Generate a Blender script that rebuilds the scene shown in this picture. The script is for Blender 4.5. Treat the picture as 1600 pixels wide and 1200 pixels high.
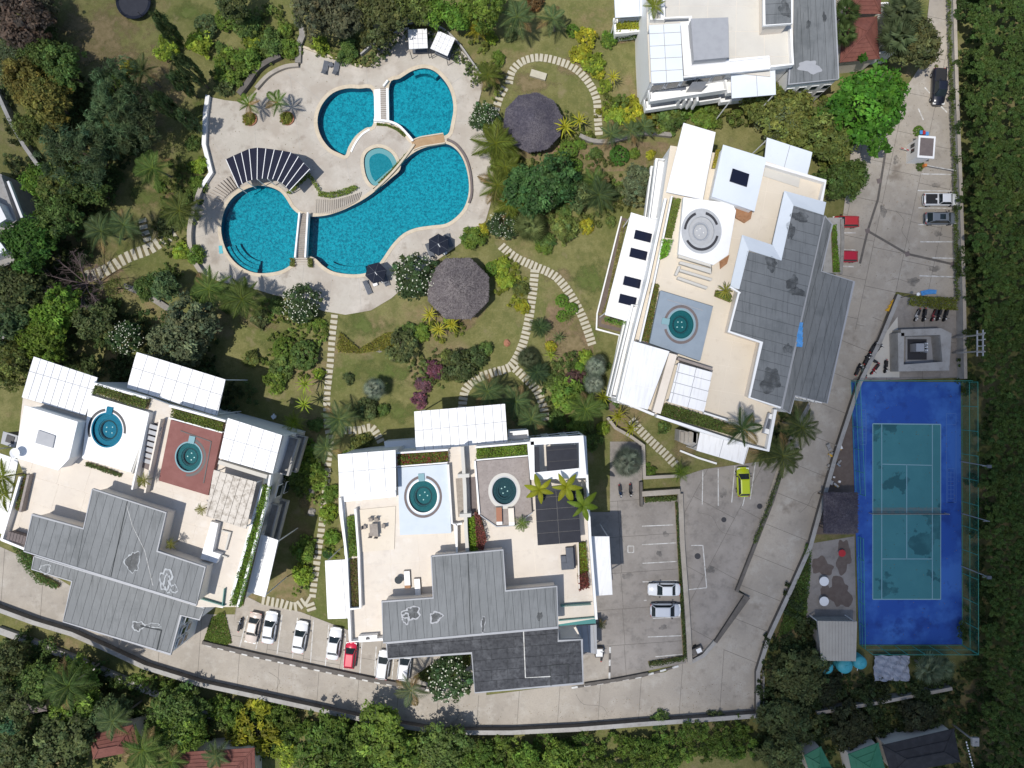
import bpy, math, random
import numpy as np
from mathutils import Vector, Matrix
for _o in list(bpy.data.objects): bpy.data.objects.remove(_o)
random.seed(7); RNG = np.random.default_rng(7)
S = bpy.context.scene; COL = S.collection
R = math.radians
# ------------------------------------------------------------------ camera, world, sun, exposure
H = 95.0; F = 800/0.75
cam = bpy.data.cameras.new('camera'); cam.sensor_width = 36; cam.lens = 24; cam.clip_end = 9000
co = bpy.data.objects.new('camera', cam); COL.objects.link(co); co.location = (0, 0, H); S.camera = co
SUN_EL = 69.0
SD = Vector((-0.86, -0.51, 0)).normalized()                  # horizontal direction towards the sun
sun_dir = Vector((SD.x*math.cos(R(SUN_EL)), SD.y*math.cos(R(SUN_EL)), math.sin(R(SUN_EL))))
w = bpy.data.worlds.new('World'); S.world = w; w.use_nodes = True
nt = w.node_tree; bgn = nt.nodes['Background']
sky = nt.nodes.new('ShaderNodeTexSky'); sky.sky_type = 'NISHITA'; sky.sun_disc = False
sky.sun_elevation = R(SUN_EL); sky.sun_rotation = math.atan2(SD.x, SD.y)
nt.links.new(sky.outputs[0], bgn.inputs[0]); bgn.inputs[1].default_value = 0.125
sl = bpy.data.lights.new('sun', 'SUN'); sl.energy = 4.0; sl.angle = R(0.53); sl.color = (1, 0.955, 0.89)
so = bpy.data.objects.new('sun', sl); COL.objects.link(so); so.location = sun_dir*300
so.rotation_euler = sun_dir.to_track_quat('Z', 'Y').to_euler()
vs = S.view_settings; vs.view_transform = 'Standard'; vs.look = 'None'; vs.gamma = 1; vs.exposure = 0.0
vs.use_curve_mapping = False
S.cycles.max_bounces = 6; S.cycles.diffuse_bounces = 3; S.cycles.glossy_bounces = 3
S.cycles.transmission_bounces = 4; S.cycles.transparent_max_bounces = 12
S.cycles.caustics_reflective = False; S.cycles.caustics_refractive = False
S.cycles.use_denoising = True

# ------------------------------------------------------------------ helpers
def P(x, y, z=0.0):
    s = (H - z)/F
    return Vector(((x - 800)*s, (600 - y)*s, z))
def PP(pts, z=0.0): return [P(x, y, z) for x, y in pts]
ORG = {}
def org(o): return ORG.get(o.name, Vector((0, 0, 0))) if o else Vector((0, 0, 0))
class MB:
    def __init__(s): s.v = []; s.f = []
    def add(s, vs, fs):
        b = len(s.v); s.v += [tuple(p) for p in vs]; s.f += [tuple(i + b for i in q) for q in fs]; return s
    def prism(s, pts, z0, z1):
        pts = [(p[0], p[1]) for p in pts]
        a = sum(pts[i][0]*pts[(i+1) % len(pts)][1] - pts[(i+1) % len(pts)][0]*pts[i][1] for i in range(len(pts)))
        if a < 0: pts = pts[::-1]
        n = len(pts)
        z0f = z0 if callable(z0) else (lambda x, y: z0); z1f = z1 if callable(z1) else (lambda x, y: z1)
        return s.add([(x, y, z0f(x, y)) for x, y in pts] + [(x, y, z1f(x, y)) for x, y in pts],
                     [tuple(range(n))[::-1], tuple(range(n, 2*n))] + [(i, (i+1) % n, n + (i+1) % n, n + i) for i in range(n)])
    def sheet(s, pts, z):
        pts = [(p[0], p[1]) for p in pts]
        a = sum(pts[i][0]*pts[(i+1) % len(pts)][1] - pts[(i+1) % len(pts)][0]*pts[i][1] for i in range(len(pts)))
        if a < 0: pts = pts[::-1]
        return s.add([(x, y, z) for x, y in pts], [tuple(range(len(pts)))])
    def box(s, c, d, rz=0.0, tilt=0.0):
        m = Matrix.Rotation(rz, 3, 'Z') @ Matrix.Rotation(tilt, 3, 'Y')
        vv = [Vector(c) + m @ Vector((d[0]*a/2, d[1]*b/2, d[2]*e/2)) for e in (-1, 1) for a, b in ((-1, -1), (1, -1), (1, 1), (-1, 1))]
        return s.add(vv, [(3, 2, 1, 0), (4, 5, 6, 7), (0, 1, 5, 4), (1, 2, 6, 5), (2, 3, 7, 6), (3, 0, 4, 7)])
    def tube(s, p0, p1, r0, r1=None, n=6, cap=True):
        p0 = Vector(p0); p1 = Vector(p1); r1 = r0 if r1 is None else r1
        q = (p1 - p0).to_track_quat('Z', 'Y') if (p1 - p0).length > 1e-6 else Vector((0, 0, 1)).to_track_quat('Z', 'Y')
        ring = [(math.cos(2*math.pi*i/n), math.sin(2*math.pi*i/n)) for i in range(n)]
        vv = [p0 + q @ Vector((a*r0, b*r0, 0)) for a, b in ring] + [p1 + q @ Vector((a*r1, b*r1, 0)) for a, b in ring]
        fs = [(i, (i+1) % n, n + (i+1) % n, n + i) for i in range(n)]
        if cap: fs += [tuple(range(n))[::-1], tuple(range(n, 2*n))]
        return s.add(vv, fs)
    def lathe(s, c, prof, n=32, sx=1, sy=1):
        vv = []; fs = []; k = len(prof)
        for i in range(n):
            a = 2*math.pi*i/n
            vv += [(c[0] + r*math.cos(a)*sx, c[1] + r*math.sin(a)*sy, c[2] + z) for r, z in prof]
        for i in range(n):
            j = (i+1) % n
            fs += [(i*k + q, j*k + q, j*k + q + 1, i*k + q + 1) for q in range(k-1)]
        return s.add(vv, fs)
    def strip(s, line, wd, z0, z1):
        """wall along a polyline (world xy), mitred"""
        n = len(line); L = []; Rr = []
        for i in range(n):
            a = Vector(line[max(i-1, 0)][:2]); b = Vector(line[min(i+1, n-1)][:2]); p = Vector(line[i][:2])
            d = (b - a).normalized(); nn = Vector((-d.y, d.x))
            k = 1.0
            if 0 < i < n-1:
                e = (p - a).normalized(); k = 1/max(0.5, abs(e.dot(d)))
            L.append(p + nn*wd/2*k); Rr.append(p - nn*wd/2*k)
        vv = []
        for l, r in zip(L, Rr): vv += [(r.x, r.y, z0), (l.x, l.y, z0), (l.x, l.y, z1), (r.x, r.y, z1)]
        fs = []
        for i in range(n-1):
            b = 4*i
            fs += [(b+3, b+7, b+6, b+2), (b, b+4, b+7, b+3), (b+1, b+2, b+6, b+5)]
        fs += [(0, 3, 2, 1), (4*n-4, 4*n-3, 4*n-2, 4*n-1)]
        return s.add(vv, fs)
    def build(s, name, mat, parent=None, smooth=False, local=False, bevel=0):
        o_ = Vector((0, 0, 0)) if local else org(parent)
        me = bpy.data.meshes.new(name)
        me.from_pydata([(x - o_.x, y - o_.y, z - o_.z) for x, y, z in s.v], [], s.f)
        me.materials.append(MT[mat] if isinstance(mat, str) else mat)
        if smooth: me.polygons.foreach_set('use_smooth', [True]*len(me.polygons))
        me.update()
        return link(name, me, parent)
def link(name, me, parent=None):
    o = bpy.data.objects.new(name, me); COL.objects.link(o)
    if parent: o.parent = parent; ORG[o.name] = org(parent)
    return o
def tag(o, label, cat, group=None):
    o['label'] = label; o['category'] = cat
    if group: o['group'] = group
    return o
def thing(name, label, cat, loc=(0, 0, 0), rz=0, group=None):
    o = bpy.data.objects.new(name, None); COL.objects.link(o); o.location = loc; o.rotation_euler = (0, 0, rz)
    ORG[o.name] = Vector(loc); o.empty_display_size = .3
    return tag(o, label, cat, group)
def dup(root, loc, rz, label, group=None, color=None, scale=None):
    def rec(o, par):
        c = o.copy(); COL.objects.link(c); c.parent = par
        if color and o.get('tint'): c.color = color
        for ch in list(o.children): rec(ch, c)
        return c
    r = rec(root, None); r.location = loc; r.rotation_euler = (0, 0, rz); r['label'] = label
    if scale: r.scale = (scale,)*3
    if group: r['group'] = group
    return r
def struct(o): o['kind'] = 'structure'; return o
def clip(poly, n, d, keep_ge=True):
    out = []; k = len(poly)
    for i in range(k):
        a = poly[i]; b = poly[(i+1) % k]
        da = a[0]*n[0] + a[1]*n[1] - d; db = b[0]*n[0] + b[1]*n[1] - d
        if not keep_ge: da = -da; db = -db
        if da >= 0: out.append(a)
        if (da >= 0) != (db >= 0):
            t = da/(da - db); out.append((a[0] + (b[0]-a[0])*t, a[1] + (b[1]-a[1])*t))
    return out
def area(p): return abs(sum(p[i][0]*p[(i+1) % len(p)][1] - p[(i+1) % len(p)][0]*p[i][1] for i in range(len(p))))/2
def strips(poly, ang, step, gap=0.03, off=0.0, jitter=0.0):
    """cut a world polygon into strips that run along ang; returns polygons"""
    n = (-math.sin(ang), math.cos(ang)); pr = [p[0]*n[0] + p[1]*n[1] for p in poly]
    a, b = min(pr), max(pr); out = []; d = a + off - (step if off > 0 else 0)
    while d < b - 0.02:
        q = clip(clip(poly, n, d + gap/2), n, d + step - gap/2, False)
        if len(q) > 2 and area(q) > 0.02: out.append(q)
        d += step
    return out
def panels(poly, z, th, ang, step, name, mat, parent, gap=0.035, cross=None, jit=0.0, zf=None, off=0.0):
    ps = strips(poly, ang, step, gap, off); res = []
    if cross:
        q = []
        for i, p in enumerate(ps): q += strips(p, ang + math.pi/2, cross, gap, off=random.random()*cross*.5 + .2 if jit else 0)
        ps = q
    for p in ps:
        dz = random.uniform(-jit, jit)
        f0 = (lambda x, y: zf(x, y)) if zf else z
        f1 = (lambda x, y: zf(x, y) + th + dz) if zf else z + th + dz
        res.append(MB().prism(p, f0, f1).build(name, mat, parent))
    return res
def holed(name, outer, holes, z, mat, parent=None):
    import bmesh
    bm = bmesh.new(); es = []
    for lp in [outer] + holes:
        vs_ = [bm.verts.new((p[0], p[1], z)) for p in lp]
        es += [bm.edges.new((vs_[i], vs_[(i+1) % len(vs_)])) for i in range(len(vs_))]
    bmesh.ops.triangle_fill(bm, use_beauty=True, use_dissolve=False, edges=es, normal=(0, 0, 1))
    for f in bm.faces:
        if f.normal.z < 0: f.normal_flip()
    o_ = org(parent)
    bmesh.ops.translate(bm, verts=bm.verts, vec=-o_)
    me = bpy.data.meshes.new(name); bm.to_mesh(me); bm.free(); me.materials.append(MT[mat]); 
    return link(name, me, parent)
def smooth_loop(pts, k=4):
    """closed Catmull-Rom"""
    n = len(pts); out = []
    for i in range(n):
        p0, p1, p2, p3 = (np.array(pts[(i+j-1) % n][:2], float) for j in range(4))
        for t in np.linspace(0, 1, k, endpoint=False):
            out.append(tuple(0.5*((2*p1) + (-p0+p2)*t + (2*p0-5*p1+4*p2-p3)*t*t + (-p0+3*p1-3*p2+p3)*t**3)))
    return out
def smooth_line(pts, k=5):
    n = len(pts); out = []
    for i in range(n-1):
        p0, p1, p2, p3 = (np.array(pts[min(max(i+j-1, 0), n-1)][:2], float) for j in range(4))
        for t in np.linspace(0, 1, k, endpoint=False):
            out.append(tuple(0.5*((2*p1) + (-p0+p2)*t + (2*p0-5*p1+4*p2-p3)*t*t + (-p0+3*p1-3*p2+p3)*t**3)))
    out.append(tuple(pts[-1][:2])); return out
def offset_loop(pts, d):
    """positive d = outward"""
    a = sum(pts[i][0]*pts[(i+1) % len(pts)][1] - pts[(i+1) % len(pts)][0]*pts[i][1] for i in range(len(pts)))
    sg = 1 if a > 0 else -1; n = len(pts); out = []
    for i in range(n):
        p = Vector(pts[i][:2]); e = (Vector(pts[(i+1) % n][:2]) - Vector(pts[i-1][:2])).normalized()
        out.append((p.x + e.y*d*sg, p.y - e.x*d*sg))
    return out
def inside(x, y, poly):
    c = False; n = len(poly)
    for i in range(n):
        x1, y1 = poly[i][0], poly[i][1]; x2, y2 = poly[i-1][0], poly[i-1][1]
        if (y1 > y) != (y2 > y) and x < (x2-x1)*(y-y1)/(y2-y1) + x1: c = not c
    return c

# ------------------------------------------------------------------ materials
MT = {}
def _mix(nt, a, b, fac=None, mode='MIX', f=0.5):
    m = nt.nodes.new('ShaderNodeMix'); m.data_type = 'RGBA'; m.blend_type = mode
    if fac is not None: nt.links.new(fac, m.inputs[0])
    else: m.inputs[0].default_value = f
    for i, c in ((6, a), (7, b)):
        if isinstance(c, tuple): m.inputs[i].default_value = (*c, 1)
        else: nt.links.new(c, m.inputs[i])
    return m.outputs[2]
def _noise(nt, scale, detail=4, rough=.6, lo=.35, hi=.65, vec=None, dist=0.0):
    n = nt.nodes.new('ShaderNodeTexNoise'); n.inputs['Scale'].default_value = scale
    n.inputs['Detail'].default_value = detail; n.inputs['Roughness'].default_value = rough
    n.inputs['Distortion'].default_value = dist
    if vec is None:
        g = nt.nodes.new('ShaderNodeNewGeometry'); vec = g.outputs['Position']
    nt.links.new(vec, n.inputs['Vector'])
    r = nt.nodes.new('ShaderNodeMapRange'); r.inputs[1].default_value = lo; r.inputs[2].default_value = hi
    nt.links.new(n.outputs['Fac'], r.inputs[0]); return r.outputs[0]
def mat(name, c, layers=(), rough=.8, bump=None, metal=0.0, tint=False, spec=.4, coat=0.0, streak=None):
    """layers: (colour, scale, lo, hi, amount[, detail]) mixed one over the other by world-space noise"""
    m = bpy.data.materials.new(name); m.use_nodes = True; nt = m.node_tree; b = nt.nodes['Principled BSDF']
    b.inputs['Roughness'].default_value = rough; b.inputs['Metallic'].default_value = metal
    b.inputs['Specular IOR Level'].default_value = spec; b.inputs['Coat Weight'].default_value = coat
    rgb = nt.nodes.new('ShaderNodeRGB'); rgb.outputs[0].default_value = (*c, 1); out = rgb.outputs[0]
    if tint:
        oi = nt.nodes.new('ShaderNodeObjectInfo'); out = _mix(nt, out, oi.outputs['Color'], mode='MULTIPLY', f=1.0)
    for L in layers:
        nz = _noise(nt, L[1], L[5] if len(L) > 5 else 5, .62, L[2], L[3])
        mm = nt.nodes.new('ShaderNodeMath'); mm.operation = 'MULTIPLY'; mm.inputs[1].default_value = L[4]
        nt.links.new(nz, mm.inputs[0]); out = _mix(nt, out, L[0], fac=mm.outputs[0])
    if streak:                                                   # (colour, direction angle, amount): run-off streaks
        g = nt.nodes.new('ShaderNodeNewGeometry'); mp = nt.nodes.new('ShaderNodeMapping'); mp.vector_type = 'TEXTURE'
        mp.inputs['Rotation'].default_value = (0, 0, streak[1]); mp.inputs['Scale'].default_value = (3.2, .28, 1); nt.links.new(g.outputs['Position'], mp.inputs[0])
        nz = _noise(nt, 1.0, 4, .6, .5, .74, vec=mp.outputs[0]); mm = nt.nodes.new('ShaderNodeMath'); mm.operation = 'MULTIPLY'; mm.inputs[1].default_value = streak[2]
        nt.links.new(nz, mm.inputs[0]); out = _mix(nt, out, streak[0], fac=mm.outputs[0])
    nt.links.new(out, b.inputs['Base Color'])
    if bump:
        nz = _noise(nt, bump[0], 5, .65, 0, 1); bn = nt.nodes.new('ShaderNodeBump'); bn.inputs['Strength'].default_value = bump[1]
        bn.inputs['Distance'].default_value = bump[2] if len(bump) > 2 else .05
        nt.links.new(nz, bn.inputs['Height']); nt.links.new(bn.outputs[0], b.inputs['Normal'])
    MT[name] = m; return m
mat('lawn', (.155, .155, .055), [((.215, .20, .085), .16, .42, .62, .8), ((.10, .125, .034), .10, .5, .64, .85), ((.235, .175, .10), .085, .53, .62, .85), ((.25, .235, .11), 2.2, .48, .7, .45), ((.075, .085, .03), 5, .48, .72, .6), ((.11, .12, .04), .7, .46, .62, .7), ((.27, .22, .13), .35, .58, .68, .6)], rough=.95, bump=(14, .8, .08), spec=.1)
mat('soil', (.19, .14, .085), [((.25, .18, .11), .7, .4, .6, .8), ((.10, .075, .045), 3, .45, .65, .6), ((.15, .15, .055), .4, .45, .58, .85)], rough=.95, bump=(8, .8, .08), spec=.1)
mat('concrete', (.395, .355, .30), [((.30, .27, .23), .12, .4, .62, .85), ((.45, .42, .37), .45, .5, .68, .65), ((.20, .18, .155), .7, .56, .74, .6), ((.28, .255, .23), 5, .45, .72, .45), ((.15, .12, .09), .22, .60, .72, .6)], rough=.85, bump=(20, .35, .02), spec=.25)
mat('path_bed', (.145, .125, .06), [((.20, .16, .09), 1.2, .4, .62, .7), ((.10, .10, .035), 3, .45, .65, .6)], rough=.95, spec=.1)
mat('concrete_joint', (.13, .12, .105), rough=.95)
mat('concrete_old', (.30, .275, .25), [((.22, .20, .18), .2, .4, .62, .8), ((.15, .14, .13), .8, .52, .75, .6), ((.34, .33, .31), 3, .5, .75, .4)], rough=.9, bump=(18, .4, .02), spec=.25)
mat('deck', (.45, .418, .366), [((.37, .325, .275), .16, .42, .6, .85), ((.53, .49, .435), .4, .5, .68, .6), ((.27, .23, .19), .42, .56, .68, .7), ((.36, .33, .28), 4, .48, .75, .45)], rough=.85, bump=(15, .25, .02), spec=.25)
mat('coping', (.55, .475, .36), [((.44, .37, .27), 1.2, .4, .65, .6), ((.34, .30, .24), 3, .52, .72, .5)], rough=.7)
mat('stone_slab', (.47, .44, .35), [((.42, .39, .30), .9, .4, .65, .7), ((.30, .28, .2), 4, .5, .75, .4)], rough=.9, bump=(12, .5, .03))
mat('white', (.80, .80, .79), [((.68, .67, .64), .5, .55, .8, .35), ((.60, .58, .54), 3, .62, .85, .25)], rough=.6)
mat('white_roof', (.79, .79, .79), [((.68, .68, .68), .35, .48, .72, .4), ((.56, .55, .53), 2.2, .6, .82, .35)], rough=.5, streak=((.52, .51, .49), R(80), .5))
mat('pale_blue_roof', (.655, .70, .745), [((.58, .63, .68), .4, .45, .7, .5), ((.45, .47, .49), 3, .62, .82, .25)], rough=.5)
mat('cream', (.74, .67, .58), [((.62, .54, .45), .35, .45, .7, .45), ((.55, .48, .40), 2.2, .58, .8, .4)], rough=.8)
mat('terrace', (.64, .58, .50), [((.56, .50, .435), .2, .42, .65, .6), ((.50, .45, .39), 1.1, .56, .76, .5), ((.72, .685, .64), .6, .55, .7, .4), ((.44, .39, .34), .45, .62, .74, .45)], rough=.8, bump=(10, .15, .02))
mat('terrace_tan', (.64, .57, .465), [((.70, .63, .52), .3, .45, .65, .5), ((.45, .38, .29), 1.2, .55, .78, .4)], rough=.8)
mat('terrace_grey', (.56, .54, .49), [((.48, .46, .42), .3, .42, .65, .5), ((.40, .38, .34), 1.5, .6, .78, .35)], rough=.8)
mat('grey_roof', (.15, .16, .165), [((.185, .196, .202), .35, .4, .65, .6), ((.105, .115, .12), .22, .58, .68, .7), ((.23, .235, .24), 5, .58, .8, .35), ((.11, .12, .125), 2, .55, .75, .35)], rough=.6, spec=.35, streak=((.085, .092, .095), R(88), .75))
mat('roof_joint', (.045, .05, .052), rough=.9)
mat('black_shingle', (.052, .055, .062), [((.11, .115, .125), .7, .45, .68, .75), ((.022, .023, .028), 2.2, .45, .65, .75), ((.17, .17, .175), 6, .6, .8, .5)], rough=.8, bump=(9, .7, .05))
mat('black_panel', (.013, .015, .024), [((.022, .025, .036), 1.2, .4, .7, .7)], rough=.5, spec=.2)
mat('solar', (.008, .010, .024), rough=.15, spec=.5)
mat('navy_panel', (.008, .010, .026), [((.014, .017, .036), .8, .4, .7, .7)], rough=.55, spec=.15)
mat('navy_cloth', (.016, .02, .032), [((.026, .03, .045), 2, .4, .7, .6)], rough=.9, spec=.1)
mat('grey_cloth', (.10, .11, .13), [((.14, .15, .17), 3, .4, .7, .6)], rough=.9)
mat('thatch', (.085, .075, .08), [((.15, .13, .125), .45, .42, .6, .7), ((.13, .115, .115), 2.5, .4, .65, .8), ((.055, .046, .05), 5, .45, .65, .8)], rough=1, spec=.05)
mat('thatch_bleached', (.135, .12, .125), [((.25, .225, .215), .5, .45, .62, .65), ((.20, .18, .18), 2.5, .42, .65, .7), ((.06, .052, .056), 4, .48, .66, .8)], rough=1, spec=.05)
mat('thatch_dark', (.075, .07, .09), [((.17, .155, .165), .45, .45, .62, .6), ((.14, .13, .15), 3, .42, .65, .8), ((.03, .028, .04), 6, .45, .65, .8)], rough=1, spec=.05)
mat('red_roof', (.155, .055, .042), [((.21, .085, .065), .8, .4, .65, .6), ((.09, .034, .028), 2.5, .5, .7, .6)], rough=.8)
mat('green_roof', (.03, .16, .085), [((.05, .21, .12), 1, .4, .7, .5)], rough=.6)
mat('dark_roof', (.025, .025, .028), [((.05, .05, .055), 1.2, .45, .7, .6)], rough=.8)
mat('red_deck', (.205, .082, .07), [((.26, .115, .10), .8, .4, .65, .6), ((.17, .055, .048), 3, .55, .75, .5)], rough=.8)
mat('blue_deck', (.54, .595, .65), [((.47, .53, .59), .7, .45, .68, .5)], rough=.75)
mat('slate_deck', (.25, .30, .35), [((.21, .255, .305), .8, .45, .68, .6)], rough=.75)
mat('taupe_stone', (.27, .235, .215), [((.34, .30, .275), 1.3, .4, .65, .7), ((.19, .16, .15), 4, .5, .7, .6)], rough=.85, bump=(6, .4, .03))
mat('wood', (.30, .15, .07), [((.38, .21, .11), 1.5, .4, .65, .6), ((.19, .09, .04), 4, .5, .7, .6)], rough=.7)
mat('grey_wood', (.27, .235, .20), [((.36, .32, .28), 2, .4, .65, .6), ((.17, .145, .12), 5, .5, .7, .6)], rough=.85)
mat('old_slat', (.58, .53, .46), [((.30, .26, .21), 1.6, .48, .62, .8), ((.72, .68, .61), 3, .5, .7, .5), ((.20, .17, .14), 4, .58, .72, .7)], rough=.9)
mat('brown_shed', (.14, .115, .11), [((.2, .165, .155), 2, .4, .7, .6)], rough=.8)
mat('wall', (.36, .35, .33), [((.27, .255, .235), .5, .42, .65, .7), ((.19, .175, .16), 2, .55, .75, .5)], rough=.9, bump=(12, .3, .03))
mat('dark_wall', (.11, .10, .09), [((.16, .145, .13), .9, .42, .65, .7), ((.06, .055, .05), 3, .55, .75, .5)], rough=.95)
mat('brown_path', (.13, .10, .085), [((.17, .14, .12), 1.4, .42, .65, .6)], rough=.9)
mat('rock', (.24, .225, .205), [((.33, .31, .28), 1.5, .42, .65, .7), ((.12, .11, .10), 3, .5, .7, .6)], rough=.95, bump=(5, .8, .08))
mat('steel', (.42, .44, .46), rough=.4, metal=.6)
mat('grey_metal', (.33, .34, .36), [((.26, .27, .29), 1, .45, .7, .5)], rough=.5)
mat('dark_metal', (.035, .035, .04), rough=.5)
mat('glass', (.02, .03, .035), rough=.08, spec=.6)
mat('green_glass', (.08, .24, .22), rough=.1, spec=.6)
mat('tub', (.22, .36, .39), rough=.8, spec=.08)
mat('tub_grey', (.40, .41, .42), [((.5, .51, .52), 2, .4, .7, .5)], rough=.5)
mat('tub_blue', (.014, .14, .225), [((.03, .20, .30), 6, .4, .65, .6)], rough=.8, spec=.08)
mat('tub_teal', (.018, .105, .12), [((.03, .15, .165), 6, .4, .65, .6)], rough=.8, spec=.08)
mat('tub_dark', (.022, .05, .062), [((.05, .09, .1), 8, .45, .65, .6)], rough=.8, spec=.08)
mat('paint_white', (.62, .62, .60), [((.38, .36, .33), 2.0, .42, .62, .85)], rough=.8)
mat('court_blue', (.020, .085, .37), [((.05, .165, .50), .14, .46, .60, .9), ((.012, .05, .25), .25, .54, .64, .85), ((.05, .14, .42), 4, .6, .8, .35)], rough=.75, bump=(25, .2, .01))
mat('court_green', (.055, .215, .235), [((.022, .105, .12), .13, .545, .565, .9, 7), ((.07, .25, .265), .4, .45, .65, .5)], rough=.75, bump=(25, .2, .01))
mat('game_line', (.10, .21, .47), rough=.8)
mat('court_line', (.26, .43, .48), rough=.8)
mat('tarp_blue', (.06, .26, .62), [((.12, .36, .72), 3, .4, .65, .6)], rough=.45, bump=(4, .8, .1))
mat('tarp_grey', (.30, .32, .37), [((.42, .44, .48), 1.5, .45, .65, .7)], rough=.4)
mat('tank_cyan', (.06, .36, .42), [((.09, .44, .50), 1.5, .4, .65, .5)], rough=.5)
mat('yellow', (.62, .36, .02), rough=.6)
mat('red_paint', (.45, .025, .03), rough=.5)
mat('car_paint', (1, 1, 1), tint=True, rough=.28, spec=.5, coat=.5)
mat('bike_paint', (1, 1, 1), tint=True, rough=.4)
mat('tyre', (.012, .012, .013), rough=.9)
mat('rubber', (.02, .02, .022), rough=.7)
mat('lamp', (.75, .75, .72), rough=.2)
mat('tail', (.35, .01, .01), rough=.3)
mat('weir', (.34, .22, .115), [((.42, .29, .17), 1.5, .4, .65, .6)], rough=.6)
mat('pale_sheet', (.47, .43, .36), [((.40, .36, .30), .6, .42, .65, .6), ((.30, .26, .21), 2.5, .58, .75, .4)], rough=.6)
mat('child_tile', (.012, .19, .25), [((.03, .26, .33), 5, .4, .62, .7)], rough=.8, spec=.08)
mat('sealant', (.40, .42, .43), [((.25, .26, .27), 2.5, .45, .65, .7)], rough=.7)
mat('bark', (.13, .10, .075), [((.20, .165, .13), 3, .4, .65, .7), ((.07, .05, .04), 7, .5, .7, .6)], rough=.95)
mat('bark_purple', (.12, .085, .085), [((.19, .15, .145), 3, .4, .65, .7)], rough=.95)
mat('bark_palm', (.22, .195, .16), [((.13, .11, .09), 5, .45, .65, .7)], rough=.95)
mat('orange', (.60, .20, .05), rough=.8)
mat('trampoline', (.018, .02, .03), [((.03, .034, .045), 2, .4, .7, .6)], rough=.7)
mat('terracotta', (.33, .15, .09), rough=.8)
def leaf_mat(name, transl=.42, rough=.55, hue=.03):
    m = bpy.data.materials.new(name); m.use_nodes = True; nt = m.node_tree; b = nt.nodes['Principled BSDF']
    oi = nt.nodes.new('ShaderNodeObjectInfo'); at = nt.nodes.new('ShaderNodeAttribute'); at.attribute_name = 'Col'
    c = _mix(nt, oi.outputs['Color'], at.outputs['Color'], mode='MULTIPLY', f=1.0); c = _mix(nt, c, (1.28, 1.26, 1.2), mode='MULTIPLY', f=1.0)
    b.inputs['Roughness'].default_value = rough; b.inputs['Specular IOR Level'].default_value = .22
    nt.links.new(c, b.inputs['Base Color'])
    t = nt.nodes.new('ShaderNodeBsdfTranslucent'); nt.links.new(c, t.inputs[0])
    ms = nt.nodes.new('ShaderNodeMixShader'); ms.inputs[0].default_value = transl
    nt.links.new(b.outputs[0], ms.inputs[1]); nt.links.new(t.outputs[0], ms.inputs[2])
    nt.links.new(ms.outputs[0], nt.nodes['Material Output'].inputs[0]); MT[name] = m
leaf_mat('leaf')
def stain_mat(nm='stain', amt=.68):
    m = bpy.data.materials.new(nm); m.use_nodes = True; nt = m.node_tree; b = nt.nodes['Principled BSDF']
    b.inputs['Base Color'].default_value = (.05, .055, .058, 1); b.inputs['Roughness'].default_value = .6
    f = _noise(nt, 1.1, 5, .6, .30, .62); k = nt.nodes.new('ShaderNodeMath'); k.operation = 'MULTIPLY'; k.inputs[1].default_value = amt; nt.links.new(f, k.inputs[0]); nt.links.new(k.outputs[0], b.inputs['Alpha']); MT[nm] = m
stain_mat(); stain_mat('oil', .38)
def water_mat(nm='water', bs=.5):
    m = bpy.data.materials.new(nm); m.use_nodes = True; nt = m.node_tree; nt.nodes.remove(nt.nodes['Principled BSDF'])
    fr = nt.nodes.new('ShaderNodeFresnel'); fr.inputs[0].default_value = 1.33
    tr = nt.nodes.new('ShaderNodeBsdfTransparent'); tr.inputs[0].default_value = (.78, .97, .98, 1)
    gl = nt.nodes.new('ShaderNodeBsdfGlossy'); gl.inputs['Roughness'].default_value = .03
    nz = _noise(nt, 1.6, 3, .6, 0, 1); bn = nt.nodes.new('ShaderNodeBump'); bn.inputs['Strength'].default_value = bs; bn.inputs['Distance'].default_value = .12
    nt.links.new(nz, bn.inputs['Height']); nt.links.new(bn.outputs[0], gl.inputs['Normal']); nt.links.new(bn.outputs[0], fr.inputs['Normal'])
    ms = nt.nodes.new('ShaderNodeMixShader'); nt.links.new(fr.outputs[0], ms.inputs[0])
    nt.links.new(tr.outputs[0], ms.inputs[1]); nt.links.new(gl.outputs[0], ms.inputs[2])
    nt.links.new(ms.outputs[0], nt.nodes['Material Output'].inputs[0]); MT[nm] = m
water_mat(); water_mat('still_water', .04)
def mosaic():
    m = bpy.data.materials.new('pool_tile'); m.use_nodes = True; nt = m.node_tree; b = nt.nodes['Principled BSDF']
    g = nt.nodes.new('ShaderNodeNewGeometry'); v = nt.nodes.new('ShaderNodeTexVoronoi'); v.inputs['Scale'].default_value = 3.2
    nt.links.new(g.outputs['Position'], v.inputs['Vector'])
    c = _mix(nt, (.001, .105, .165), (.014, .37, .47), fac=_noise(nt, 2.9, 5, .8, .41, .59))
    c2 = _mix(nt, c, (.004, .21, .30), f=.3)
    c3 = _mix(nt, c2, (.02, .38, .50), fac=_noise(nt, 7.5, 3, .6, .56, .68))
    nt.links.new(c3, b.inputs['Base Color']); b.inputs['Roughness'].default_value = .7; b.inputs['Specular IOR Level'].default_value = .1; MT['pool_tile'] = m
mosaic()
mat('pool_wall', (.012, .10, .20), rough=.5)
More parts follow.
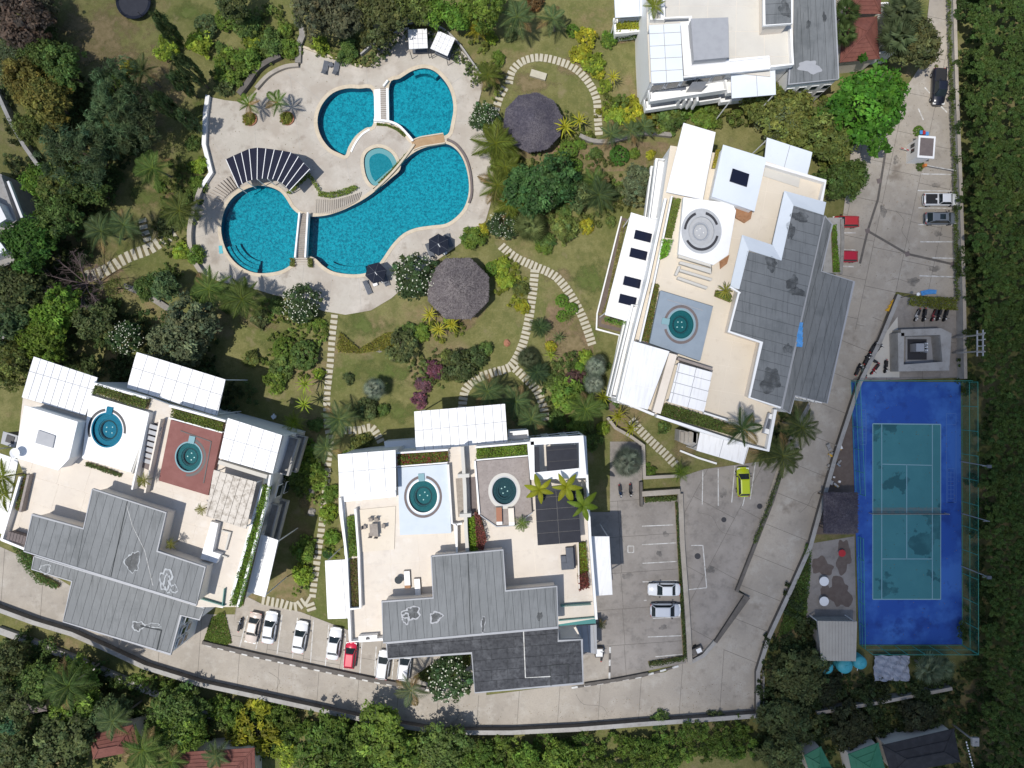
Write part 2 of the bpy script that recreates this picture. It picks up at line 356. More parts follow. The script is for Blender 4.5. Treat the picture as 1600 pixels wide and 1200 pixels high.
def chain_link():
    m = bpy.data.materials.new('chain_link'); m.use_nodes = True; nt = m.node_tree; b = nt.nodes['Principled BSDF']
    b.inputs['Base Color'].default_value = (.03, .16, .13, 1); b.inputs['Roughness'].default_value = .6
    g = nt.nodes.new('ShaderNodeNewGeometry'); mx = None
    for d in ((1, 1, 1), (1, 1, -1)):
        dp = nt.nodes.new('ShaderNodeVectorMath'); dp.operation = 'DOT_PRODUCT'; dp.inputs[1].default_value = d
        nt.links.new(g.outputs['Position'], dp.inputs[0])
        mu = nt.nodes.new('ShaderNodeMath'); mu.operation = 'MULTIPLY'; mu.inputs[1].default_value = 12.0; nt.links.new(dp.outputs['Value'], mu.inputs[0])
        fr = nt.nodes.new('ShaderNodeMath'); fr.operation = 'FRACT'; nt.links.new(mu.outputs[0], fr.inputs[0])
        lt = nt.nodes.new('ShaderNodeMath'); lt.operation = 'LESS_THAN'; lt.inputs[1].default_value = .1; nt.links.new(fr.outputs[0], lt.inputs[0])
        if mx is None: mx = lt.outputs[0]
        else:
            k = nt.nodes.new('ShaderNodeMath'); k.operation = 'MAXIMUM'; nt.links.new(mx, k.inputs[0]); nt.links.new(lt.outputs[0], k.inputs[1]); mx = k.outputs[0]
    nt.links.new(mx, b.inputs['Alpha']); MT['chain_link'] = m
chain_link()
# ------------------------------------------------------------------ clouds that shade part of the place
def cloud(px, py, ra, rb, rz, dens, seed, inner=.25):
    g = P(px, py); c = g + sun_dir*(1300/sun_dir.z)
    rng = np.random.default_rng(seed); n, k = 48, 24; ph = rng.random((7, 3))*6.28; fr = rng.normal(size=(7, 3))*2.6
    vs_ = []
    for j in range(k+1):
        t = math.pi*j/k
        for i in range(n):
            a = 2*math.pi*i/n; d = np.array([math.sin(t)*math.cos(a), math.sin(t)*math.sin(a), math.cos(t)])
            b = 1 + .09*sum(math.sin(float(fr[q] @ d) + ph[q, 0]) for q in range(7))
            vs_.append((d[0]*ra*b, d[1]*rb*b, d[2]*14*b))
    fs = [(j*n+i, (j+1)*n+i, (j+1)*n+(i+1) % n, j*n+(i+1) % n) for j in range(k) for i in range(n)]
    m = bpy.data.materials.new('cloud'); m.use_nodes = True; nt = m.node_tree; b = nt.nodes['Principled BSDF']
    b.inputs['Base Color'].default_value = (.85, .85, .85, 1); b.inputs['Roughness'].default_value = 1
    tc = nt.nodes.new('ShaderNodeTexCoord'); mp = nt.nodes.new('ShaderNodeMapping'); mp.inputs['Scale'].default_value = (1/ra, 1/rb, 0)
    nt.links.new(tc.outputs['Object'], mp.inputs[0])
    ln = nt.nodes.new('ShaderNodeVectorMath'); ln.operation = 'LENGTH'; nt.links.new(mp.outputs[0], ln.inputs[0])
    nz = _noise(nt, .035, 4, .6, .3, .7, vec=tc.outputs['Object'])
    ad = nt.nodes.new('ShaderNodeMath'); ad.operation = 'MULTIPLY_ADD'; ad.inputs[1].default_value = .35; nt.links.new(nz, ad.inputs[0]); nt.links.new(ln.outputs['Value'], ad.inputs[2])
    mr = nt.nodes.new('ShaderNodeMapRange'); mr.interpolation_type = 'SMOOTHSTEP'; mr.inputs[1].default_value = inner + .17; mr.inputs[2].default_value = 1.1; mr.inputs[3].default_value = dens; mr.inputs[4].default_value = 0
    nt.links.new(ad.outputs[0], mr.inputs[0])
    tr = nt.nodes.new('ShaderNodeBsdfTransparent'); ms = nt.nodes.new('ShaderNodeMixShader')
    nt.links.new(mr.outputs[0], ms.inputs[0]); nt.links.new(tr.outputs[0], ms.inputs[1]); nt.links.new(b.outputs[0], ms.inputs[2])
    nt.links.new(ms.outputs[0], nt.nodes['Material Output'].inputs[0])
    mb = MB(); mb.add(vs_, fs); o = mb.build('cloud', m, smooth=True); o.location = c; o.rotation_euler = (0, 0, rz); o['kind'] = 'stuff'
cloud(1610, 960, 76, 100, R(-6), .70, 3, .2)
cloud(-120, 80, 66, 62, 0, .21, 5, .3)

# ------------------------------------------------------------------ ground, pool terrace, pools
deck_px = [(328,152),(324,180),(322,228),(333,272),(318,294),(305,335),(300,372),(306,406),(320,430),(345,441),(382,447),(425,460),(470,471),(505,486),(540,492),(580,485),(612,466),(640,441),(662,420),(690,402),(712,386),(737,368),(759,345),(769,310),(771,270),(764,230),(753,190),(748,160),(755,132),(741,100),(716,75),(690,55),(662,46),(635,47),(610,58),(592,80),(577,106),(562,104),(540,98),(505,86),(475,75),(470,103),(445,106),(420,119),(396,146),(376,160),(352,157)]
DECK = [(p.x, p.y) for p in PP(deck_px)]
G2 = 260
struct(holed('ground', [(-G2, -G2), (G2, -G2), (G2, G2), (-G2, G2)], [DECK], 0, 'lawn'))
def ground_patch(px, py, rx, ry, c, c2, seed, z):
    g = P(px, py); s = H/F; m = bpy.data.materials.new('ground_patch'); m.use_nodes = True; nt = m.node_tree; b = nt.nodes['Principled BSDF']; b.inputs['Roughness'].default_value = .95; b.inputs['Specular IOR Level'].default_value = .1
    nt.links.new(_mix(nt, c, c2, fac=_noise(nt, 1.6, 6, .7, .4, .62)), b.inputs['Base Color'])
    tc = nt.nodes.new('ShaderNodeTexCoord'); mp = nt.nodes.new('ShaderNodeMapping'); mp.inputs['Scale'].default_value = (1/(rx*s), 1/(ry*s), 0); nt.links.new(tc.outputs['Object'], mp.inputs[0])
    ln = nt.nodes.new('ShaderNodeVectorMath'); ln.operation = 'LENGTH'; nt.links.new(mp.outputs[0], ln.inputs[0])
    ad = nt.nodes.new('ShaderNodeMath'); ad.operation = 'MULTIPLY_ADD'; ad.inputs[1].default_value = .9; nt.links.new(_noise(nt, .45, 6, .65, .3, .7), ad.inputs[0]); nt.links.new(ln.outputs['Value'], ad.inputs[2])
    mr = nt.nodes.new('ShaderNodeMapRange'); mr.interpolation_type = 'SMOOTHSTEP'; mr.inputs[1].default_value = .5; mr.inputs[2].default_value = 1.15; mr.inputs[3].default_value = .9; mr.inputs[4].default_value = 0
    nt.links.new(ad.outputs[0], mr.inputs[0]); nt.links.new(mr.outputs[0], b.inputs['Alpha'])
    n = 28; o = MB(); o.v = [(rx*s*1.05*math.cos(2*math.pi*i/n), ry*s*1.05*math.sin(2*math.pi*i/n), 0) for i in range(n)]; o.f = [tuple(range(n))]; o = o.build('dry_grass' if c[0] > c[1] else 'lush_grass', m, local=True); o.location = (g.x, g.y, z); struct(o)
DG, DG2, LG, LG2 = (.235, .185, .105), (.17, .14, .07), (.095, .125, .034), (.13, .15, .05)
for i, (x, y, rx, ry, k) in enumerate(((150,60,130,100,0),(215,110,90,50,0),(430,80,60,30,0),(300,20,60,30,1),(700,500,70,40,0),(890,540,60,70,0),(872,430,45,25,0),(410,500,70,30,0),(960,240,120,35,0),(830,130,60,40,0),(930,440,60,60,1),(600,585,90,40,1),(690,560,50,30,0),(560,510,80,30,1),(900,100,60,40,0),(620,645,60,30,1),(230,310,60,40,1),(450,540,60,40,1),(480,770,20,60,0),(1080,700,50,30,0),(310,170,30,30,1))):
    ground_patch(x, y, rx, ry, *((DG, DG2) if k == 0 else (LG, LG2)), i, .0012 + .0001*i)
poolA = [(583,142),(560,138),(540,138),(520,145),(505,160),(497,178),(496,196),(502,215),(515,232),(530,240),(540,243),(545,230),(556,213),(571,201),(584,193)]
poolB = [(608,132),(625,122),(645,110),(664,106),(681,112),(697,129),(706,148),(709,170),(706,190),(700,210),(680,214),(660,215),(645,220),(635,208),(622,197),(608,191)]
poolC = [(401,290),(420,291),(438,299),(448,311),(456,324),(466,333),(478,337),(492,338),(510,336),(530,330),(550,321),(568,311),(585,299),(602,284),(619,267),(633,249),(652,235),(675,227),(696,224),(713,233),(725,251),(732,276),(733,300),(727,322),(715,338),(697,350),(675,353),(650,357),(630,366),(613,383),(600,402),(586,420),(568,428),(545,429),(521,425),(505,416),(492,404),(479,401),(467,406),(454,415),(440,423),(420,427),(400,427),(380,420),(363,406),(351,386),(345,358),(350,330),(362,310),(380,297)]
poolE = [(568,250),(573,238),(585,231),(598,231),(611,238),(619,250),(621,263),(608,275),(595,286),(585,291),(576,284),(570,270)]
DZ = .12
loops = {}
for k, q in (('A', poolA), ('B', poolB), ('C', poolC), ('E', poolE)):
    loops[k] = [(p.x, p.y) for p in PP(smooth_loop(q, 4), DZ)]
dk = struct(holed('pool_terrace', DECK, list(loops.values()), DZ, 'deck'))
mb = MB(); n = len(DECK); mb.add([(x, y, z) for z in (-.4, DZ) for x, y in DECK], [(i, (i+1) % n, n+(i+1) % n, n+i) for i in range(n)]); mb.build('terrace_edge', 'deck', dk)
def pool(k, label, depth, floor, cw=.46, wz=0.03, cop='coping'):
    L = loops[k]; c = Vector((sum(p[0] for p in L)/len(L), sum(p[1] for p in L)/len(L), 0))
    t = thing('swimming_pool', label, 'pool', c, group='pools of the lagoon garden')
    MB().sheet(L, -depth).build('basin_floor', floor, t)
    n = len(L); m = MB(); m.add([(x, y, z) for z in (-depth, DZ) for x, y in L], [(i, n+i, n+(i+1) % n, (i+1) % n) for i in range(n)]); m.build('basin_wall', 'pool_wall', t)
    O = offset_loop(L, cw); I = offset_loop(L, -.05); m = MB()
    m.add([(x, y, DZ+.05) for x, y in I] + [(x, y, DZ+.05) for x, y in O] + [(x, y, DZ-.03) for x, y in I] + [(x, y, DZ-.03) for x, y in O],
          [(i, (i+1) % n, n+(i+1) % n, n+i)[::-1] for i in range(n)] + [(2*n+i, 2*n+(i+1) % n, (i+1) % n, i) for i in range(n)] + [(n+i, n+(i+1) % n, 3*n+(i+1) % n, 3*n+i) for i in range(n)])
    m.build('coping', cop, t)
    MB().sheet(L, wz).build('water', 'water', t)
    return t
pA = pool('A', 'small rounded blue pool beside the two potted palms', 1.2, 'pool_tile')
pB = pool('B', 'upper blue pool below the two white cabanas', 1.2, 'pool_tile')
pC = pool('C', 'large winding main pool crossed by the small footbridge', 1.3, 'pool_tile', .42)
pE = pool('E', 'little teal children pool shaped like a drop between larger pools', .45, 'child_tile', .42)
def pool_steps(t, k, cx, cy, r, ns, up):
    L = loops[k]; g = P(cx, cy)
    seg = [i for i in range(len(L)) if (Vector(L[i]) - Vector((g.x, g.y))).length < r]
    if seg and seg[-1] - seg[0] > len(seg) + 3:
        s2 = [i for i in seg if i > len(L)/2]; seg = s2 + [i for i in seg if i < len(L)/2]
    for s in range(ns):
        a = offset_loop(L, -.62*s - .02); b = offset_loop(L, -.62*(s+1))
        MB().prism([a[i] for i in seg] + [b[i] for i in seg][::-1], -1.2, -.28 - .26*s).build('step', up, t)
pool_steps(pC, 'C', 368, 414, 3.4, 3, 'pool_tile'); pool_steps(pC, 'C', 540, 430, 3.2, 2, 'pool_tile'); pool_steps(pB, 'B', 664, 106, 2.2, 1, 'pool_tile')
MB().prism(offset_loop(loops['E'], -.05), -.4, -.12).build('shallow_ledge', 'tub', pE)
MB().prism(offset_loop(loops['E'], -.75), -.4, -.118).build('basin_centre', 'child_tile', pE)

for x0, y0, x1, y1 in ((372,292,330,330),(345,360,302,372),(350,392,312,425),(385,428,380,446),(430,427,432,462),(475,412,470,470),(520,426,512,488),(560,430,565,487),(610,392,640,440),(650,362,672,410),(700,352,718,380),(728,325,757,345),(738,290,770,285),(732,250,766,235),(708,190,752,188),(700,135,742,105),(660,104,655,50),(575,136,572,106),(540,136,520,92),(505,160,440,108),(497,190,400,150),(400,228,395,150),(353,248,325,210),(515,236,478,258),(540,246,548,285),(470,240,452,110)):
    a, b = P(x0, y0, DZ), P(x1, y1, DZ); MB().strip([(a.x, a.y), (b.x, b.y)], .035, DZ, DZ+.004).build('expansion_joint', 'wall', dk)
# island walls, planters and weir between the pools
def wall(name, pts, wd, h, mt, label, cat='wall', z=0.0, zp=0.0, sm=False, group=None, cap=None):
    q = PP(pts, zp); line = [(p.x, p.y) for p in q]
    if sm: line = smooth_line(line, 5)
    if cap:
        t = thing(name, label, cat, (line[0][0], line[0][1], z), group=group)
        MB().strip(line, wd, z, z+h-.06).build('wall_body', mt, t); MB().strip(line, wd+.1, z+h-.057, z+h).build('coping', cap, t)
        return t
    o = MB().strip(line, wd, z, z+h).build(name, mt); return tag(o, label, cat, group)
wall('pool_wall', [(585,190),(605,191),(622,197),(635,209),(646,222)], .28, .55, 'white', 'white curved planter wall between upper pools and round patio', sm=True)
wall('pool_wall', [(648,227),(634,246),(619,265),(602,283),(585,299)], .3, .5, 'coping', 'cream curved wall dividing the children pool from main pool', sm=True)
wall('pool_wall', [(699,219),(713,227),(727,246),(735,272),(737,302),(733,318)], .3, .45, 'brown_shed', 'dark brown curved wall outside the white edge of main pool', sm=True)
wall('pool_wall', [(578,203),(566,211),(556,224),(549,238)], .25, .25, 'white', 'short white kerb beside the small rounded pool', 'kerb', sm=True)
wall('pool_wall', [(600,137),(607,128)], .25, .6, 'white', 'stub of white wall at the head of slatted walkway')
# weir
t = thing('pool_weir', 'brown curved weir spilling from upper pool into main pool', 'weir', P(672, 219))
ql = smooth_line([(p.x, p.y) for p in PP([(645,227),(658,222),(675,219),(694,216)], .3)], 4); MB().strip(ql, 1.25, 0, .22).build('channel', 'weir', t)
for d in (-.66, .66):
    l2 = [(x - .18*d, y + d) for x, y in ql]; MB().strip(l2, .16, 0, .42).build('side_wall', 'coping', t)
# slatted walkway between pools A and B
t = thing('pool_walkway', 'white walkway with brown slat strip between two upper pools', 'walkway', P(594, 164))
a = PP([(584,140),(607,137),(608,191),(585,192)], .2); MB().prism(a, -.6, .19).build('slab', 'white', t)
for i in range(18):
    p = P(598.5 + i*.05, 138.5 + i*2.95, .22); MB().box((p.x, p.y, .215), (.78, .2, .05)).build('slat', 'grey_wood', t)
# dark fan pergola with white ribs
t = thing('fan_pergola', 'dark navy fan shaped shade roof with white ribs beside round pool', 'pergola', P(412, 262))
zf = 3.2
outer = smooth_line([(353,249),(375,239),(397,231),(430,234),(460,240),(475,255),(484,264)], 6); inner = smooth_line([(372,292),(385,284),(400,280),(420,279),(435,283),(445,290),(452,298)], 6)
NP = 11
def along(l, t_):
    d = [0]
    for i in range(1, len(l)): d.append(d[-1] + math.hypot(l[i][0]-l[i-1][0], l[i][1]-l[i-1][1]))
    t_ *= d[-1]
    for i in range(1, len(l)):
        if t_ <= d[i] + 1e-9:
            k = (t_-d[i-1])/max(1e-9, d[i]-d[i-1]); return (l[i-1][0]+(l[i][0]-l[i-1][0])*k, l[i-1][1]+(l[i][1]-l[i-1][1])*k)
    return l[-1]
for i in range(NP):
    q = [along(outer, i/NP), along(outer, (i+1)/NP), along(inner, (i+1)/NP), along(inner, i/NP)]
    MB().prism(PP(q, zf), zf, zf+.06).build('shade_panel', 'navy_panel', t)
for i in range(NP+1):
    a, b = P(*along(outer, i/NP), zf+.1), P(*along(inner, i/NP), zf+.1)
    MB().strip([(a.x, a.y), (b.x, b.y)], .085, zf+.062, zf+.12).build('rib', 'white', t)
    if i % 2 == 0:
        for e in (a, b): MB().tube((e.x, e.y, DZ), (e.x, e.y, zf), .06).build('post', 'white', t)
# steps of thin treads
def steps(pts_o, pts_i, n, label, z0, z1, mt='deck'):
    t = thing('garden_steps', label, 'steps', P(*pts_o[0]))
    for i in range(n):
        a0, a1 = along(pts_o, i/n), along(pts_o, (i+.62)/n); b0, b1 = along(pts_i, i/n), along(pts_i, (i+.62)/n)
        z = z0 + (z1-z0)*i/n; MB().prism(PP([a0, a1, b1, b0], z), 0.05, z).build('tread', mt, t)
steps(smooth_line([(362,272),(345,283),(330,297),(320,309)], 6), smooth_line([(373,291),(360,300),(350,310),(347,318)], 6), 10, 'curved flight of pale steps climbing around the round pool', .5, .2)
steps(smooth_line([(493,311),(520,312),(545,306),(566,299)], 6), smooth_line([(492,333),(520,333),(545,322),(562,311)], 6), 22, 'long curved slatted steps beside the main pool and planter', .2, .3, 'concrete')
# footbridge
t = thing('footbridge', 'small footbridge with white rails over the pool neck', 'bridge', P(472, 371))
zb = .75; a = PP([(469,333),(482,333),(478,403),(462,403)], zb); n_b = 24
for i in range(n_b):
    k0, k1 = i/n_b, (i+.9)/n_b; f = lambda u, v, k: (u[0]+(v[0]-u[0])*k, u[1]+(v[1]-u[1])*k)
    arch = .25*math.sin(math.pi*(i+.5)/n_b)
    MB().prism([f(a[0], a[3], k0), f(a[1], a[2], k0), f(a[1], a[2], k1), f(a[0], a[3], k1)], .45+arch, .55+arch).build('plank', 'grey_wood', t)
for u, v in ((a[0], a[3]), (a[1], a[2])): MB().strip([(u.x, u.y), (v.x, v.y)], .22, .2, 1.15).build('side_rail', 'white', t)
e = PP([(461,404),(480,404),(479,413),(460,412)], .3)
for i in range(3):
    b = PP([(461,403+i*3.4),(481,403+i*3.4),(480.5,405.6+i*3.4),(460.5,405.6+i*3.4)], .3); MB().prism(b, .1, .5-.12*i).build('step', 'deck', t)
# pool terrace boundary walls
wall('terrace_wall', [(328,152),(324,180),(322,228),(333,272),(318,294)], .45, .75, 'white', 'white zigzag wall along the edge of pool terrace', cap='white')
wall('terrace_wall', [(318,296),(305,335),(300,372),(306,406),(322,432)], .5, .9, 'wall', 'grey curved wall around the round end of pool terrace', sm=True, cap='concrete')
wall('terrace_wall', [(475,75),(505,86),(540,98),(566,106)], .3, .4, 'coping', 'cream straight kerb above the loungers at terrace edge', 'kerb')
wall('terrace_wall', [(565,88),(590,66),(612,46),(640,37),(668,38),(695,50),(718,72),(738,100),(752,120)], .22, .7, 'wall', 'thin outer wall curving behind the two white cabanas', sm=True)
wall('terrace_wall', [(592,80),(606,62),(625,50),(640,47)], .25, .5, 'wall', 'short inner wall curving under the vines by cabanas', sm=True)
wall('terrace_wall', [(468,104),(446,107),(421,120),(402,140)], .5, .6, 'concrete', 'curved concrete seat wall by the stone steps', sm=True)
wall('terrace_wall', [(440,90),(420,100),(403,113),(390,132),(376,150)], .7, .8, 'dark_wall', 'dark curved retaining wall behind the concrete seat wall', sm=True)
wall('terrace_wall', [(473,40),(474,58),(468,72),(467,100)], .8, .5, 'rock', 'stone path and steps leading down to the pool terrace', 'steps')
wall('terrace_wall', [(440,298),(456,280),(480,262)], .5, .6, 'soil', 'low planter edge', 'planter') if 0 else None

# ------------------------------------------------------------------ stepping stone paths
stone = {}
def stepping(pts, wd, pitch, label, frac=.66):
    line = smooth_line([(p.x, p.y) for p in PP(pts)], 8); L = [0]
    for i in range(1, len(line)): L.append(L[-1] + math.hypot(line[i][0]-line[i-1][0], line[i][1]-line[i-1][1]))
    pb = MB().strip(line, wd*.9, -.02, .006).build('garden_path', 'path_bed'); struct(pb); pb['label'] = label
    n = int(L[-1]/pitch)
    key = (round(wd, 2), round(pitch, 2))
    for i in range(n):
        q = along(line, (i+.5)/n); q2 = along(line, min(1, (i+.55)/n)); a = math.atan2(q2[1]-q[1], q2[0]-q[0])
        v = random.randrange(3)
        if key + (v,) not in stone:
            m = MB(); lx, ly = pitch*frac, wd; j = lambda: random.uniform(-.03, .03)
            b = [(-lx/2+j(), -ly/2+j()), (lx/2+j(), -ly/2+j()), (lx/2+j(), ly/2+j()), (-lx/2+j(), ly/2+j())]
            m.add([(x, y, 0) for x, y in b] + [(x, y, .045) for x, y in b] + [(x*.93, y*.97, .06) for x, y in b],
                  [(0, 1, 5, 4), (1, 2, 6, 5), (2, 3, 7, 6), (3, 0, 4, 7), (4, 5, 9, 8), (5, 6, 10, 9), (6, 7, 11, 10), (7, 4, 8, 11), (8, 9, 10, 11)])
            o = m.build('paving_stone', 'stone_slab', pb); stone[key + (v,)] = o.data
        else: o = link('paving_stone', stone[key + (v,)], pb)
        o.location = (q[0], q[1], .01 + random.uniform(-.01, .012)); o.rotation_euler = (random.uniform(-.01, .01), random.uniform(-.01, .01), a + random.uniform(-.05, .05))
stepping([(523,490),(519,530),(516,570),(511,620),(511,660),(516,690),(512,730),(508,775),(502,830),(495,880),(488,935)], .95, .76, 'straight stepping stone path from pool to parking')
stepping([(782,383),(805,402),(835,416),(868,432),(893,463),(912,500),(926,540)], 1.2, .60, 'curved stepping stone path beside solar canopy')
stepping([(836,420),(832,460),(824,510),(814,545),(797,573),(770,582),(745,592),(727,610),(722,640)], 1.2, .62, 'stepping stone path winding down to building')
stepping([(803,574),(822,592),(840,612),(850,640),(852,658)], 1.15, .62, 'short branch of stepping stones')
stepping([(795,132),(800,112),(815,97),(840,90),(870,95),(898,107),(919,128),(932,155),(934,185),(936,212)], 1.1, .62, 'stepping stone arc around thatched hut')
stepping([(985,655),(1000,672),(1020,692),(1040,710),(1056,727)], 1.2, .58, 'stepping stones down to car park')
stepping([(132,432),(160,425),(200,402),(235,388),(275,362)], 1.6, .85, 'stepping stones under palms at left')
stepping([(222,340),(226,360),(235,388)], 1.1, .8, 'short stone spur in jungle')
stepping([(408,937),(440,943),(462,948),(480,938),(488,955)], 1.3, .62, 'stepping stones by parking bay')
stepping([(536,672),(560,672),(580,668),(590,680),(596,692)], 1.1, .62, 'little stone arc under palm')
stepping([(770,200),(778,160),(790,135)], 1.1, .75, 'stone path along terrace shrubs')

# ------------------------------------------------------------------ roads and parking
def paved(name, px, z, step, ang, cross=None, mt='concrete', kind=True):
    w_ = [(p.x, p.y) for p in PP(px)]
    b = MB().sheet(w_, z).build(name, 'concrete_joint'); struct(b)
    panels(w_, z, .016, ang, step, 'concrete_slab', mt, b, gap=.05, cross=cross)
    return b
south = [(0,953),(60,975),(120,993),(170,1013),(250,1041),(320,1063),(450,1091),(580,1119),(690,1136),(800,1136),(900,1131),(1000,1123),(1100,1116),(1178,1110)]
paved('road', [(-40,836)] + [(-40,940)] + south + [(1179,1045),(1196,990),(1120,990),(1040,1050),(760,1086),(600,1030),(420,960),(330,960),(150,940),(40,872)], .012, 5.6, R(86))
paved('parking_lot', [(360,1012),(372,925),(410,944),(470,956),(548,986),(560,900),(640,900),(760,1000),(760,1088),(680,1075),(590,1058),(480,1036)], .032, 5.2, R(80), 6)
lot = paved('parking_lot', [(900,800),(953,800),(953,690),(1003,690),(1003,778),(1060,778),(1072,1036),(1020,1046),(940,1066),(900,1060)], .032, 5.0, R(4), 8.5, 'concrete_old')
lot2 = paved('parking_lot', [(1062,745),(1100,733),(1225,716),(1222,740),(1150,920),(1165,932),(1120,1000),(1078,1034),(1068,900)], .052, 6.5, R(62), 9, 'concrete_old')
ramp = paved('road', [(1224,700),(1300,560),(1330,440),(1400,455),(1336,600),(1300,715),(1262,850),(1237,905),(1200,990),(1181,1050),(1118,1006),(1168,932),(1153,920)], .072, 7, R(68), 4.6)
lot3 = paved('parking_lot', [(1300,470),(1330,230),(1380,190),(1440,100),(1455,-30),(1484,-30),(1496,300),(1497,470),(1400,456),(1340,520)], .092, 4.4, R(78), 5.5)
yard = paved('service_yard', [(1402,462),(1496,472),(1497,590),(1334,596),(1365,530)], .052, 5, R(88), 6, 'concrete_old')
yd2 = struct(MB().sheet(PP([(1262,850),(1335,838),(1338,975),(1260,975)]), .02).build('court_patio', 'concrete_old'))
struct(MB().sheet(PP([(1300,720),(1340,600),(1345,835),(1268,835)]), .012).build('court_side_path', 'brown_path'))
STAINS = []
def lines(par, segs, wd=.11, z=.11):
    for x0, y0, x1, y1 in segs:
        a, b = P(x0, y0), P(x1, y1); MB().strip([(a.x, a.y), (b.x, b.y)], wd, z, z+.004).build('painted_line', 'paint_white', par)
lines(lot3, [(1438,272,1486,273),(1433,298,1486,299),(1434,325,1490,326),(1434,351,1490,352),(1437,378,1492,378),(1456,403,1492,404),(1436,431,1491,433),(1434,170,1442,188),(1444,137,1452,146),(1468,165,1479,176),(1316,364,1336,364),(1316,390,1336,391),(1315,416,1333,417)], .16, .112)
lines(lot, [(1003,822,1052,820),(1003,851,1056,848),(1004,880,1057,877),(1004,909,1058,907),(1006,938,1010,938),(1020,966,1062,964),(1012,995,1064,993),(1024,1026,1066,1022),(981,853,990,853),(981,863,990,863),(981,853,981,863),(990,853,990,863)], .12, .052)
lines(lot2, [(1098,735,1097,788),(1122,732,1122,790),(1148,728,1143,785),(1168,758,1160,790),(1180,722,1172,780),(1080,852,1098,852),(1098,852,1104,918),(1104,918,1076,921)], .12, .072)
pk = bpy.data.objects['parking_lot']
lines(pk, [(387,962,375,1010),(412,962,400,1014),(441,960,433,1022),(465,965,457,1028),(490,968,485,1040),(514,976,508,1046),(540,990,536,1052),(566,1000,562,1058),(588,1010,585,1062),(616,1020,612,1066),(640,1025,637,1070)], .12, .052)
def disc(par, name, px, py, r, z, mt):
    c = P(px, py, z); MB().lathe((c.x, c.y, z), [(0.001, .006), (r*.8, .006), (r*.82, .014), (r, .014), (r, 0)], 20).build(name, mt, par)
disc(lot2, 'manhole_cover', 1090, 869, .42, .072, 'dark_metal'); disc(lot2, 'manhole_cover', 1131, 812, .36, .072, 'dark_metal'); disc(lot2, 'manhole_cover', 1187, 791, .38, .072, 'dark_metal')
# drain channels and sumps of the upper car park
def drain(pts, label):
    q = [(p.x, p.y) for p in PP(pts)]; o = MB().strip(q, .32, .094, .116).build('drain_channel', 'dark_wall', lot3); return o
drain([(1386,218),(1371,312),(1355,361),(1343,412)], ''); drain([(1355,361),(1417,397),(1488,413)], '')
for x, y in ((1355, 361), (1417, 397), (1488, 413), (1373, 283)):
    c = P(x, y); MB().box((c.x, c.y, .11), (.65, .65, .05), .3).build('sump_cover', 'brown_shed', lot3)

for x, y, a_, b_, par, z in ((1040,835,5,4,lot,.058),(1030,865,4,5,lot,.058),(1036,980,6,4,lot,.058),(980,900,8,5,lot,.058),(1130,770,5,8,lot2,.078),(1110,890,6,6,lot2,.078),(1462,290,6,4,lot3,.118),(1465,365,7,4,lot3,.118),(1460,420,8,5,lot3,.118),(1426,440,9,7,lot3,.118),(1380,330,5,9,lot3,.118),(1400,250,5,6,lot3,.118)): STAINS.append((par, x, y, z, a_, b_))
for par, z, pts in ((lot, .056, [(965,800),(972,812),(968,830),(975,846)]), (lot2, .076, [(1090,800),(1112,806),(1126,830),(1150,838)]), (lot3, .116, [(1400,330),(1412,345),(1408,362),(1420,380),(1415,397)]), (lot3, .116, [(1385,440),(1402,436),(1420,442),(1440,436)]), (bpy.data.objects['road'], .034, [(700,1100),(716,1112),(712,1126)]), (bpy.data.objects['road'], .034, [(900,1085),(912,1100),(940,1104),(950,1118)]), (bpy.data.objects['road'], .034, [(420,1050),(436,1062),(430,1078)]), (ramp, .096, [(1250,800),(1262,790),(1270,772),(1284,765)])):
    MB().strip(smooth_line([(p.x + random.uniform(-.1, .1), p.y + random.uniform(-.1, .1)) for p in PP(pts)], 4), .035, z-.002, z+.002).build('crack', 'concrete_joint', par)
# kerbs, dividing walls and boundary walls
def kerb(pts, label, cols, seg=.85, z=.0, wd=.26, h=.17, group=None):
    line = [(p.x, p.y) for p in PP(pts)]; Lt = sum(math.hypot(line[i+1][0]-line[i][0], line[i+1][1]-line[i][1]) for i in range(len(line)-1))
    t = thing('painted_kerb', label, 'kerb', (line[0][0], line[0][1], 0), group=group); n = int(Lt/seg)
    for i in range(n):
        a, b = along(line, i/n), along(line, (i+.97)/n); MB().strip([a, b], wd, z, h+z).build('kerb_stone', cols[i % len(cols)], t)
kerb([(322,1007),(400,1026),(480,1043),(590,1066),(680,1079)], 'black and white kerb beneath the dark wall of row of parked cars', ('paint_white', 'dark_wall'))
kerb([(893,1074),(940,1067),(1000,1057),(1060,1040)], 'black and white kerb at the corner past the black shingled roof', ('paint_white', 'dark_wall'))
kerb([(953,1010),(952,1060)], 'black and white kerb running up from the road beside pale drive', ('paint_white', 'dark_wall'))
kerb([(0,947),(60,970),(120,988),(170,1008)], 'red and white kerb along the curving drive by grey roof', ('paint_white', 'red_paint', 'paint_white', 'terracotta'))
wall('dividing_wall', [(318,1002),(400,1021),(480,1038),(590,1061),(665,1075)], .45, .5, 'dark_wall', 'dark low wall between parked cars and the lower road')
wall('dividing_wall', [(913,1068),(960,1061),(1012,1051)], .4, .45, 'dark_wall', 'dark low wall at the corner below the pale drive')
wall('dividing_wall', [(1226,712),(1205,780),(1149,922),(1165,930),(1116,1001)], .34, .7, 'dark_wall', 'long dark wall between the two lots and sloping road', cap='dark_wall')
wall('dividing_wall', [(1116,1001),(1098,1022),(1076,1034)], .5, .5, 'wall', 'curved end kerb at the foot of long dark wall')
wall('dividing_wall', [(1061,770),(1064,850),(1072,960),(1076,1033)], .55, .9, 'wall', 'pale wall behind the two white cars of lower lot', cap='concrete')
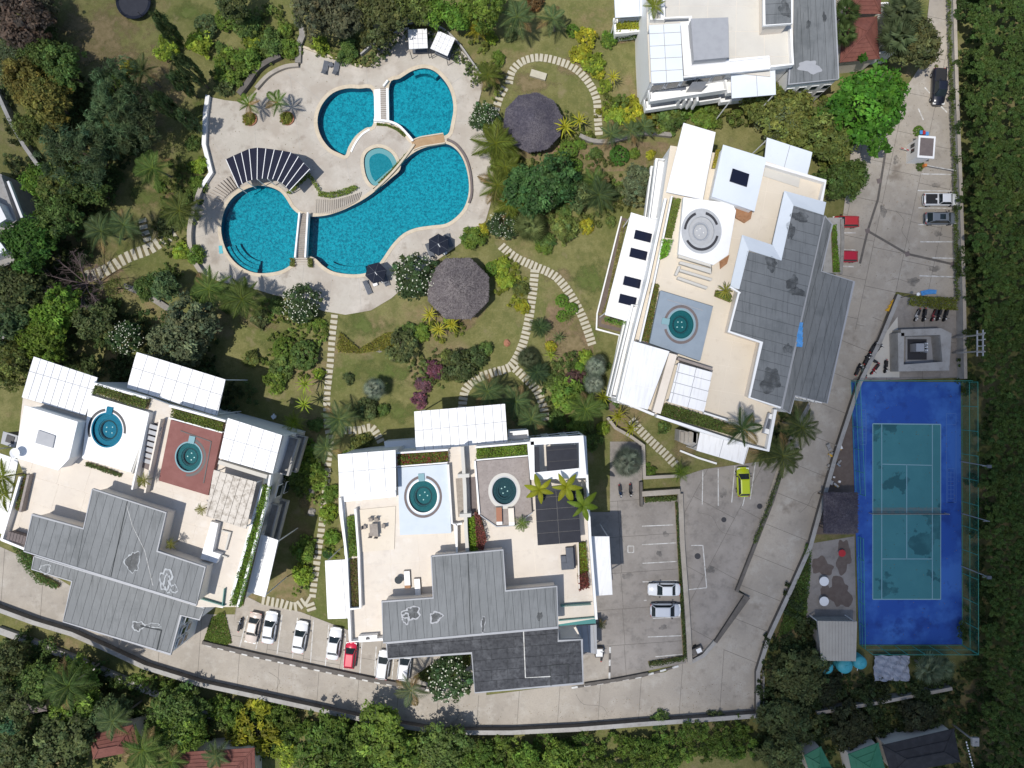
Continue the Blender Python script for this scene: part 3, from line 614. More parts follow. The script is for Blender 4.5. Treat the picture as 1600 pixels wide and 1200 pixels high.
wall('dividing_wall', [(1001,770),(1060,766)], .6, 1.1, 'concrete', 'short pale wall above the empty parking bays', cap='concrete')
wall('dividing_wall', [(1000,752),(1001,790)], .35, .9, 'dark_wall', 'short dark wall beside the two parked motorbikes')
wall('boundary_wall', [(-20,938),(0,946),(60,968),(120,986),(172,1009),(232,1037),(320,1064),(450,1092),(580,1120),(690,1138),(800,1138),(900,1133),(1000,1125),(1100,1118),(1180,1112)], .5, 1.2, 'dark_wall', 'long dark boundary wall along the outer side of lower road', cap='wall')
wall('boundary_wall', [(1181,1112),(1181,1046),(1198,992),(1237,908),(1262,852),(1300,716),(1338,600),(1372,530),(1400,462)], .45, .9, 'dark_wall', 'dark wall beside tennis court along the sloping road', cap='wall')
wall('boundary_wall', [(1479,-30),(1484,150),(1490,300),(1495,470),(1497,592)], .35, 1.6, 'wall', 'tall grey wall between upper car park and dense forest', cap='concrete')
wall('boundary_wall', [(0,982),(50,1000),(110,1024),(165,1048),(230,1075),(330,1115),(455,1146)], .9, .6, 'wall', 'broken white topped wall in the jungle below the road')
wall('boundary_wall', [(1270,1107),(1370,1090),(1478,1069)], .35, 1.4, 'wall', 'pale wall slanting behind tennis court and water tanks', cap='concrete')
wall('boundary_wall', [(0,135),(25,190),(50,235),(82,280)], .4, 1.5, 'wall', 'grey garden wall running through the jungle beside neighbour house', cap='wall')
wall('garden_wall', [(905,214),(925,222),(950,223),(975,217),(1005,210),(1048,213)], .55, .7, 'rock', 'low rough stone wall below yellow hedge', sm=True)
wall('garden_wall', [(195,447),(230,460),(265,483),(300,500)], .8, .4, 'rock', 'mossy broken rock edging across lawn below bare tree')
wall('garden_wall', [(948,652),(960,668),(985,682),(1003,695),(1005,745),(1062,742)], .3, 1.0, 'wall', 'thin retaining wall around lawn with stepping stones', cap='concrete')
wall('garden_wall', [(1062,704),(1090,715),(1119,724)], .25, .3, 'white', 'white edging along lawn beside the low canopy', 'kerb')
wall('bench', [(829,115),(853,122)], .95, .4, 'stone_slab', 'pale stone bench slab on lawn above thatched hut', 'bench')
# pale entry drive right of the black roof, steps next to court
tag(MB().prism(PP([(911,1024),(950,1022),(952,1062),(912,1068)], .06), 0, .058).build('driveway_slab', 'concrete'), 'pale concrete driveway pad beside the black shingled roof', 'driveway')
t = thing('ladder_steps', 'narrow ladder like steps at the road corner below court wall', 'steps', P(1184, 1080))
for i in range(7):
    a = P(1186, 1050 + i*9); MB().box((a.x, a.y, .55-.05*i), (.9, .16, .1)).build('tread', 'concrete', t)
for x in (1181.5, 1191): 
    a, b = P(x, 1045), P(x-1, 1108); MB().strip([(a.x, a.y), (b.x, b.y)], .12, 0, .75).build('stringer', 'wall', t)
# ------------------------------------------------------------------ buildings
TZ = 9.5
ra = lambda a, b: math.atan2(-(b[1]-a[1]), b[0]-a[0])         # world angle of a pixel direction
def loopw(px, z): return [(p.x, p.y) for p in PP(px, z)]
def body(t, px, T, wm='white', fm='terrace', z0=0.0):
    L = loopw(px, T)
    MB().prism(L, z0, T-.3).build('wall', wm, t); f = MB().prism(offset_loop(L, .06), T-.297, T-.02).build('terrace_floor', 'cream', t); panels(L, T-.019, .019, ra(px[0], px[1]), 3.2, 'floor_panel', fm, f, gap=.035, cross=3.6)
def parapet(t, px, z, h=.9, wd=.25, mt='white', closed=False, cap=None, name='parapet'):
    l = loopw(px, z + h)
    if closed: l = l + [l[0]]
    return MB().strip(l, wd, z-.05, z+h).build(name, mt, t)
def canopy(t, px, z, step, ang, mt='white_roof', floor=None, slope=0.0, jm='grey_metal', gap=.075, th=.05, cross=None, posts=True, name='canopy', edge=None):
    L = loopw(px, z); c = (sum(p[0] for p in L)/len(L), sum(p[1] for p in L)/len(L))
    d = (-math.sin(ang), math.cos(ang)); ca = (math.cos(ang), math.sin(ang))
    zf = lambda x, y: z + slope*((x-c[0])*ca[0] + (y-c[1])*ca[1])
    o = MB().prism(L, lambda x, y: zf(x, y)-.14, lambda x, y: zf(x, y)-.002).build(name, jm, t)
    panels(L, z, th, ang, step, 'roof_panel', mt, o, gap=gap, cross=cross, zf=zf)
    if edge: MB().strip(L + [L[0]], .16, z-.1, z+th+.05).build('edge_trim', edge, o)
    if posts and floor is not None:
        for x, y in L:
            q = Vector((c[0], c[1])) + (Vector((x, y)) - Vector(c))*.94
            MB().tube((q.x, q.y, floor), (q.x, q.y, zf(q.x, q.y)-.14), .08).build('post', 'white', o)
    return o
def groof(t, px, z, zlow, ang, step, mt='grey_roof', jm='roof_joint', trim='grey_metal', wm='cream', inset=.35, gap=.04, cross=None, jit=.0, name='roof', th=.03):
    L = loopw(px, z)
    o = MB().prism(L, z-.3, z).build(name, jm, t)
    panels(L, z+.002, th, ang, step, 'roof_panel', mt, o, gap=gap, cross=cross, jit=jit)
    if trim: MB().strip(L + [L[0]], .14, z-.28, z+.1).build('roof_edge', trim, o)
    I = offset_loop(L, -inset)
    MB().prism(I, zlow, z-.302).build('upper_wall', wm, t)
    return o
def deck(t, px, z, zb, mt, hole=None, name='deck', border=None):
    L = loopw(px, z); hs = []
    if hole:
        c = P(hole[0], hole[1], z); hs = [[(c.x + hole[2]*math.cos(a), c.y + hole[2]*math.sin(a)*1.12) for a in np.linspace(0, 2*math.pi, 40, endpoint=False)]]
    o = holed(name, L, hs, z, mt, t); n = len(L)
    m = MB(); a = sum(L[i][0]*L[(i+1) % n][1] - L[(i+1) % n][0]*L[i][1] for i in range(n)); q = L if a > 0 else L[::-1]
    m.add([(x, y, zz) for zz in (zb, z-.001) for x, y in q], [(i, (i+1) % n, n+(i+1) % n, n+i) for i in range(n)]); m.build('deck_side', mt, o)
    return o
def tub(t, px, py, z, r, basin, rim, gut=None, spout=None, wr=None, arcs=((0.0, 6.283),), water=True):
    c = P(px, py, z); e = 1.12
    o = MB().lathe((c.x, c.y, z), [(r+.02, -.03), (r+.02, .035), (r-.13, .035), (r-.13, -.1)], 40, 1, e).build('hot_tub', rim, t)
    r2 = r-.13
    MB().lathe((c.x, c.y, z), [(r2+.01, .0), (r2, -.3), (r2*.68, -.3), (r2*.66, -.4), (r2*.55, -.4), (r2*.53, -.62), (.001, -.62)], 40, 1, e).build('basin', basin, o, smooth=False)
    MB().lathe((c.x, c.y, z), [(r2*.62, -.392), (r2*.53, -.392)], 36, 1, e).build('seat_edge', 'tub_dark' if basin != 'tub_grey' else 'steel', o)
    if water: MB().lathe((c.x, c.y, z), [(r2+.02, -.12), (.001, -.12)], 36, 1, e).build('water', 'still_water', o)
    for k in range(4):
        a = k*1.7 + px; MB().lathe((c.x+.45*r2*math.cos(a)*.6, c.y+.45*r2*math.sin(a)*.6, z-.6), [(.09, 0), (.06, .03), (.001, .03)], 8).build('jet', 'lamp', o)
    if gut:
        for a0, a1 in arcs:
            n = 40; m = MB(); A = np.linspace(a0, a1, n)
            vv = [(c.x+(r+.16)*math.cos(a), c.y+(r+.16)*math.sin(a)*e, z+.012) for a in A] + [(c.x+(r+.46)*math.cos(a), c.y+(r+.46)*math.sin(a)*e, z+.012) for a in A]
            m.add(vv, [(i, n+i, n+i+1, i+1) for i in range(n-1)]); m.build('gutter', gut, o)
    if spout is not None:
        a = spout; MB().box((c.x+(r+.25)*math.cos(a), c.y+(r+.25)*math.sin(a)*e, z+.08), (.95, .75, .12), a).build('spout', basin if basin == 'tub_blue' else 'tub', o)
    return o
def patch(t, px, py, z, rx, ry, seed, mt='sealant', wd=.16, fill='stain'):
    z += (seed % 9)*.0007; rng = random.Random(seed); c = P(px, py, z); s = (H-z)/F; n = 34; ph = [rng.random()*6.28 for _ in range(5)]
    f = lambda a: 1 + .16*math.sin(2*a+ph[0]) + .13*math.sin(3*a+ph[1]) + .10*math.sin(5*a+ph[2]) + .08*math.sin(8*a+ph[3])
    pt = [(c.x + rx*s*f(2*math.pi*i/n)*math.cos(2*math.pi*i/n), c.y + ry*s*f(2*math.pi*i/n)*math.sin(2*math.pi*i/n)) for i in range(n)]
    if fill: MB().sheet(pt, z+.036).build('repair_patch', fill, t)
    if mt:
        m = MB(); I = []; O = []
        for i, (x, y) in enumerate(pt):
            d = Vector((x-c.x, y-c.y)).normalized(); k = wd*rng.uniform(.3, 1.3)
            I.append((x-d.x*k*.5, y-d.y*k*.5, z+.042)); O.append((x+d.x*k*.5, y+d.y*k*.5, z+.042))
        m.add(I+O, [(i, n+i, n+(i+1) % n, (i+1) % n) for i in range(n)]); m.build('sealant_bead', mt, t)
def _stains():
    for i, (par, x, y, z, a_, b_) in enumerate(STAINS): patch(par, x, y, z-.036, a_, b_, 300+i, None, fill='oil')
_stains()
def windows(t, a, b, z, n, zs, wd=1.3, ht=1.5, fm='white', pm='glass'):
    A, B = P(*a, z), P(*b, z); d = (B - A).normalized(); L = (Vector((B.x, B.y)) - Vector((A.x, A.y))).length; ang = math.atan2(d.y, d.x); nn = Vector((d.y, -d.x))
    for zz in zs:
        for i in range(n):
            p = Vector((A.x, A.y)) + Vector((d.x, d.y))*L*(i+.5)/n
            w_ = MB().box((p.x+nn.x*.02, p.y+nn.y*.02, zz), (wd+.2, .1, ht+.2), ang).build('window', fm, t)
            MB().box((p.x+nn.x*.06, p.y+nn.y*.06, zz), (wd, .06, ht), ang).build('pane', pm, w_)
def balcony(t, a, b, z, zs, out=1.3, mt='white', rail=True):
    A, B = P(*a, z), P(*b, z); d = (B - A).normalized(); nn = Vector((d.y, -d.x, 0))
    for zz in zs:
        q = [A, B, B + nn*out, A + nn*out]
        o = MB().prism([(p.x, p.y) for p in q], zz-.25, zz).build('balcony', mt, t)
        if rail: MB().strip([(p.x, p.y) for p in (A + nn*.1, A + nn*(out-.08), B + nn*(out-.08), B + nn*.1)], .14, zz, zz+.95).build('balustrade', mt, o)

ra = lambda a, b: math.atan2(-(b[1]-a[1]), b[0]-a[0])         # world angle of a pixel direction
# ---- building with the red deck
b1 = thing('apartment_building', 'white apartment building with red hot tub deck and stained grey roofs', 'apartment building', P(210, 790), group='white apartment blocks around the garden')
A1 = R(-16.5); V1 = A1 - math.pi/2
body(b1, [(36,622),(135,652),(146,597),(228,620),(266,634),(352,657),(442,682),(424,742),(412,742),(368,948),(310,948),(60,868),(2,845),(18,795),(38,742),(26,712)], TZ)
canopy(b1, [(52,557),(152,590),(134,650),(35,621)], 9.9, .95, V1, 'white_roof', TZ, slope=.03, cross=3.4)
canopy(b1, [(213,550),(352,593),(340,650),(199,606)], 8.2, 1.5, V1, 'white_roof', 0, slope=.04, cross=2.7)
o = MB().prism(PP([(41,636),(119,660),(106,716),(90,732),(25,713)], 12), TZ, 12).build('stair_house', 'white', b1)
MB().prism(PP([(38.5,633.5),(121.5,659),(108,717),(91,735),(22,714.5)], 12.13), 12.002, 12.13).build('stair_house_roof', 'white_roof', o)
MB().prism(PP([(60,672),(86,681),(82,700),(55,692)], 12.3), 12.135, 12.3).build('skylight', 'grey_metal', o)
deck(b1, [(140,617),(232,644),(221,690),(204,738),(128,716)], 10.2, TZ, 'blue_deck' if 0 else 'white', (167, 672, 1.95))
tub(b1, 167, 672, 10.2, 1.93, 'tub_blue', 'tub_blue', 'dark_metal', R(80), arcs=((R(-10), R(72)), (R(95), R(200))))
deck(b1, [(267,656),(347,677),(325,774),(248,751)], 10.2, TZ, 'red_deck', (295, 714, 1.72))
tub(b1, 295, 714, 10.2, 1.7, 'tub_teal', 'tub', 'dark_metal', R(78), arcs=((R(-100), R(72)),), water=True)
for q in ([(282,673),(330,690)], [(330,690),(318,755)]): parapet(b1, q, 10.2, .06, .12, 'dark_metal', name='drain_slot')
canopy(b1, [(356,653),(441,680),(426,740),(342,716)], 11.8, 1.55, V1, 'white_roof', TZ, cross=2.6)
parapet(b1, [(341,722),(400,740),(417,745)], TZ, 1.0, .5, 'terrace_grey', name='service_wall')
canopy(b1, [(334,734),(401,753),(385,826),(322,806)], 11.6, .85, V1, 'old_slat', TZ, slope=.02, gap=.06, jm='grey_wood', th=.07, name='slat_pergola')
MB().prism(PP([(330,815),(341,818),(332,862),(345,866),(338,880),(313,873)], 10.4), TZ, 10.4).build('outdoor_counter', 'white_roof', b1)
for q in ([(329,815),(339,818),(330,863)], [(346,829),(359,832),(352,860)], [(347,868),(355,871)]): parapet(b1, q, TZ, .35, .16, 'terrace_grey', name='low_wall')
parapet(b1, [(409,760),(398,800),(362,932)], TZ, .9, .3, 'white'); parapet(b1, [(422,742),(414,790),(371,948)], TZ, .8, .25, 'white')
parapet(b1, [(31,745),(15,800),(2,843),(38,858)], TZ, .95, .3, 'white'); parapet(b1, [(143,598),(228,622)], TZ, .9, .25); parapet(b1, [(264,634),(352,658)], TZ, .9, .25)
parapet(b1, [(264,653),(347,676)], TZ, .75, .15); parapet(b1, [(232,645),(206,765)], TZ, 1.1, .2, 'white'); parapet(b1, [(250,655),(226,770)], TZ, 1.1, .2, 'cream'); parapet(b1, [(222,690),(206,740)], TZ, .95, .2, 'terrace_grey')
parapet(b1, [(44,742),(33,790),(31,800)], TZ, .85, .3, 'taupe_stone', name='planter_wall')
MB().prism(PP([(228,665),(252,658),(233,735),(215,727)], TZ+.05), TZ+.01, TZ+.05).build('stair_well', 'brown_shed', b1)
for i in range(7):
    a = P(243-i*2.4, 668+i*9, TZ+.6); MB().box((a.x, a.y, TZ+.6-.08*i), (1.5, .5, .1), A1).build('stair_tread', 'grey_metal', b1)
rA = groof(b1, [(145,764),(260,801),(246,861),(321,886),(307,945),(38,861),(51,804),(131,826)], 12.4, TZ, V1, 1.0)
rB = groof(b1, [(54,869),(320,950),(312,968),(283,961),(267,1022),(99,971),(113,908),(50,889)], 6.6, 0, V1, 1.0, wm='white', inset=.1)
patch(rA, 208, 878, 12.43, 10, 17, 1); patch(rA, 259, 905, 12.43, 9, 15, 2, wd=.3, fill=None); patch(rA, 262, 912, 12.43, 5, 14, 12, wd=.3, fill=None); patch(rA, 272, 920, 12.43, 5, 7, 3, fill=None)
patch(rB, 216, 978, 6.63, 8, 8, 4, wd=.2); patch(rB, 240, 977, 6.63, 12, 3, 5, wd=.15, fill=None); patch(rB, 71, 889, 6.63, 9, 6, 6, fill=None)
for q in ([(219,978),(252,985),(245,1016)],): parapet(rB, q, 6.6, .1, .14, 'roof_joint', name='roof_seam')
for q in ([(198,790),(207,822),(226,860),(239,915)],): parapet(rA, q, 12.42, .04, .05, 'paint_white', name='roof_cable')
parapet(rA, [(199,782),(173,901)], 12.4, .08, .08, 'roof_joint', name='roof_seam'); parapet(rA, [(131,826),(120,884)], 12.4, .05, .04, 'roof_joint', name='roof_seam')
canopy(b1, [(403,833),(435,844),(415,933),(384,924)], 8.2, 1.6, V1, 'white_roof', 0)
canopy(b1, [(-25,700),(29,718),(6,835),(-40,820)], 6.4, 1.9, V1, 'white_roof', 0)
windows(b1, (270,1018), (288,963), 6.4, 3, (5.2, 3.6), .95, .9); windows(b1, (285,962), (311,968), 6.4, 1, (5.0, 3.4), .9, .9)
windows(b1, (372,940), (422,752), TZ, 4, (1.6, 4.8), 1.5, 1.6)
balcony(b1, (388,885), (412,792), TZ, (3.2, 6.3), 1.2, 'wall'); balcony(b1, (424,742), (441,684), TZ, (3.2, 6.3), 1.4, 'wall')
parapet(b1, [(310,935),(350,947)], TZ-.4, .9, .08, 'green_glass', name='glass_balustrade'); parapet(b1, [(350,920),(347,946)], TZ-.4, .9, .08, 'green_glass', name='glass_balustrade')
MB().prism(PP([(312,925),(352,915),(348,950),(308,944)], 8.9), 8.6, 8.9).build('balcony', 'white', b1)

# ---- building with the blue deck and black shingled roof
b2 = thing('apartment_building', 'white apartment building with pale blue deck and black shingled lower roof', 'apartment building', P(725, 850), group='white apartment blocks around the garden')
A2 = R(4.5); V2 = A2 - math.pi/2
body(b2, [(530,712),(618,703),(619,708),(735,697),(914,681),(922,838),(932,966),(872,975),(600,1001),(547,1003),(541,870),(530,800)], TZ)
canopy(b2, [(647,643),(789,631),(793,690),(650,705)], 8.3, 1.12, V2, 'white_roof', 0, slope=.03, cross=2.6)
canopy(b2, [(528,710),(618,703),(619,766),(531,774)], 11.6, 1.9, V2, 'white_roof', TZ, cross=2.8)
parapet(b2, [(537,776),(618,768)], TZ, .9, 1.3, 'white', name='service_wall')
deck(b2, [(621,731),(699,725),(705,833),(625,836)], 10.2, TZ, 'blue_deck', (661, 776, 1.92))
tub(b2, 661, 776, 10.2, 1.9, 'tub_teal', 'white', 'brown_shed', R(95), arcs=((R(100), R(440)),))
deck(b2, [(744,721),(825,714),(831,800),(806,819),(776,822),(750,803)], 10.2, TZ, 'taupe_stone', (788, 767, 1.66))
tub(b2, 788, 767, 10.2, 1.64, 'tub_dark', 'tub_grey', None, None)
tub_rim = MB().lathe((*P(788, 767, 10.2).xy, 10.2), [(1.66, .02), (2.0, .02), (2.0, -.02)], 40, 1, 1.12).build('rim_paving', 'terrace_grey', b2)
parapet(b2, [(750,805),(776,823),(806,821),(832,801)], TZ, .9, .12, 'grey_metal', name='railing')
parapet(b2, [(722,698),(726,760),(728,830),(731,872)], TZ, 1.6, .42, 'terrace_grey', name='spine_wall')
for x, y in ((724, 744), (727, 806)): parapet(b2, [(x-9, y), (x+9, y-1)], TZ, 1.7, .45, 'terrace_grey', name='cross_wall')
for q in ([(700,726),(706,818),(712,820),(714,866)], [(742,720),(749,804)], [(712,820),(722,818)]): parapet(b2, q, TZ, 1.0, .2, 'white')
MB().prism(PP([(712,748),(722,747),(725,806),(716,808)], TZ+.05), TZ+.01, TZ+.05).build('stair_well', 'grey_wood', b2)
MB().prism(PP([(733,746),(743,745),(746,804),(736,806)], TZ+.05), TZ+.01, TZ+.05).build('stair_well', 'brown_shed', b2)
# dark pergolas
o = MB().strip(loopw([(829,690),(908,686),(911,739),(832,744),(829,690)], 11.8), .85, 11.4, 11.8).build('pergola_frame', 'white_roof', b2)
canopy(b2, [(830,699),(842,698.5),(844,740),(832,741)], 11.5, 1.4, V2, 'black_panel', TZ, name='dark_canopy', jm='dark_metal', posts=False)
canopy(b2, [(853,697.5),(901,695),(903,736),(855,739)], 11.55, 1.4, A2, 'black_panel', TZ, name='dark_canopy', jm='dark_metal', posts=True)
canopy(b2, [(836,772),(902,762),(908,847),(840,852)], 11.7, 1.45, A2, 'black_panel', TZ, cross=2.65, name='dark_canopy', jm='wall', gap=.035)
deck(b2, [(556,797),(618,791),(616,858),(561,863)], TZ+.12, TZ, 'terrace_tan', name='dining_deck')
parapet(b2, [(555,795),(560,862),(563,950),(547,952)], TZ, .85, .25, 'white'); parapet(b2, [(531,778),(541,868),(547,1003),(598,999)], TZ, .9, .3, 'white'); parapet(b2, [(531,712),(541,868)], TZ, .3, .4, 'white')
parapet(b2, [(903,846),(905,920)], TZ, .9, .15, 'cream'); parapet(b2, [(914,682),(922,838),(932,968)], TZ, .85, .3, 'white')
parapet(b2, [(619,729),(699,723)], TZ, .8, .15); parapet(b2, [(744,719),(825,712)], TZ, .8, .15); parapet(b2, [(619,708),(700,703)], TZ, .9, .2); parapet(b2, [(743,699),(824,692)], TZ, .9, .2)
rA = groof(b2, [(674,869),(786,859),(790,923),(870,916),(872,980),(599,1004),(597,940),(677,934)], 12.4, TZ, V2, 1.0)
rB = groof(b2, [(604,1005),(872,981),(872,1001),(909,999),(911,1067),(742,1082),(737,1020),(606,1029)], 7.6, 0, A2, 1.35, mt='black_shingle', jm='roof_joint', trim='grey_metal', wm='white', cross=2.1, jit=.012, inset=.15, th=.05)
parapet(rB, [(818,986),(821,1059),(860,1057)], 7.62, .12, .12, 'paint_white', name='roof_pipe')
parapet(rB, [(860,1040),(887,1038),(888,1068)], 7.62, .1, .1, 'roof_joint', name='roof_seam'); parapet(rB, [(859,1040),(861,1072)], 7.62, .1, .1, 'roof_joint', name='roof_seam')
patch(rA, 643, 958, 12.43, 12, 11, 21, 'grey_metal', .25); patch(rA, 634, 966, 12.43, 6, 7, 24, 'grey_metal', .2, None); patch(rA, 681, 964, 12.43, 9, 8, 22, 'grey_metal', .22); patch(rA, 755, 975, 12.43, 3, 12, 23, 'grey_metal', .15)
parapet(rA, [(731,865),(735,990)], 12.4, .08, .07, 'roof_joint', name='roof_seam')
patch(rA, 843, 963, 12.43, 4, 7, 28, None)
canopy(b2, [(508,876),(541,874),(546,966),(512,967)], 7.5, 2.4, V2, 'white_roof', 0); canopy(b2, [(923,838),(952,838),(957,929),(928,931)], 8.6, 2.6, V2, 'white_roof', 0)
parapet(b2, [(873,970),(931,965)], TZ-.6, 1.0, .08, 'green_glass', name='glass_balustrade'); parapet(b2, [(876,948),(924,945)], TZ, .9, .05, 'green_glass', name='glass_balustrade')
MB().prism(PP([(873,958),(930,955),(931,974),(874,978)], 9.0), 8.7, 9.0).build('balcony', 'green_glass', b2)
parapet(b2, [(874,983),(874,1001),(908,999),(898,980)], 6.0, .5, .3, 'cream', name='light_well')
canopy(b2, [(899,978),(932,976),(933,1022),(912,1018)], 3.2, .8, V2, 'grey_metal', 0, name='porch_roof', jm='wall')
windows(b2, (914,681), (735,697), TZ, 6, (1.6, 4.8, 7.8), 1.5, 1.5); balcony(b2, (826,688), (795,690), TZ, (3.2, 6.3), 1.1)
MB().prism(PP([(600,690),(652,686),(652,712),(604,716)], 3), 0, 3).build('garden_room', 'white', b2)

# ---- tilted building by the car park
b3 = thing('apartment_building', 'tilted white apartment building beside car park with solar panelled canopy', 'apartment building', P(1130, 470), group='white apartment blocks around the garden')
A3 = R(-15); V3 = A3 - math.pi/2
body(b3, [(1048,228),(1195,252),(1291,283),(1280,345),(1240,520),(1212,642),(1199,704),(1110,680),(1022,645),(966,627),(985,545),(1010,440),(1030,350)], TZ, fm='terrace_tan')
canopy(b3, [(1068,192),(1118,207),(1098,312),(1041,300)], 10.4, 2.3, A3, 'white_roof', TZ, slope=.01, jm='white')
o = MB().prism(PP([(1131,230),(1195,250),(1178,326),(1115,305)], 11.8), TZ, 11.8).build('stair_house', 'white', b3)
MB().prism(PP([(1130,226),(1198,247),(1179,330),(1112,307)], 11.96), 11.803, 11.96).build('stair_house_roof', 'pale_blue_roof', o)
MB().prism(PP([(1145,263),(1171,272),(1167,292),(1140,283)], 12.1), 11.965, 12.1).build('skylight', 'solar', o)
canopy(b3, [(1198,215),(1269,238),(1262,273),(1194,253)], 8.4, 3.1, V3, 'pale_blue_roof', 0)
deck(b3, [(1196,258),(1251,276),(1248,293),(1193,275)], TZ+.1, TZ, 'terrace_grey', name='plunge_terrace')
parapet(b3, [(1195,255),(1290,283),(1283,316)], TZ, .9, .35, 'white')
deck(b3, [(1068,308),(1144,318),(1150,329),(1138,398),(1115,414),(1060,397)], 10.4, TZ, 'white', (1096, 361, 1.75))
tub(b3, 1096, 361, 10.4, 1.73, 'tub_grey', 'tub_grey', 'dark_metal', None, arcs=((R(-150), R(-15)), (R(20), R(75)), (R(110), R(175))), water=False)
MB().lathe((*P(1096, 361, 10.4).xy, 10.4), [(1.75, .008), (2.5, .008), (2.5, -.01)], 40, 1, 1.12).build('rim_paving', 'tub_grey', b3)
deck(b3, [(1149,320),(1176,329),(1173,342),(1164,348),(1150,340)], TZ+.35, TZ, 'wood', name='wood_deck'); deck(b3, [(1125,408),(1140,398),(1136,412),(1126,420)], TZ+.3, TZ, 'wood', name='wood_deck')
for q in ([(1060,400),(1110,415),(1112,424),(1062,410)], [(1056,430),(1062,416)], [(1062,422),(1112,437)], [(1059,434),(1105,450)]): parapet(b3, q, TZ, .7, .3, 'terrace_grey', name='low_wall')
deck(b3, [(1032,454),(1114,479),(1094,564),(1015,536)], 10.3, TZ, 'slate_deck', (1064, 507, 1.72))
tub(b3, 1064, 507, 10.3, 1.7, 'tub_teal', 'tub', 'brown_shed', R(170), arcs=((R(-165), R(165)),))
parapet(b3, [(1043,468),(1098,485)], 10.3, .06, .08, 'grey_metal', name='deck_joint')
canopy(b3, [(990,533),(1046,549),(1012,640),(968,628)], 11.3, 2.6, A3, 'white_roof', TZ, jm='white'); parapet(b3, [(1052,553),(1026,645)], TZ, 1.3, 1.0, 'cream', name='service_wall')
canopy(b3, [(1060,567),(1113,582),(1100,644),(1044,628)], 11.3, 1.3, A3, 'white_roof', TZ, cross=2.1, name='glazed_canopy')
parapet(b3, [(1059,560),(1113,577)], TZ, 1.0, .3, 'taupe_stone', name='low_wall'); parapet(b3, [(1100,645),(1138,657)], TZ, .9, .2); parapet(b3, [(1212,640),(1200,704),(1160,694),(1026,650)], TZ, .95, .35)
parapet(b3, [(1040,310),(1012,440),(985,545),(966,625),(1022,648)], TZ, .9, .3); parapet(b3, [(1050,306),(1022,440),(1000,535)], TZ, .8, .2)
rA = groof(b3, [(1240,321),(1287,336),(1220,637),(1171,621),(1190,535),(1139,518),(1168,392),(1221,407)], 12.4, TZ, A3, 1.25, jit=.006, trim=None)
def slope_trim(q, zs):
    m = MB(); m.add([tuple(P(x, y, z)) for (x, y), z in zip(q, zs)], [(0, 1, 2, 3)] if 1 else []); m.v += [(x, y, z-.2) for x, y, z in m.v[:4]]
    m.f += [(7, 6, 5, 4), (0, 4, 5, 1), (1, 5, 6, 2), (2, 6, 7, 3), (3, 7, 4, 0)]; m.build('sloping_flashing', 'pale_blue_roof', rA)
slope_trim([(1226,298),(1240,321),(1287,336),(1291,316)], (11.6, 12.5, 12.5, 11.6)); slope_trim([(1226,298),(1207,381),(1221,407),(1240,321)], (11.6, 11.6, 12.5, 12.5))
slope_trim([(1160,367),(1170,391),(1221,407),(1208,383)], (11.6, 12.5, 12.5, 11.6)); slope_trim([(1160,367),(1141,448),(1155,452),(1170,391)], (11.6, 11.6, 12.5, 12.5))
parapet(b3, [(1141,448),(1157,458)], 12.3, .15, .2, 'white', name='roof_edge'); parapet(rA, [(1155,456),(1139,518),(1190,535),(1171,621),(1220,637)], 12.35, .2, .22, 'white', name='roof_edge')
rB = groof(b3, [(1288,337),(1300,351),(1283,424),(1334,440),(1292,630),(1242,618),(1234,646),(1221,638)], 8.6, 0, V3, 1.0, trim='grey_metal', wm='white', inset=.15)
for i, (x, y, a, b) in enumerate(((1250,339,13,8),(1235,360,6,14),(1205,412,9,11),(1238,442,9,11),(1245,456,12,7),(1231,545,7,8),(1204,595,16,18))): patch(rA, x, y, 12.43, a, b, 40+i, None)
canopy(b3, [(986,332),(1032,346),(994,506),(945,492)], 6.6, 3.4, A3, 'white_roof', 0, name='solar_canopy', jm='white')
sc_ = bpy.data.objects['solar_canopy']
for x, y in ((1006, 369), (999, 397), (989, 441), (982, 469)):
    q = [(x-14, y-11), (x+14, y-4), (x+11, y+11), (x-17, y+4)]; MB().prism(PP([(x+(u-x)*.93, y+(v-y)*.93) for u, v in q], 6.8), 6.72, 6.8).build('solar_panel', 'solar', sc_)
canopy(b3, [(1096,664),(1174,684),(1162,726),(1088,704)], 5.8, 3.3, V3, 'white_roof', 0)
windows(b3, (1038,318), (1012,440), TZ, 4, (1.6, 4.8, 7.8), 1.4, 1.5); windows(b3, (985,545), (968,625), TZ, 3, (1.6, 4.8, 7.8), 1.4, 1.5)
balcony(b3, (1046,240), (1034,335), TZ, (3.2, 6.3), 1.2); balcony(b3, (1003,475), (968,622), TZ, (3.2, 6.3), .9); windows(b3, (968,628), (1022,645), TZ, 2, (1.6, 4.8, 7.8), 1.3, 1.5)
o = MB().prism(PP([(1063,672),(1092,678),(1090,702),(1062,690)], 3), 0, 2.6).build('garden_stair', 'wall', b3)
for i in range(4): MB().prism(PP([(1064+i*7,674),(1069+i*7,675.5),(1068+i*7,693),(1063+i*7,691)], 3), 2.6, 2.9-.1*i).build('stair_tread', 'concrete', o)
windows(b3, (1292,630), (1243,618), 8.4, 3, (6.6, 4.6), .8, .8) if 0 else windows(b3, (1242,618), (1292,630), 8.4, 4, (6.8, 5.4), .7, .6)
o = MB().prism(PP([(1294,340),(1316,340),(1313,428),(1286,425)], 2.7), 2.4, 2.7).build('carport_slab', 'wall', b3)
for x, y in ((1297, 365), (1308, 424)): a = P(x, y, 2.4); MB().box((a.x, a.y, 1.2), (.3, .3, 2.38)).build('carport_post', 'wall', o)
parapet(b3, [(1316,342),(1317,380),(1314,428)], 2.5, .35, .45, 'rock', name='carport_edge')
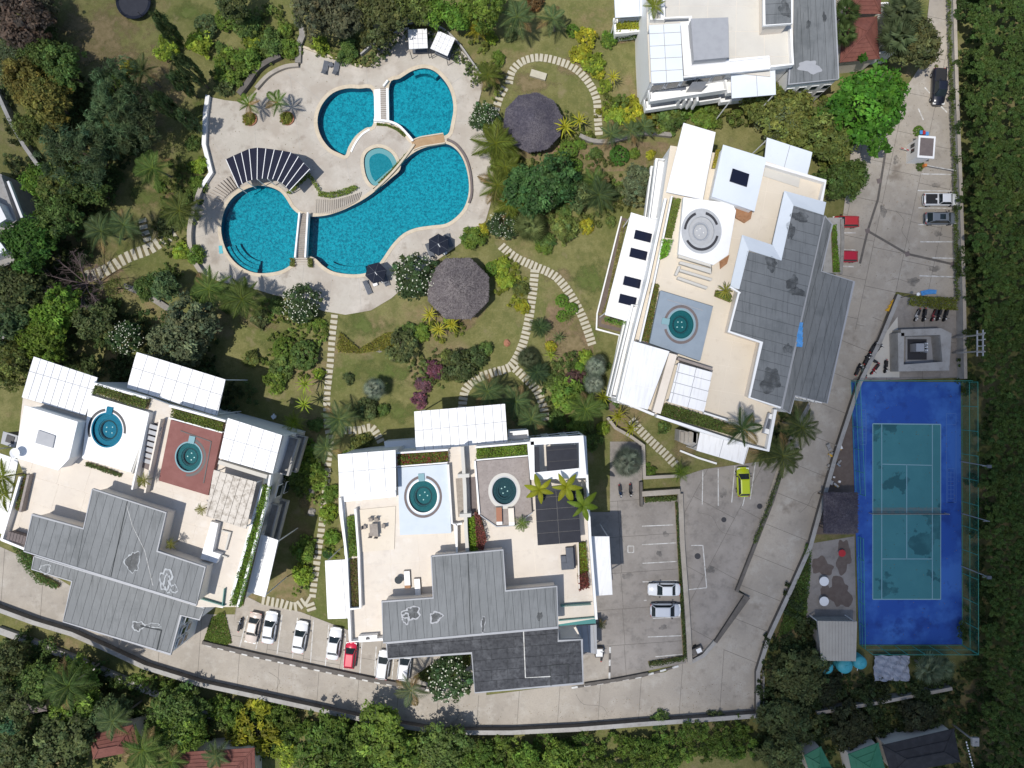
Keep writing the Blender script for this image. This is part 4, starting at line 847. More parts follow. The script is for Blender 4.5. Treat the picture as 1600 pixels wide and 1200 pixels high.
# paved skirting round the garden side
for q in ([(972,340),(980,342),(942,490),(934,488)], [(934,492),(985,505),(983,522),(935,510)], [(970,520),(985,523),(960,645),(950,640)]):
    MB().prism(PP(q), 0, .05).build('apron', 'brown_path', b3)
parapet(b3, [(971,338),(933,490),(932,514),(969,524),(952,606)], 0, .3, .18, 'white', name='garden_kerb')

# ---- building at the upper edge
b4 = thing('apartment_building', 'white apartment building with a beige terrace and grey box, cut by upper edge', 'apartment building', P(1150, 40), group='white apartment blocks around the garden')
A4 = R(3); V4 = A4 - math.pi/2; T4 = 8.6
body(b4, [(1010,-60),(1240,-60),(1238,100),(1203,106),(1204,118),(1142,112),(1069,120),(1016,128),(1012,40)], T4, fm='terrace_grey')
canopy(b4, [(1014,40),(1063,37),(1068,127),(1018,131)], 10.2, 1.55, A4, 'pale_blue_roof', T4, cross=2.1, jm='wall')
MB().prism(PP([(1080,30),(1137,28),(1138,89),(1085,94)], 10.9), T4, 10.9).build('plant_box', 'grey_metal', b4)
MB().prism(PP([(1079.5,29),(1138,27),(1139,89.5),(1084.5,94.5)], 11.05), 10.903, 11.05).build('plant_box_roof', 'pale_blue_roof' if 0 else 'grey_metal', b4)
MB().prism(PP([(1063,35),(1078,33),(1083,100),(1202,88),(1204,103),(1069,118)], 9.4), T4, 9.4).build('raised_kerb', 'white_roof', b4)
parapet(b4, [(1038,28),(1079,26),(1081,100),(1202,88),(1203,105),(1068,120)], 9.35, .3, .2, 'white')
parapet(b4, [(1236,43),(1239,100),(1202,104)], T4, .8, .25, 'white'); parapet(b4, [(1011,-40),(1018,30),(1036,30),(1035,-40)], T4, .8, .3)
rA = groof(b4, [(1193,-60),(1237,-60),(1237,37),(1194,40)], 11.2, T4, A4, 1.3, trim='white')
rB = groof(b4, [(1240,-60),(1301,-60),(1310,124),(1232,132),(1238,43)], 7.6, 0, V4, 1.0, wm='white', inset=.12)
patch(rA, 1226, 14, 11.23, 9, 13, 61, None); patch(rB, 1263, 38, 7.63, 4, 6, 62, None); patch(rB, 1288, 27, 7.63, 3, 8, 63, None); patch(rB, 1265, 105, 7.63, 17, 10, 64, None, fill='grey_metal')
canopy(b4, [(1142,114),(1211,108),(1212,148),(1143,154)], 8.2, 3.3, V4, 'pale_blue_roof', 0)
canopy(b4, [(957,-60),(1011,-60),(1008,25),(961,28)], 5.0, 3.3, V4, 'pale_blue_roof', 0)
MB().prism(PP([(960,30),(1007,26),(1005,47),(962,52)], 2.4), 0, 2.4).build('wing_wall', 'white', b4); parapet(b4, [(960,28),(962,50),(1004,47),(1008,28)], 2.4, .6, .3)
m = MB(); q = [P(1082,128,8), P(1106,127,8), P(1081,168,2.5), P(1056,168,2.5)]; m.add([tuple(p) for p in q] + [(p.x, p.y, p.z-.2) for p in q], [(3, 2, 1, 0), (4, 5, 6, 7), (0, 1, 5, 4), (1, 2, 6, 5), (2, 3, 7, 6), (3, 0, 4, 7)]); m.build('stair_canopy', 'grey_metal', b4)
balcony(b4, (1018,130), (1140,112), T4, (2.9, 5.8), 1.5); windows(b4, (1018,130), (1140,112), T4, 5, (1.5, 4.3, 7.2), 1.5, 1.5); windows(b4, (1232,132), (1310,124), 7.4, 4, (5.6, 3.5), .8, .9)
balcony(b4, (1142,113), (1205,106), T4, (2.9, 5.8), 1.8)
for i in range(4): a = P(1063+i*9, 138+i*.5, 5.8); MB().box((a.x, a.y-.8, 4.3), (.25, 1.4, 2.8), A4).build('fin_wall', 'white', b4)
for q in ([(1003,30),(1008,120),(1010,150)], [(1013,40),(1015,150)]): parapet(b4, q, 0, 1.0, .25, 'white', name='garden_kerb')

# ---- neighbours: low houses partly in view
def hip_house(px, z, rise, label, rm, step=.45, wm='cream', trim=None, ridge=None, name='house'):
    L = loopw(px, z); c = Vector((sum(p[0] for p in L)/4, sum(p[1] for p in L)/4)); t = thing(name, label, 'house', (c.x, c.y, 0))
    MB().prism([tuple(c + (Vector(p)-c)*.9) for p in L], 0, z).build('wall', wm, t)
    a, b = Vector(L[0]), Vector(L[1]); d = Vector(L[3])
    if (b-a).length < (d-a).length: L = L[1:] + L[:1]
    A, B, C, D = (Vector(p) for p in L); hw = min((C-B).length, (B-A).length)/2; u = (B-A).normalized()
    r0 = (A+D)/2 + u*hw; r1 = (B+C)/2 - u*hw
    V = [(*A, z), (*B, z), (*C, z), (*D, z), (*r0, z+rise), (*r1, z+rise)]
    rf = MB().add(V, [(0, 1, 5, 4), (2, 3, 4, 5), (1, 2, 5), (3, 0, 4), (3, 2, 1, 0)]).build('roof', rm, t)
    for f in ((0, 1, 5, 4), (2, 3, 4, 5), (1, 2, 5), (3, 0, 4)):   # tile courses, each a proud batten of tiles
        q = [Vector(V[i]) for i in f]; e0, e1 = q[0], q[1]; t0, t1 = (q[3], q[2]) if len(q) == 4 else (q[2], q[2])
        n = int((((t0+t1)/2 - (e0+e1)/2).length)/step)
        for i in range(n):
            k, k2 = i/n, (i+.94)/n; a0, a1 = e0.lerp(t0, k), e1.lerp(t1, k); b0, b1 = e0.lerp(t0, k2), e1.lerp(t1, k2)
            up = Vector((0, 0, .07)); lo = Vector((0, 0, .012))
            MB().add([a0+up, a1+up, b1+lo, b0+lo, a0, a1], [(0, 1, 2, 3), (4, 5, 1, 0)]).build('tile_course', rm, rf)
    for i, j in ((0, 4), (1, 5), (2, 5), (3, 4), (4, 5)):
        MB().tube(Vector(V[i])+Vector((0, 0, .05)), Vector(V[j])+Vector((0, 0, .05)), .11).build('ridge_cap', trim or rm, rf)
    return t
hip_house([(1316,30),(1370,26),(1374,92),(1312,98)], 4.2, 1.7, 'house with red tiled hip roof beside the fan palms', 'red_roof', trim='red_roof')
hip_house([(1322,-60),(1376,-60),(1376,22),(1322,22)], 4.6, 1.7, 'red tiled house cut by upper edge behind first hip roof', 'red_roof')
wall('garden_wall', [(1310,103),(1376,98),(1371,24),(1330,27)], .3, 3.2, 'white', 'white gutter wall framing the red hip roof')
t = thing('garden_steps', 'narrow pale steps between red roof and fan palms', 'steps', P(1379, 70))
for i in range(12): a = P(1379, 35+i*5.5, .3); MB().box((a.x, a.y, .2), (.7, .3, .3)).build('tread', 'stone_slab', t)
hip_house([(140,1148),(208,1132),(220,1172),(146,1186)], 3.6, 1.4, 'red tiled pavilion under palms below the road', 'red_roof')
hip_house([(268,1176),(398,1168),(400,1240),(270,1240)], 3.8, 1.6, 'red tiled house at lower edge beside yellow bush', 'red_roof')
hip_house([(20,1080),(66,1072),(74,1110),(26,1120)], 3.2, 1.0, 'small brown roofed hut hidden in jungle shade', 'brown_shed')
hip_house([(1256,1180),(1282,1166),(1300,1200),(1270,1222)], 3, .8, 'small green roofed shed at lower edge', 'green_roof', step=.7)
hip_house([(1325,1178),(1372,1160),(1388,1222),(1335,1228)], 3.4, .7, 'larger green roofed house at lower edge beside dark roof', 'green_roof', step=.7)
hip_house([(1378,1164),(1490,1138),(1500,1190),(1392,1210)], 3.2, .8, 'long black roofed house beyond the slanting wall', 'dark_roof', step=.9)
b5 = thing('house', 'white modern neighbour house cut by the edge beside jungle', 'house', P(-10, 350))
MB().prism(PP([(-60,262),(2,272),(38,340),(26,352),(22,410),(-60,440)], 5), 0, 5).build('wall', 'wall', b5)
o = MB().prism(PP([(-60,290),(-2,318),(10,342),(-6,352),(-60,345)], 7), 5.0, 7).build('roof', 'white_roof', b5); MB().prism(PP([(-60,352),(0,378),(10,392),(-60,420)], 7), 5.0, 7).build('roof', 'white_roof', b5)
parapet(b5, [(0,275),(24,345),(16,350)], 5, .6, .35, 'wall'); parapet(b5, [(12,283),(34,340)], 5, .4, .3, 'white')
tag(MB().prism(PP([(-20,500),(14,520),(2,535),(-20,545)], 2), 0, 2).build('garden_shed', 'wall'), 'corner of a grey shed at the edge above white roofs', 'shed')
t = thing('garden_shed', 'small dark sided shed beside stair house with white roof', 'shed', P(17, 690)); MB().prism(PP([(6,676),(26,682),(22,698),(2,692)], 3), 0, 2.8).build('wall', 'dark_wall', t); MB().prism(PP([(5,674),(28,681),(23,700),(1,693)], 3), 2.803, 3).build('roof', 'grey_metal', t)
MB().prism(PP([(10,679),(22,683),(19,694),(7,690)], 3.2), 3.003, 3.1).build('hatch', 'dark_metal', t)
# openings on the sides turned away from the garden
windows(b2, (744,1080), (909,1066), 7.4, 7, (1.7, 5.0), 1.3, 1.5); windows(b2, (608,1028), (735,1019), 7.4, 5, (1.7, 5.0), 1.3, 1.5); windows(b2, (541,872), (547,1000), TZ, 5, (1.7, 4.8, 7.8), 1.3, 1.5)
windows(b1, (100,970), (266,1021), 6.4, 7, (1.7, 4.7), 1.3, 1.4); windows(b3, (1292,628), (1333,442), 8.4, 8, (1.7, 4.6, 7.2), 1.2, 1.3)
# ------------------------------------------------------------------ tennis court
mat('court_worn', (.14, .19, .19), [((.06, .2, .22), 1.5, .4, .6, .7)], rough=.8)
t = thing('tennis_court', 'blue and green tennis court behind high green fence', 'tennis court', P(1420, 800))
MB().prism(PP([(1330,596),(1501,597),(1503,1007),(1343,1007)], .1), 0, .1).build('blue_surface', 'court_blue', t)
MB().prism(PP([(1363,662),(1469,663),(1469,936),(1363,936)], .11), .1, .108).build('green_surface', 'court_green', t)
MB().prism(PP([(1363,793),(1469,793),(1469,803),(1363,803)], .113), .108, .112).build('net_strip', 'court_worn', t)
def cl(segs, wd=.09, z=.115, mt='court_line', nm='court_line'):
    for x0, y0, x1, y1 in segs:
        a, b = P(x0, y0), P(x1, y1); MB().strip([(a.x, a.y), (b.x, b.y)], wd, z-.003, z+.004).build(nm, mt, t)
cl([(1363,662,1469,663),(1363,936,1469,936)], .14); cl([(1363,662,1363,936),(1469,663,1469,936),(1377,662,1377,936),(1456,663,1456,936),(1377,725,1456,727),(1377,873,1456,873),(1416,726,1416,873)], .11, .119)
g = []
for x0, y0, y1, n in ((1348,650,694,8), (1485,732,785,8)):      # hopscotch grids
    g += [(x0-5, y0, x0-5, y1), (x0+5, y0, x0+5, y1), (x0, y0+4, x0, y1-4)] + [(x0-5, y0+(y1-y0)*i/n, x0+5, y0+(y1-y0)*i/n) for i in range(n+1)]
g += [(1478,646,1478,785),(1493,646,1493,785),(1478,646,1493,646),(1478,663,1493,663),(1478,785,1493,785),(1345,600,1345,695),(1352,640,1352,780),(1345,640,1352,640),(1345,765,1352,765),(1344,695,1352,695),(1344,838,1344,1000)]
cl(g, .05, .112, 'game_line', 'game_line')
net = thing('tennis_net', 'dark tennis net with posts across middle of court', 'net', P(1416, 801))
for x in (1357, 1475): a = P(x, 801); MB().tube((a.x, a.y, .1), (a.x, a.y, 1.2), .06).build('net_post', 'grey_metal', net)
a, b = P(1357, 801), P(1475, 801)
for i in range(9): MB().tube((a.x, a.y, .2+i*.12), (b.x, b.y, .2+i*.12), .008, n=3, cap=False).build('net_cord', 'dark_metal', net)
MB().tube((a.x, a.y, 1.16), (b.x, b.y, 1.16), .045).build('net_tape', 'grey_wood', net)
def fence(pts, h, n, label):
    q = PP(pts); t = thing('court_fence', label, 'fence', q[0], group='green fence sides around tennis court')
    for k in range(len(q)-1):
        a, b = q[k], q[k+1]
        for i in range(n+1):
            p = a.lerp(b, i/n); MB().tube((p.x, p.y, 0), (p.x, p.y, h), .04).build('post', 'fence_green', t)
        for z in (.12, h*.5, h): MB().tube((a.x, a.y, z), (b.x, b.y, z), .03).build('rail', 'fence_green', t)
        MB().add([(a.x, a.y, .12), (b.x, b.y, .12), (b.x, b.y, h), (a.x, a.y, h)], [(0, 1, 2, 3)]).build('wire_mesh', 'chain_link', t)
mat('fence_green', (.06, .34, .27), rough=.5)
fence([(1502,597),(1503,1007)], 3.4, 11, 'tall green wire fence on forest side of tennis court')
fence([(1329,595),(1502,595)], 2.4, 6, 'green wire fence at the service yard end of tennis court')
fence([(1344,1008),(1503,1008)], 3.4, 6, 'tall green wire fence at the water tank end of tennis court')
fence([(1329,597),(1337,770)], 2.6, 5, 'green wire fence on road side of tennis court')
fence([(1340,838),(1343,1007)], 1.6, 5, 'low green wire fence beside patio with round tables')
for i, (x, y) in enumerate(((1501, 721), (1501, 884), (1502, 802))):
    a = P(x, y); t = thing('floodlight', ('floodlight mast over tennis court nearer the service yard', 'floodlight mast over tennis court nearer the water tanks', 'slim floodlight mast level with the tennis net')[i], 'floodlight', a)
    MB().tube((a.x, a.y, 0), (a.x, a.y, 5.6), .07, .05).build('mast', 'grey_metal', t); MB().tube((a.x, a.y, 5.5), (a.x-.9, a.y+.05, 5.7), .035).build('arm', 'grey_metal', t)
    if i < 2: MB().box((a.x-.05, a.y, 5.75), (.55, .4, .2)).build('lamp_head', 'grey_cloth', t)

for x, y, a_, b_ in ((1284,885,16,14),(1318,870,12,24),(1312,926,18,22),(1291,925,10,12)): patch(yd2, x, y, -.014, a_, b_, x, None, fill='brown_path')
# ------------------------------------------------------------------ thatched huts
def thatch(px, py, r, h0, h1, sides, label, mt, n=2600, rot=0.0, sq=None, wm='bark'):
    c = P(px, py, (h0+h1)/2); t = thing('thatched_hut', label, 'hut', (c.x, c.y, 0))
    ring = [(c.x + r*math.cos(rot+2*math.pi*i/sides)*(sq[0] if sq else 1), c.y + r*math.sin(rot+2*math.pi*i/sides)*(sq[1] if sq else 1)) for i in range(sides)]
    m = MB(); m.add([(x, y, h0) for x, y in ring] + [(c.x, c.y, h1)] + [(x, y, h0-.18) for x, y in ring], [(i, (i+1) % sides, sides) for i in range(sides)] + [(sides+1+i, sides+1+(i+1) % sides, (i+1) % sides, i) for i in range(sides)])
    rf = m.build('roof', mt, t)
    for k in range(6):                                        # overlapping courses
        v0, v1 = (k+.0)/6, min(1.0, (k+1.12)/6); m2 = MB(); C2 = Vector((c.x, c.y)); lo = [C2.lerp(Vector(p), v1*(1+random.uniform(-.006, .006))) for p in ring]; hi = [C2.lerp(Vector(p), max(v0, .02)) for p in ring]; z1_, z0_ = h1+(h0-h1)*v1+.07, h1+(h0-h1)*v0+.015
        m2.add([(p.x, p.y, z1_) for p in lo] + [(p.x, p.y, z0_) for p in hi] + [(p.x, p.y, z1_-.09) for p in lo], [(i, (i+1) % sides, sides+(i+1) % sides, sides+i) for i in range(sides)] + [(2*sides+i, 2*sides+(i+1) % sides, (i+1) % sides, i) for i in range(sides)]); m2.build('thatch_course', mt, t)
    s = MB()
    for k in range(n):                                        # straw bundles lying down the slope
        f = random.randrange(sides); u = random.random(); v = math.sqrt(random.random())*.95
        a, b = Vector(ring[f]), Vector(ring[(f+1) % sides]); e = a.lerp(b, u); top = Vector((c.x, c.y))
        p = top.lerp(e, v); z = h1 + (h0-h1)*v; d = (e - top).normalized(); L = random.uniform(.2, .42); w_ = random.uniform(.025, .07); nn = Vector((-d.y, d.x)); d2 = (d + nn*random.uniform(-.5, .5)).normalized()
        q = p + d2*L; z2 = z + (h0-h1)*L/r*.9 + random.uniform(-.0, .05); lift = random.uniform(.06, .12)
        s.add([(p.x-nn.x*w_, p.y-nn.y*w_, z+lift*.4), (p.x+nn.x*w_, p.y+nn.y*w_, z+lift*.4), (q.x+nn.x*w_*.5, q.y+nn.y*w_*.5, z2+lift), (q.x-nn.x*w_*.5, q.y-nn.y*w_*.5, z2+lift)], [(0, 1, 2, 3)])
    o = s.build('thatch_straw', 'thatch_bleached' if mt == 'thatch' else mt, t); o['kind'] = 'stuff'
    MB().lathe((c.x, c.y, h1-.25), [(.28, .1), (.18, .3), (.001, .36)], 8).build('cap', mt, t)
    for i in range(sides):
        x, y = ring[i]; q = Vector((c.x, c.y)).lerp(Vector((x, y)), .82); MB().tube((q.x, q.y, 0), (q.x, q.y, h0+.1), .09).build('post', wm, t)
thatch(715, 449, 4.45, 2.5, 5.0, 8, 'grey octagonal thatched hut beside the pool terrace', 'thatch', 3800, R(22.5))
thatch(833, 186, 4.1, 2.5, 5.0, 10, 'round purple grey thatched hut inside the stone arc', 'thatch_dark', 3400, R(10))
thatch(1318, 803, 3.45, 2.8, 4.4, 4, 'square dark thatched hut beside tennis court', 'thatch_dark', 1800, R(45), (.93, 1.12))

# ------------------------------------------------------------------ pool furniture
def lounger_proto():
    t = thing('sun_lounger', 'x', 'sun lounger', (0, 0, 0))
    MB().box((-.25, 0, .33), (1.35, .62, .07)).build('seat', 'grey_cloth', t, local=True); MB().box((.66, 0, .48), (.7, .62, .07), 0, R(-28)).build('backrest', 'grey_cloth', t, local=True)
    for x in (-.8, .45):
        for y in (-.25, .25): MB().tube((x, y, 0), (x, y, .3), .03).build('leg', 'grey_metal', t, local=True)
    MB().box((-.1, .33, .29), (1.75, .05, .05)).build('side_rail', 'grey_metal', t, local=True); MB().box((-.1, -.33, .29), (1.75, .05, .05)).build('side_rail', 'grey_metal', t, local=True)
    return t
lp = lounger_proto(); first = [True]
def place(proto, used, px, py, rz, label, group, z=DZ, color=None, scale=None):
    l = P(px, py, z)
    if not used:
        used.append(1); proto.location = l; proto.rotation_euler = (0, 0, rz); proto['label'] = label; proto['group'] = group
        if scale: proto.scale = (scale,)*3
        if color:
            for ch in proto.children:
                if ch.get('tint'): ch.color = color
        return proto
    return dup(proto, l, rz, label, group, color, scale)
ul = []
for x, y, a, lb in ((509,107,258,'grey sun lounger nearer the palms in the pair below kerb'),(526,108,258,'grey sun lounger nearer the cabanas in the pair below kerb'),(575,450,112,'grey sun lounger left of the parasol near pool bend'),(603,437,108,'grey sun lounger right of the parasol near pool bend'),(702,377,112,'grey sun lounger poking out behind the parasol by hut'),(672,392,112,'grey sun lounger mostly under the parasol by hut')):
    place(lp, ul, x, y, R(a), lb, 'sun loungers on the pool terrace')
for i, (x, y, lb) in enumerate(((518,103,'low grey side table between the pair of loungers below kerb'),(587,444,'white square side table under the parasol near pool bend'),(695,395,'white square side table beside parasol by hut'))):
    a = P(x, y, DZ); t = thing('side_table', lb, 'table', a); MB().box((a.x, a.y, DZ+.42), (.6, .6, .06), .3).build('table_top', 'white' if i else 'grey_cloth', t)
    for u in (-.22, .22):
        for v in (-.22, .22): MB().tube((a.x+u, a.y+v, DZ), (a.x+u, a.y+v, DZ+.4), .025).build('leg', 'grey_metal', t)
def parasol(px, py, r, z, n, rot, label, mt='navy_cloth'):
    c = P(px, py, z); t = thing('parasol', label, 'parasol', (c.x, c.y, DZ))
    MB().tube((c.x, c.y, DZ), (c.x, c.y, z+.45), .035).build('pole', 'white', t); MB().lathe((c.x, c.y, DZ), [(.35, 0), (.35, .08), (.05, .12)], 12).build('base', 'grey_metal', t)
    pt = [(c.x+r*math.cos(rot+2*math.pi*i/n), c.y+r*math.sin(rot+2*math.pi*i/n), z-.12) for i in range(n)]
    for i in range(n): MB().add([pt[i], pt[(i+1) % n], (c.x, c.y, z+.4), (pt[i][0], pt[i][1], z-.3), (pt[(i+1) % n][0], pt[(i+1) % n][1], z-.3)], [(0, 1, 2), (3, 4, 1, 0)]).build('canopy_gore', mt, t)
    for p in pt: MB().tube((p[0], p[1], z-.1), (c.x, c.y, z+.42), .018, n=4).build('rib', 'grey_cloth', t)
    e = (c.x+r*.55, c.y-r*.85); MB().tube((c.x, c.y, z+.45), (e[0], e[1], z-.5), .055).build('side_arm', 'white', t); MB().tube((e[0], e[1], DZ), (e[0], e[1], z-.5), .04).build('side_mast', 'white', t)
    MB().tube((c.x, c.y, z+.4), (c.x, c.y, z+.55), .04, .01).build('finial', 'white', t)
parasol(685, 382, 1.5, 2.5, 6, R(30), 'navy parasol beside the octagonal thatched hut'); parasol(587, 426, 1.5, 2.5, 6, R(15), 'navy parasol at the pool bend below footbridge')
def cabana(px, py, rz, label):
    c = P(px, py, 2.5); t = thing('cabana', label, 'cabana', (c.x, c.y, DZ), group='white cabanas'); cs, sn = math.cos(rz), math.sin(rz)
    f = lambda u, v, z: (c.x+u*cs-v*sn, c.y+u*sn+v*cs, z)
    for i in range(4):
        for j in range(4): p = f(-.96+.64*i, -.99+.66*j, 2.55); MB().box(p, (.6, .62, .05), rz).build('roof_panel', 'white_roof', t)
    MB().box((c.x, c.y, 2.48), (2.56, 2.66, .08), rz).build('roof_frame', 'grey_metal', t)
    for u in (-1.2, 1.2):
        for v in (-1.5, 1.2): a = f(u, v, 0); MB().tube((a[0], a[1], DZ), (a[0], a[1], 2.45), .05).build('post', 'dark_metal', t)
    MB().box(f(0, .1, .45), (2.1, 2.0, .3), rz).build('day_bed', 'grey_cloth', t)
cabana(653, 61, R(3), 'white gridded cabana half hidden by vines'); cabana(692, 68, R(-24), 'white gridded cabana turned towards upper pool')
t = tag(MB().box((*P(345, 390, DZ+.05).xy, DZ+.04), (.5, 1.1, .07), .1).build('swim_board', 'tank_cyan'), 'pale blue float board lying beside round pool', 'board')
t = thing('trampoline', 'round black trampoline on the brown lawn at upper edge', 'trampoline', P(208, 4))
c = P(208, 2, .9); MB().lathe((c.x, c.y, .85), [(.001, .0), (2.05, .0)], 32).build('bed', 'trampoline', t); MB().lathe((c.x, c.y, .85), [(2.05, .03), (2.4, .05), (2.42, -.03), (2.05, -.02)], 32).build('spring_pad', 'navy_cloth', t)
for i in range(6): a = i*math.pi/3; MB().tube((c.x+2.3*math.cos(a), c.y+2.3*math.sin(a), 0), (c.x+2.3*math.cos(a), c.y+2.3*math.sin(a), 1.9), .04).build('pole', 'dark_metal', t)

# ------------------------------------------------------------------ roof terrace furniture
def bench_set(px, py, rz, dims, z, label, cat, mt, parts):
    c = P(px, py, z); t = thing(cat.replace(' ', '_'), label, cat, c, 0)
    cs, sn = math.cos(rz), math.sin(rz)
    for nm, u, v, zz, d, m_ in parts: MB().box((c.x+u*cs-v*sn, c.y+u*sn+v*cs, z+zz), d, rz).build(nm, m_, t)
    return t
def lounge2(px, py, rz, label, cush='white', end='wood', z=TZ):
    return bench_set(px, py, rz, None, z, label, 'daybed', None, [('frame', 0, 0, .2, (2.2, .8, .16), 'grey_wood'), ('cushion', .15, 0, .36, (1.75, .7, .14), cush), ('footrest', -.9, 0, .34, (.4, .7, .12), end), ('leg', -.95, .3, .06, (.08, .08, .12), 'grey_wood'), ('leg', .95, .3, .06, (.08, .08, .12), 'grey_wood'), ('leg', -.95, -.3, .06, (.08, .08, .12), 'grey_wood'), ('leg', .95, -.3, .06, (.08, .08, .12), 'grey_wood')])
lounge2(637, 904, R(93), 'white cushioned daybed with wooden end beside round glass table'); lounge2(653, 916, R(94), 'white cushioned daybed nearer the grey roof', 'white', 'white')
lounge2(780, 805, R(92), 'wooden daybed with tan middle beside dark hot tub', 'terracotta', 'white', 10.2); lounge2(799, 806, R(93), 'wooden daybed with cream cushion beside dark hot tub', 'cream', 'white', 10.2)
def table(px, py, r, z, label, tm='glass', h=.6, chairs=0):
    c = P(px, py, z); t = thing('round_table', label, 'table', c); MB().lathe((c.x, c.y, z+h), [(.001, .03), (r, .03), (r, -.02), (.001, -.02)], 20).build('table_top', tm, t); MB().tube((c.x, c.y, z), (c.x, c.y, z+h), .06).build('pedestal', 'grey_metal', t); MB().lathe((c.x, c.y, z), [(.35, 0), (.3, .05), (.05, .07)], 12).build('base', 'grey_metal', t)
table(624, 904, .5, TZ, 'round dark glass table beside white daybed', 'glass')
table(1284, 906, .65, .05, 'round white patio table nearer the hut', 'white', .72); table(1284, 937, .65, .05, 'round white patio table nearer the corrugated roof', 'white', .72); table(1313, 863, .5, .05, 'round red patio table by court fence', 'red_paint', .5)
c = P(586, 826, TZ+.12); t = thing('dining_table', 'grey dining table on tan terrace deck', 'table', c); MB().box((c.x, c.y, c.z+.74), (1.0, 1.5, .05), R(4)).build('table_top', 'grey_wood', t)
for u in (-.4, .4):
    for v in (-.6, .6): MB().tube((c.x+u, c.y+v, c.z), (c.x+u, c.y+v, c.z+.72), .03).build('leg', 'grey_metal', t)
cp = thing('dining_chair', 'x', 'chair', (0, 0, 0)); MB().box((0, 0, .44), (.46, .46, .05)).build('seat', 'grey_wood', cp, local=True); MB().box((0, .24, .7), (.46, .05, .5)).build('backrest', 'grey_wood', cp, local=True)
for u in (-.19, .19):
    for v in (-.19, .19): MB().tube((u, v, 0), (u, v, .42), .025).build('leg', 'grey_metal', cp, local=True)
uc = []
for x, y, a, lb in ((580,811,0,'dining chair at the canopy end, left one'),(589,811,-5,'dining chair at the canopy end, right one'),(570,823,90,'dining chair beside planter end of grey table'),(600,821,-90,'dining chair on the blue deck end of grey table'),(580,835,180,'dining chair tucked at the near side, left one'),(589,836,175,'dining chair tucked at the near side, right one')): place(cp, uc, x, y, R(a), 'grey ' + lb, 'chairs around the grey dining table', TZ+.12)
bench_set(886, 872, R(4), None, TZ, 'dark grey L shaped outdoor sofa by planter', 'sofa', None, [('seat', .35, .45, .25, (.95, 1.9, .45), 'grey_cloth'), ('chaise', 0, -.9, .24, (1.6, .85, .44), 'grey_cloth'), ('backrest', .88, .2, .5, (.18, 2.6, .6), 'navy_cloth')])
tag(MB().prism(PP([(876,869),(884,868.5),(885,880),(877,880.5)], TZ+.4), TZ, TZ+.4).build('ottoman', 'grey_cloth'), 'square grey ottoman beside the L shaped sofa', 'ottoman')
bench_set(1199, 662, R(74), None, TZ, 'grey sofa with white cushions at terrace corner', 'sofa', None, [('seat', 0, 0, .25, (2.6, .85, .4), 'grey_cloth'), ('cushion', .95, 0, .5, (.6, .7, .15), 'white'), ('cushion', -.95, 0, .5, (.6, .7, .15), 'white'), ('backrest', 0, .4, .5, (2.6, .15, .5), 'grey_metal')])
def ac(px, py, z, rz, label, n=1):
    c = P(px, py, z); t = thing('air_conditioner', label, 'air conditioner', c); cs, sn = math.cos(rz), math.sin(rz)
    MB().box((c.x, c.y, z+.45), (2.3, .75, .8), rz).build('casing', 'white', t)
    for u in (-.7, 0, .7): MB().lathe((c.x+u*cs, c.y+u*sn, z+.852), [(.001, .02), (.24, .02), (.26, 0)], 14).build('fan_grille', 'dark_metal' if u == 0 else 'white', t)
ac(577, 994, TZ, R(4), 'white rooftop air conditioner in the terrace corner')
t = thing('storage_box', 'brown slatted storage shed at terrace corner by the drive', 'shed', P(25, 842, TZ))
for i in range(6): MB().prism(PP([(13+i*4.8,830+i*1.4),(17.2+i*4.8,831.3+i*1.4),(14.2+i*4.8,843.3+i*1.4),(10+i*4.8,842+i*1.4)], TZ+1.3), TZ+1.22, TZ+1.3).build('lid_board', 'brown_shed', t)
MB().prism(PP([(13,831),(41,840),(38,851),(10,842)], TZ+1.2), TZ, TZ+1.2).build('box_body', 'brown_shed', t)
c = P(128, 705, 12.2); t = thing('satellite_dish', 'white satellite dish on roof edge beside the planter strip', 'satellite dish', P(30, 708, 12.1)); c = P(31, 707, 12.1)
MB().tube((c.x, c.y, 12.1), (c.x, c.y, 12.7), .05).build('mast', 'grey_metal', t); MB().lathe((c.x, c.y, 12.75), [(.001, 0), (.35, .06), (.62, .22)], 18).build('dish', 'white_roof', t)
o = MB(); zt = 8.7
for i in range(5): o.add([tuple(P(1246+x, 503+i*7.6+y, zt+.06+.05*((i+k) % 2))) for k, (x, y) in enumerate(((0, 0), (9, 1), (7.5, 9), (-2, 8)))], [(0, 3, 2, 1)])
tp = o.build('tarpaulin', 'tarp_blue'); tag(tp, 'rumpled bright blue tarpaulin strip lying on grey roof', 'tarpaulin')

# ------------------------------------------------------------------ cars
def loft(m, secs):
    """secs: list of (x, halfwidth, z0, z1, crown) -> rounded tub"""
    prof = lambda hw, z0, z1: [(-hw*.90, z0), (-hw, z0+(z1-z0)*.35), (-hw*.985, z0+(z1-z0)*.78), (-hw*.86, z1), (0, z1+.03), (hw*.86, z1), (hw*.985, z0+(z1-z0)*.78), (hw, z0+(z1-z0)*.35), (hw*.90, z0)]
    vs_ = []; k = 9
    for x, hw, z0, z1 in secs: vs_ += [(x, y, z) for y, z in prof(hw, z0, z1)]
    fs = []
    for i in range(len(secs)-1): fs += [(i*k+j, i*k+j+1, (i+1)*k+j+1, (i+1)*k+j) for j in range(k-1)] + [(i*k+k-1, i*k, (i+1)*k, (i+1)*k+k-1)]
    fs += [tuple(range(k)), tuple(range((len(secs)-1)*k, len(secs)*k))[::-1]]
    m.add(vs_, [f[::-1] for f in fs]); return m
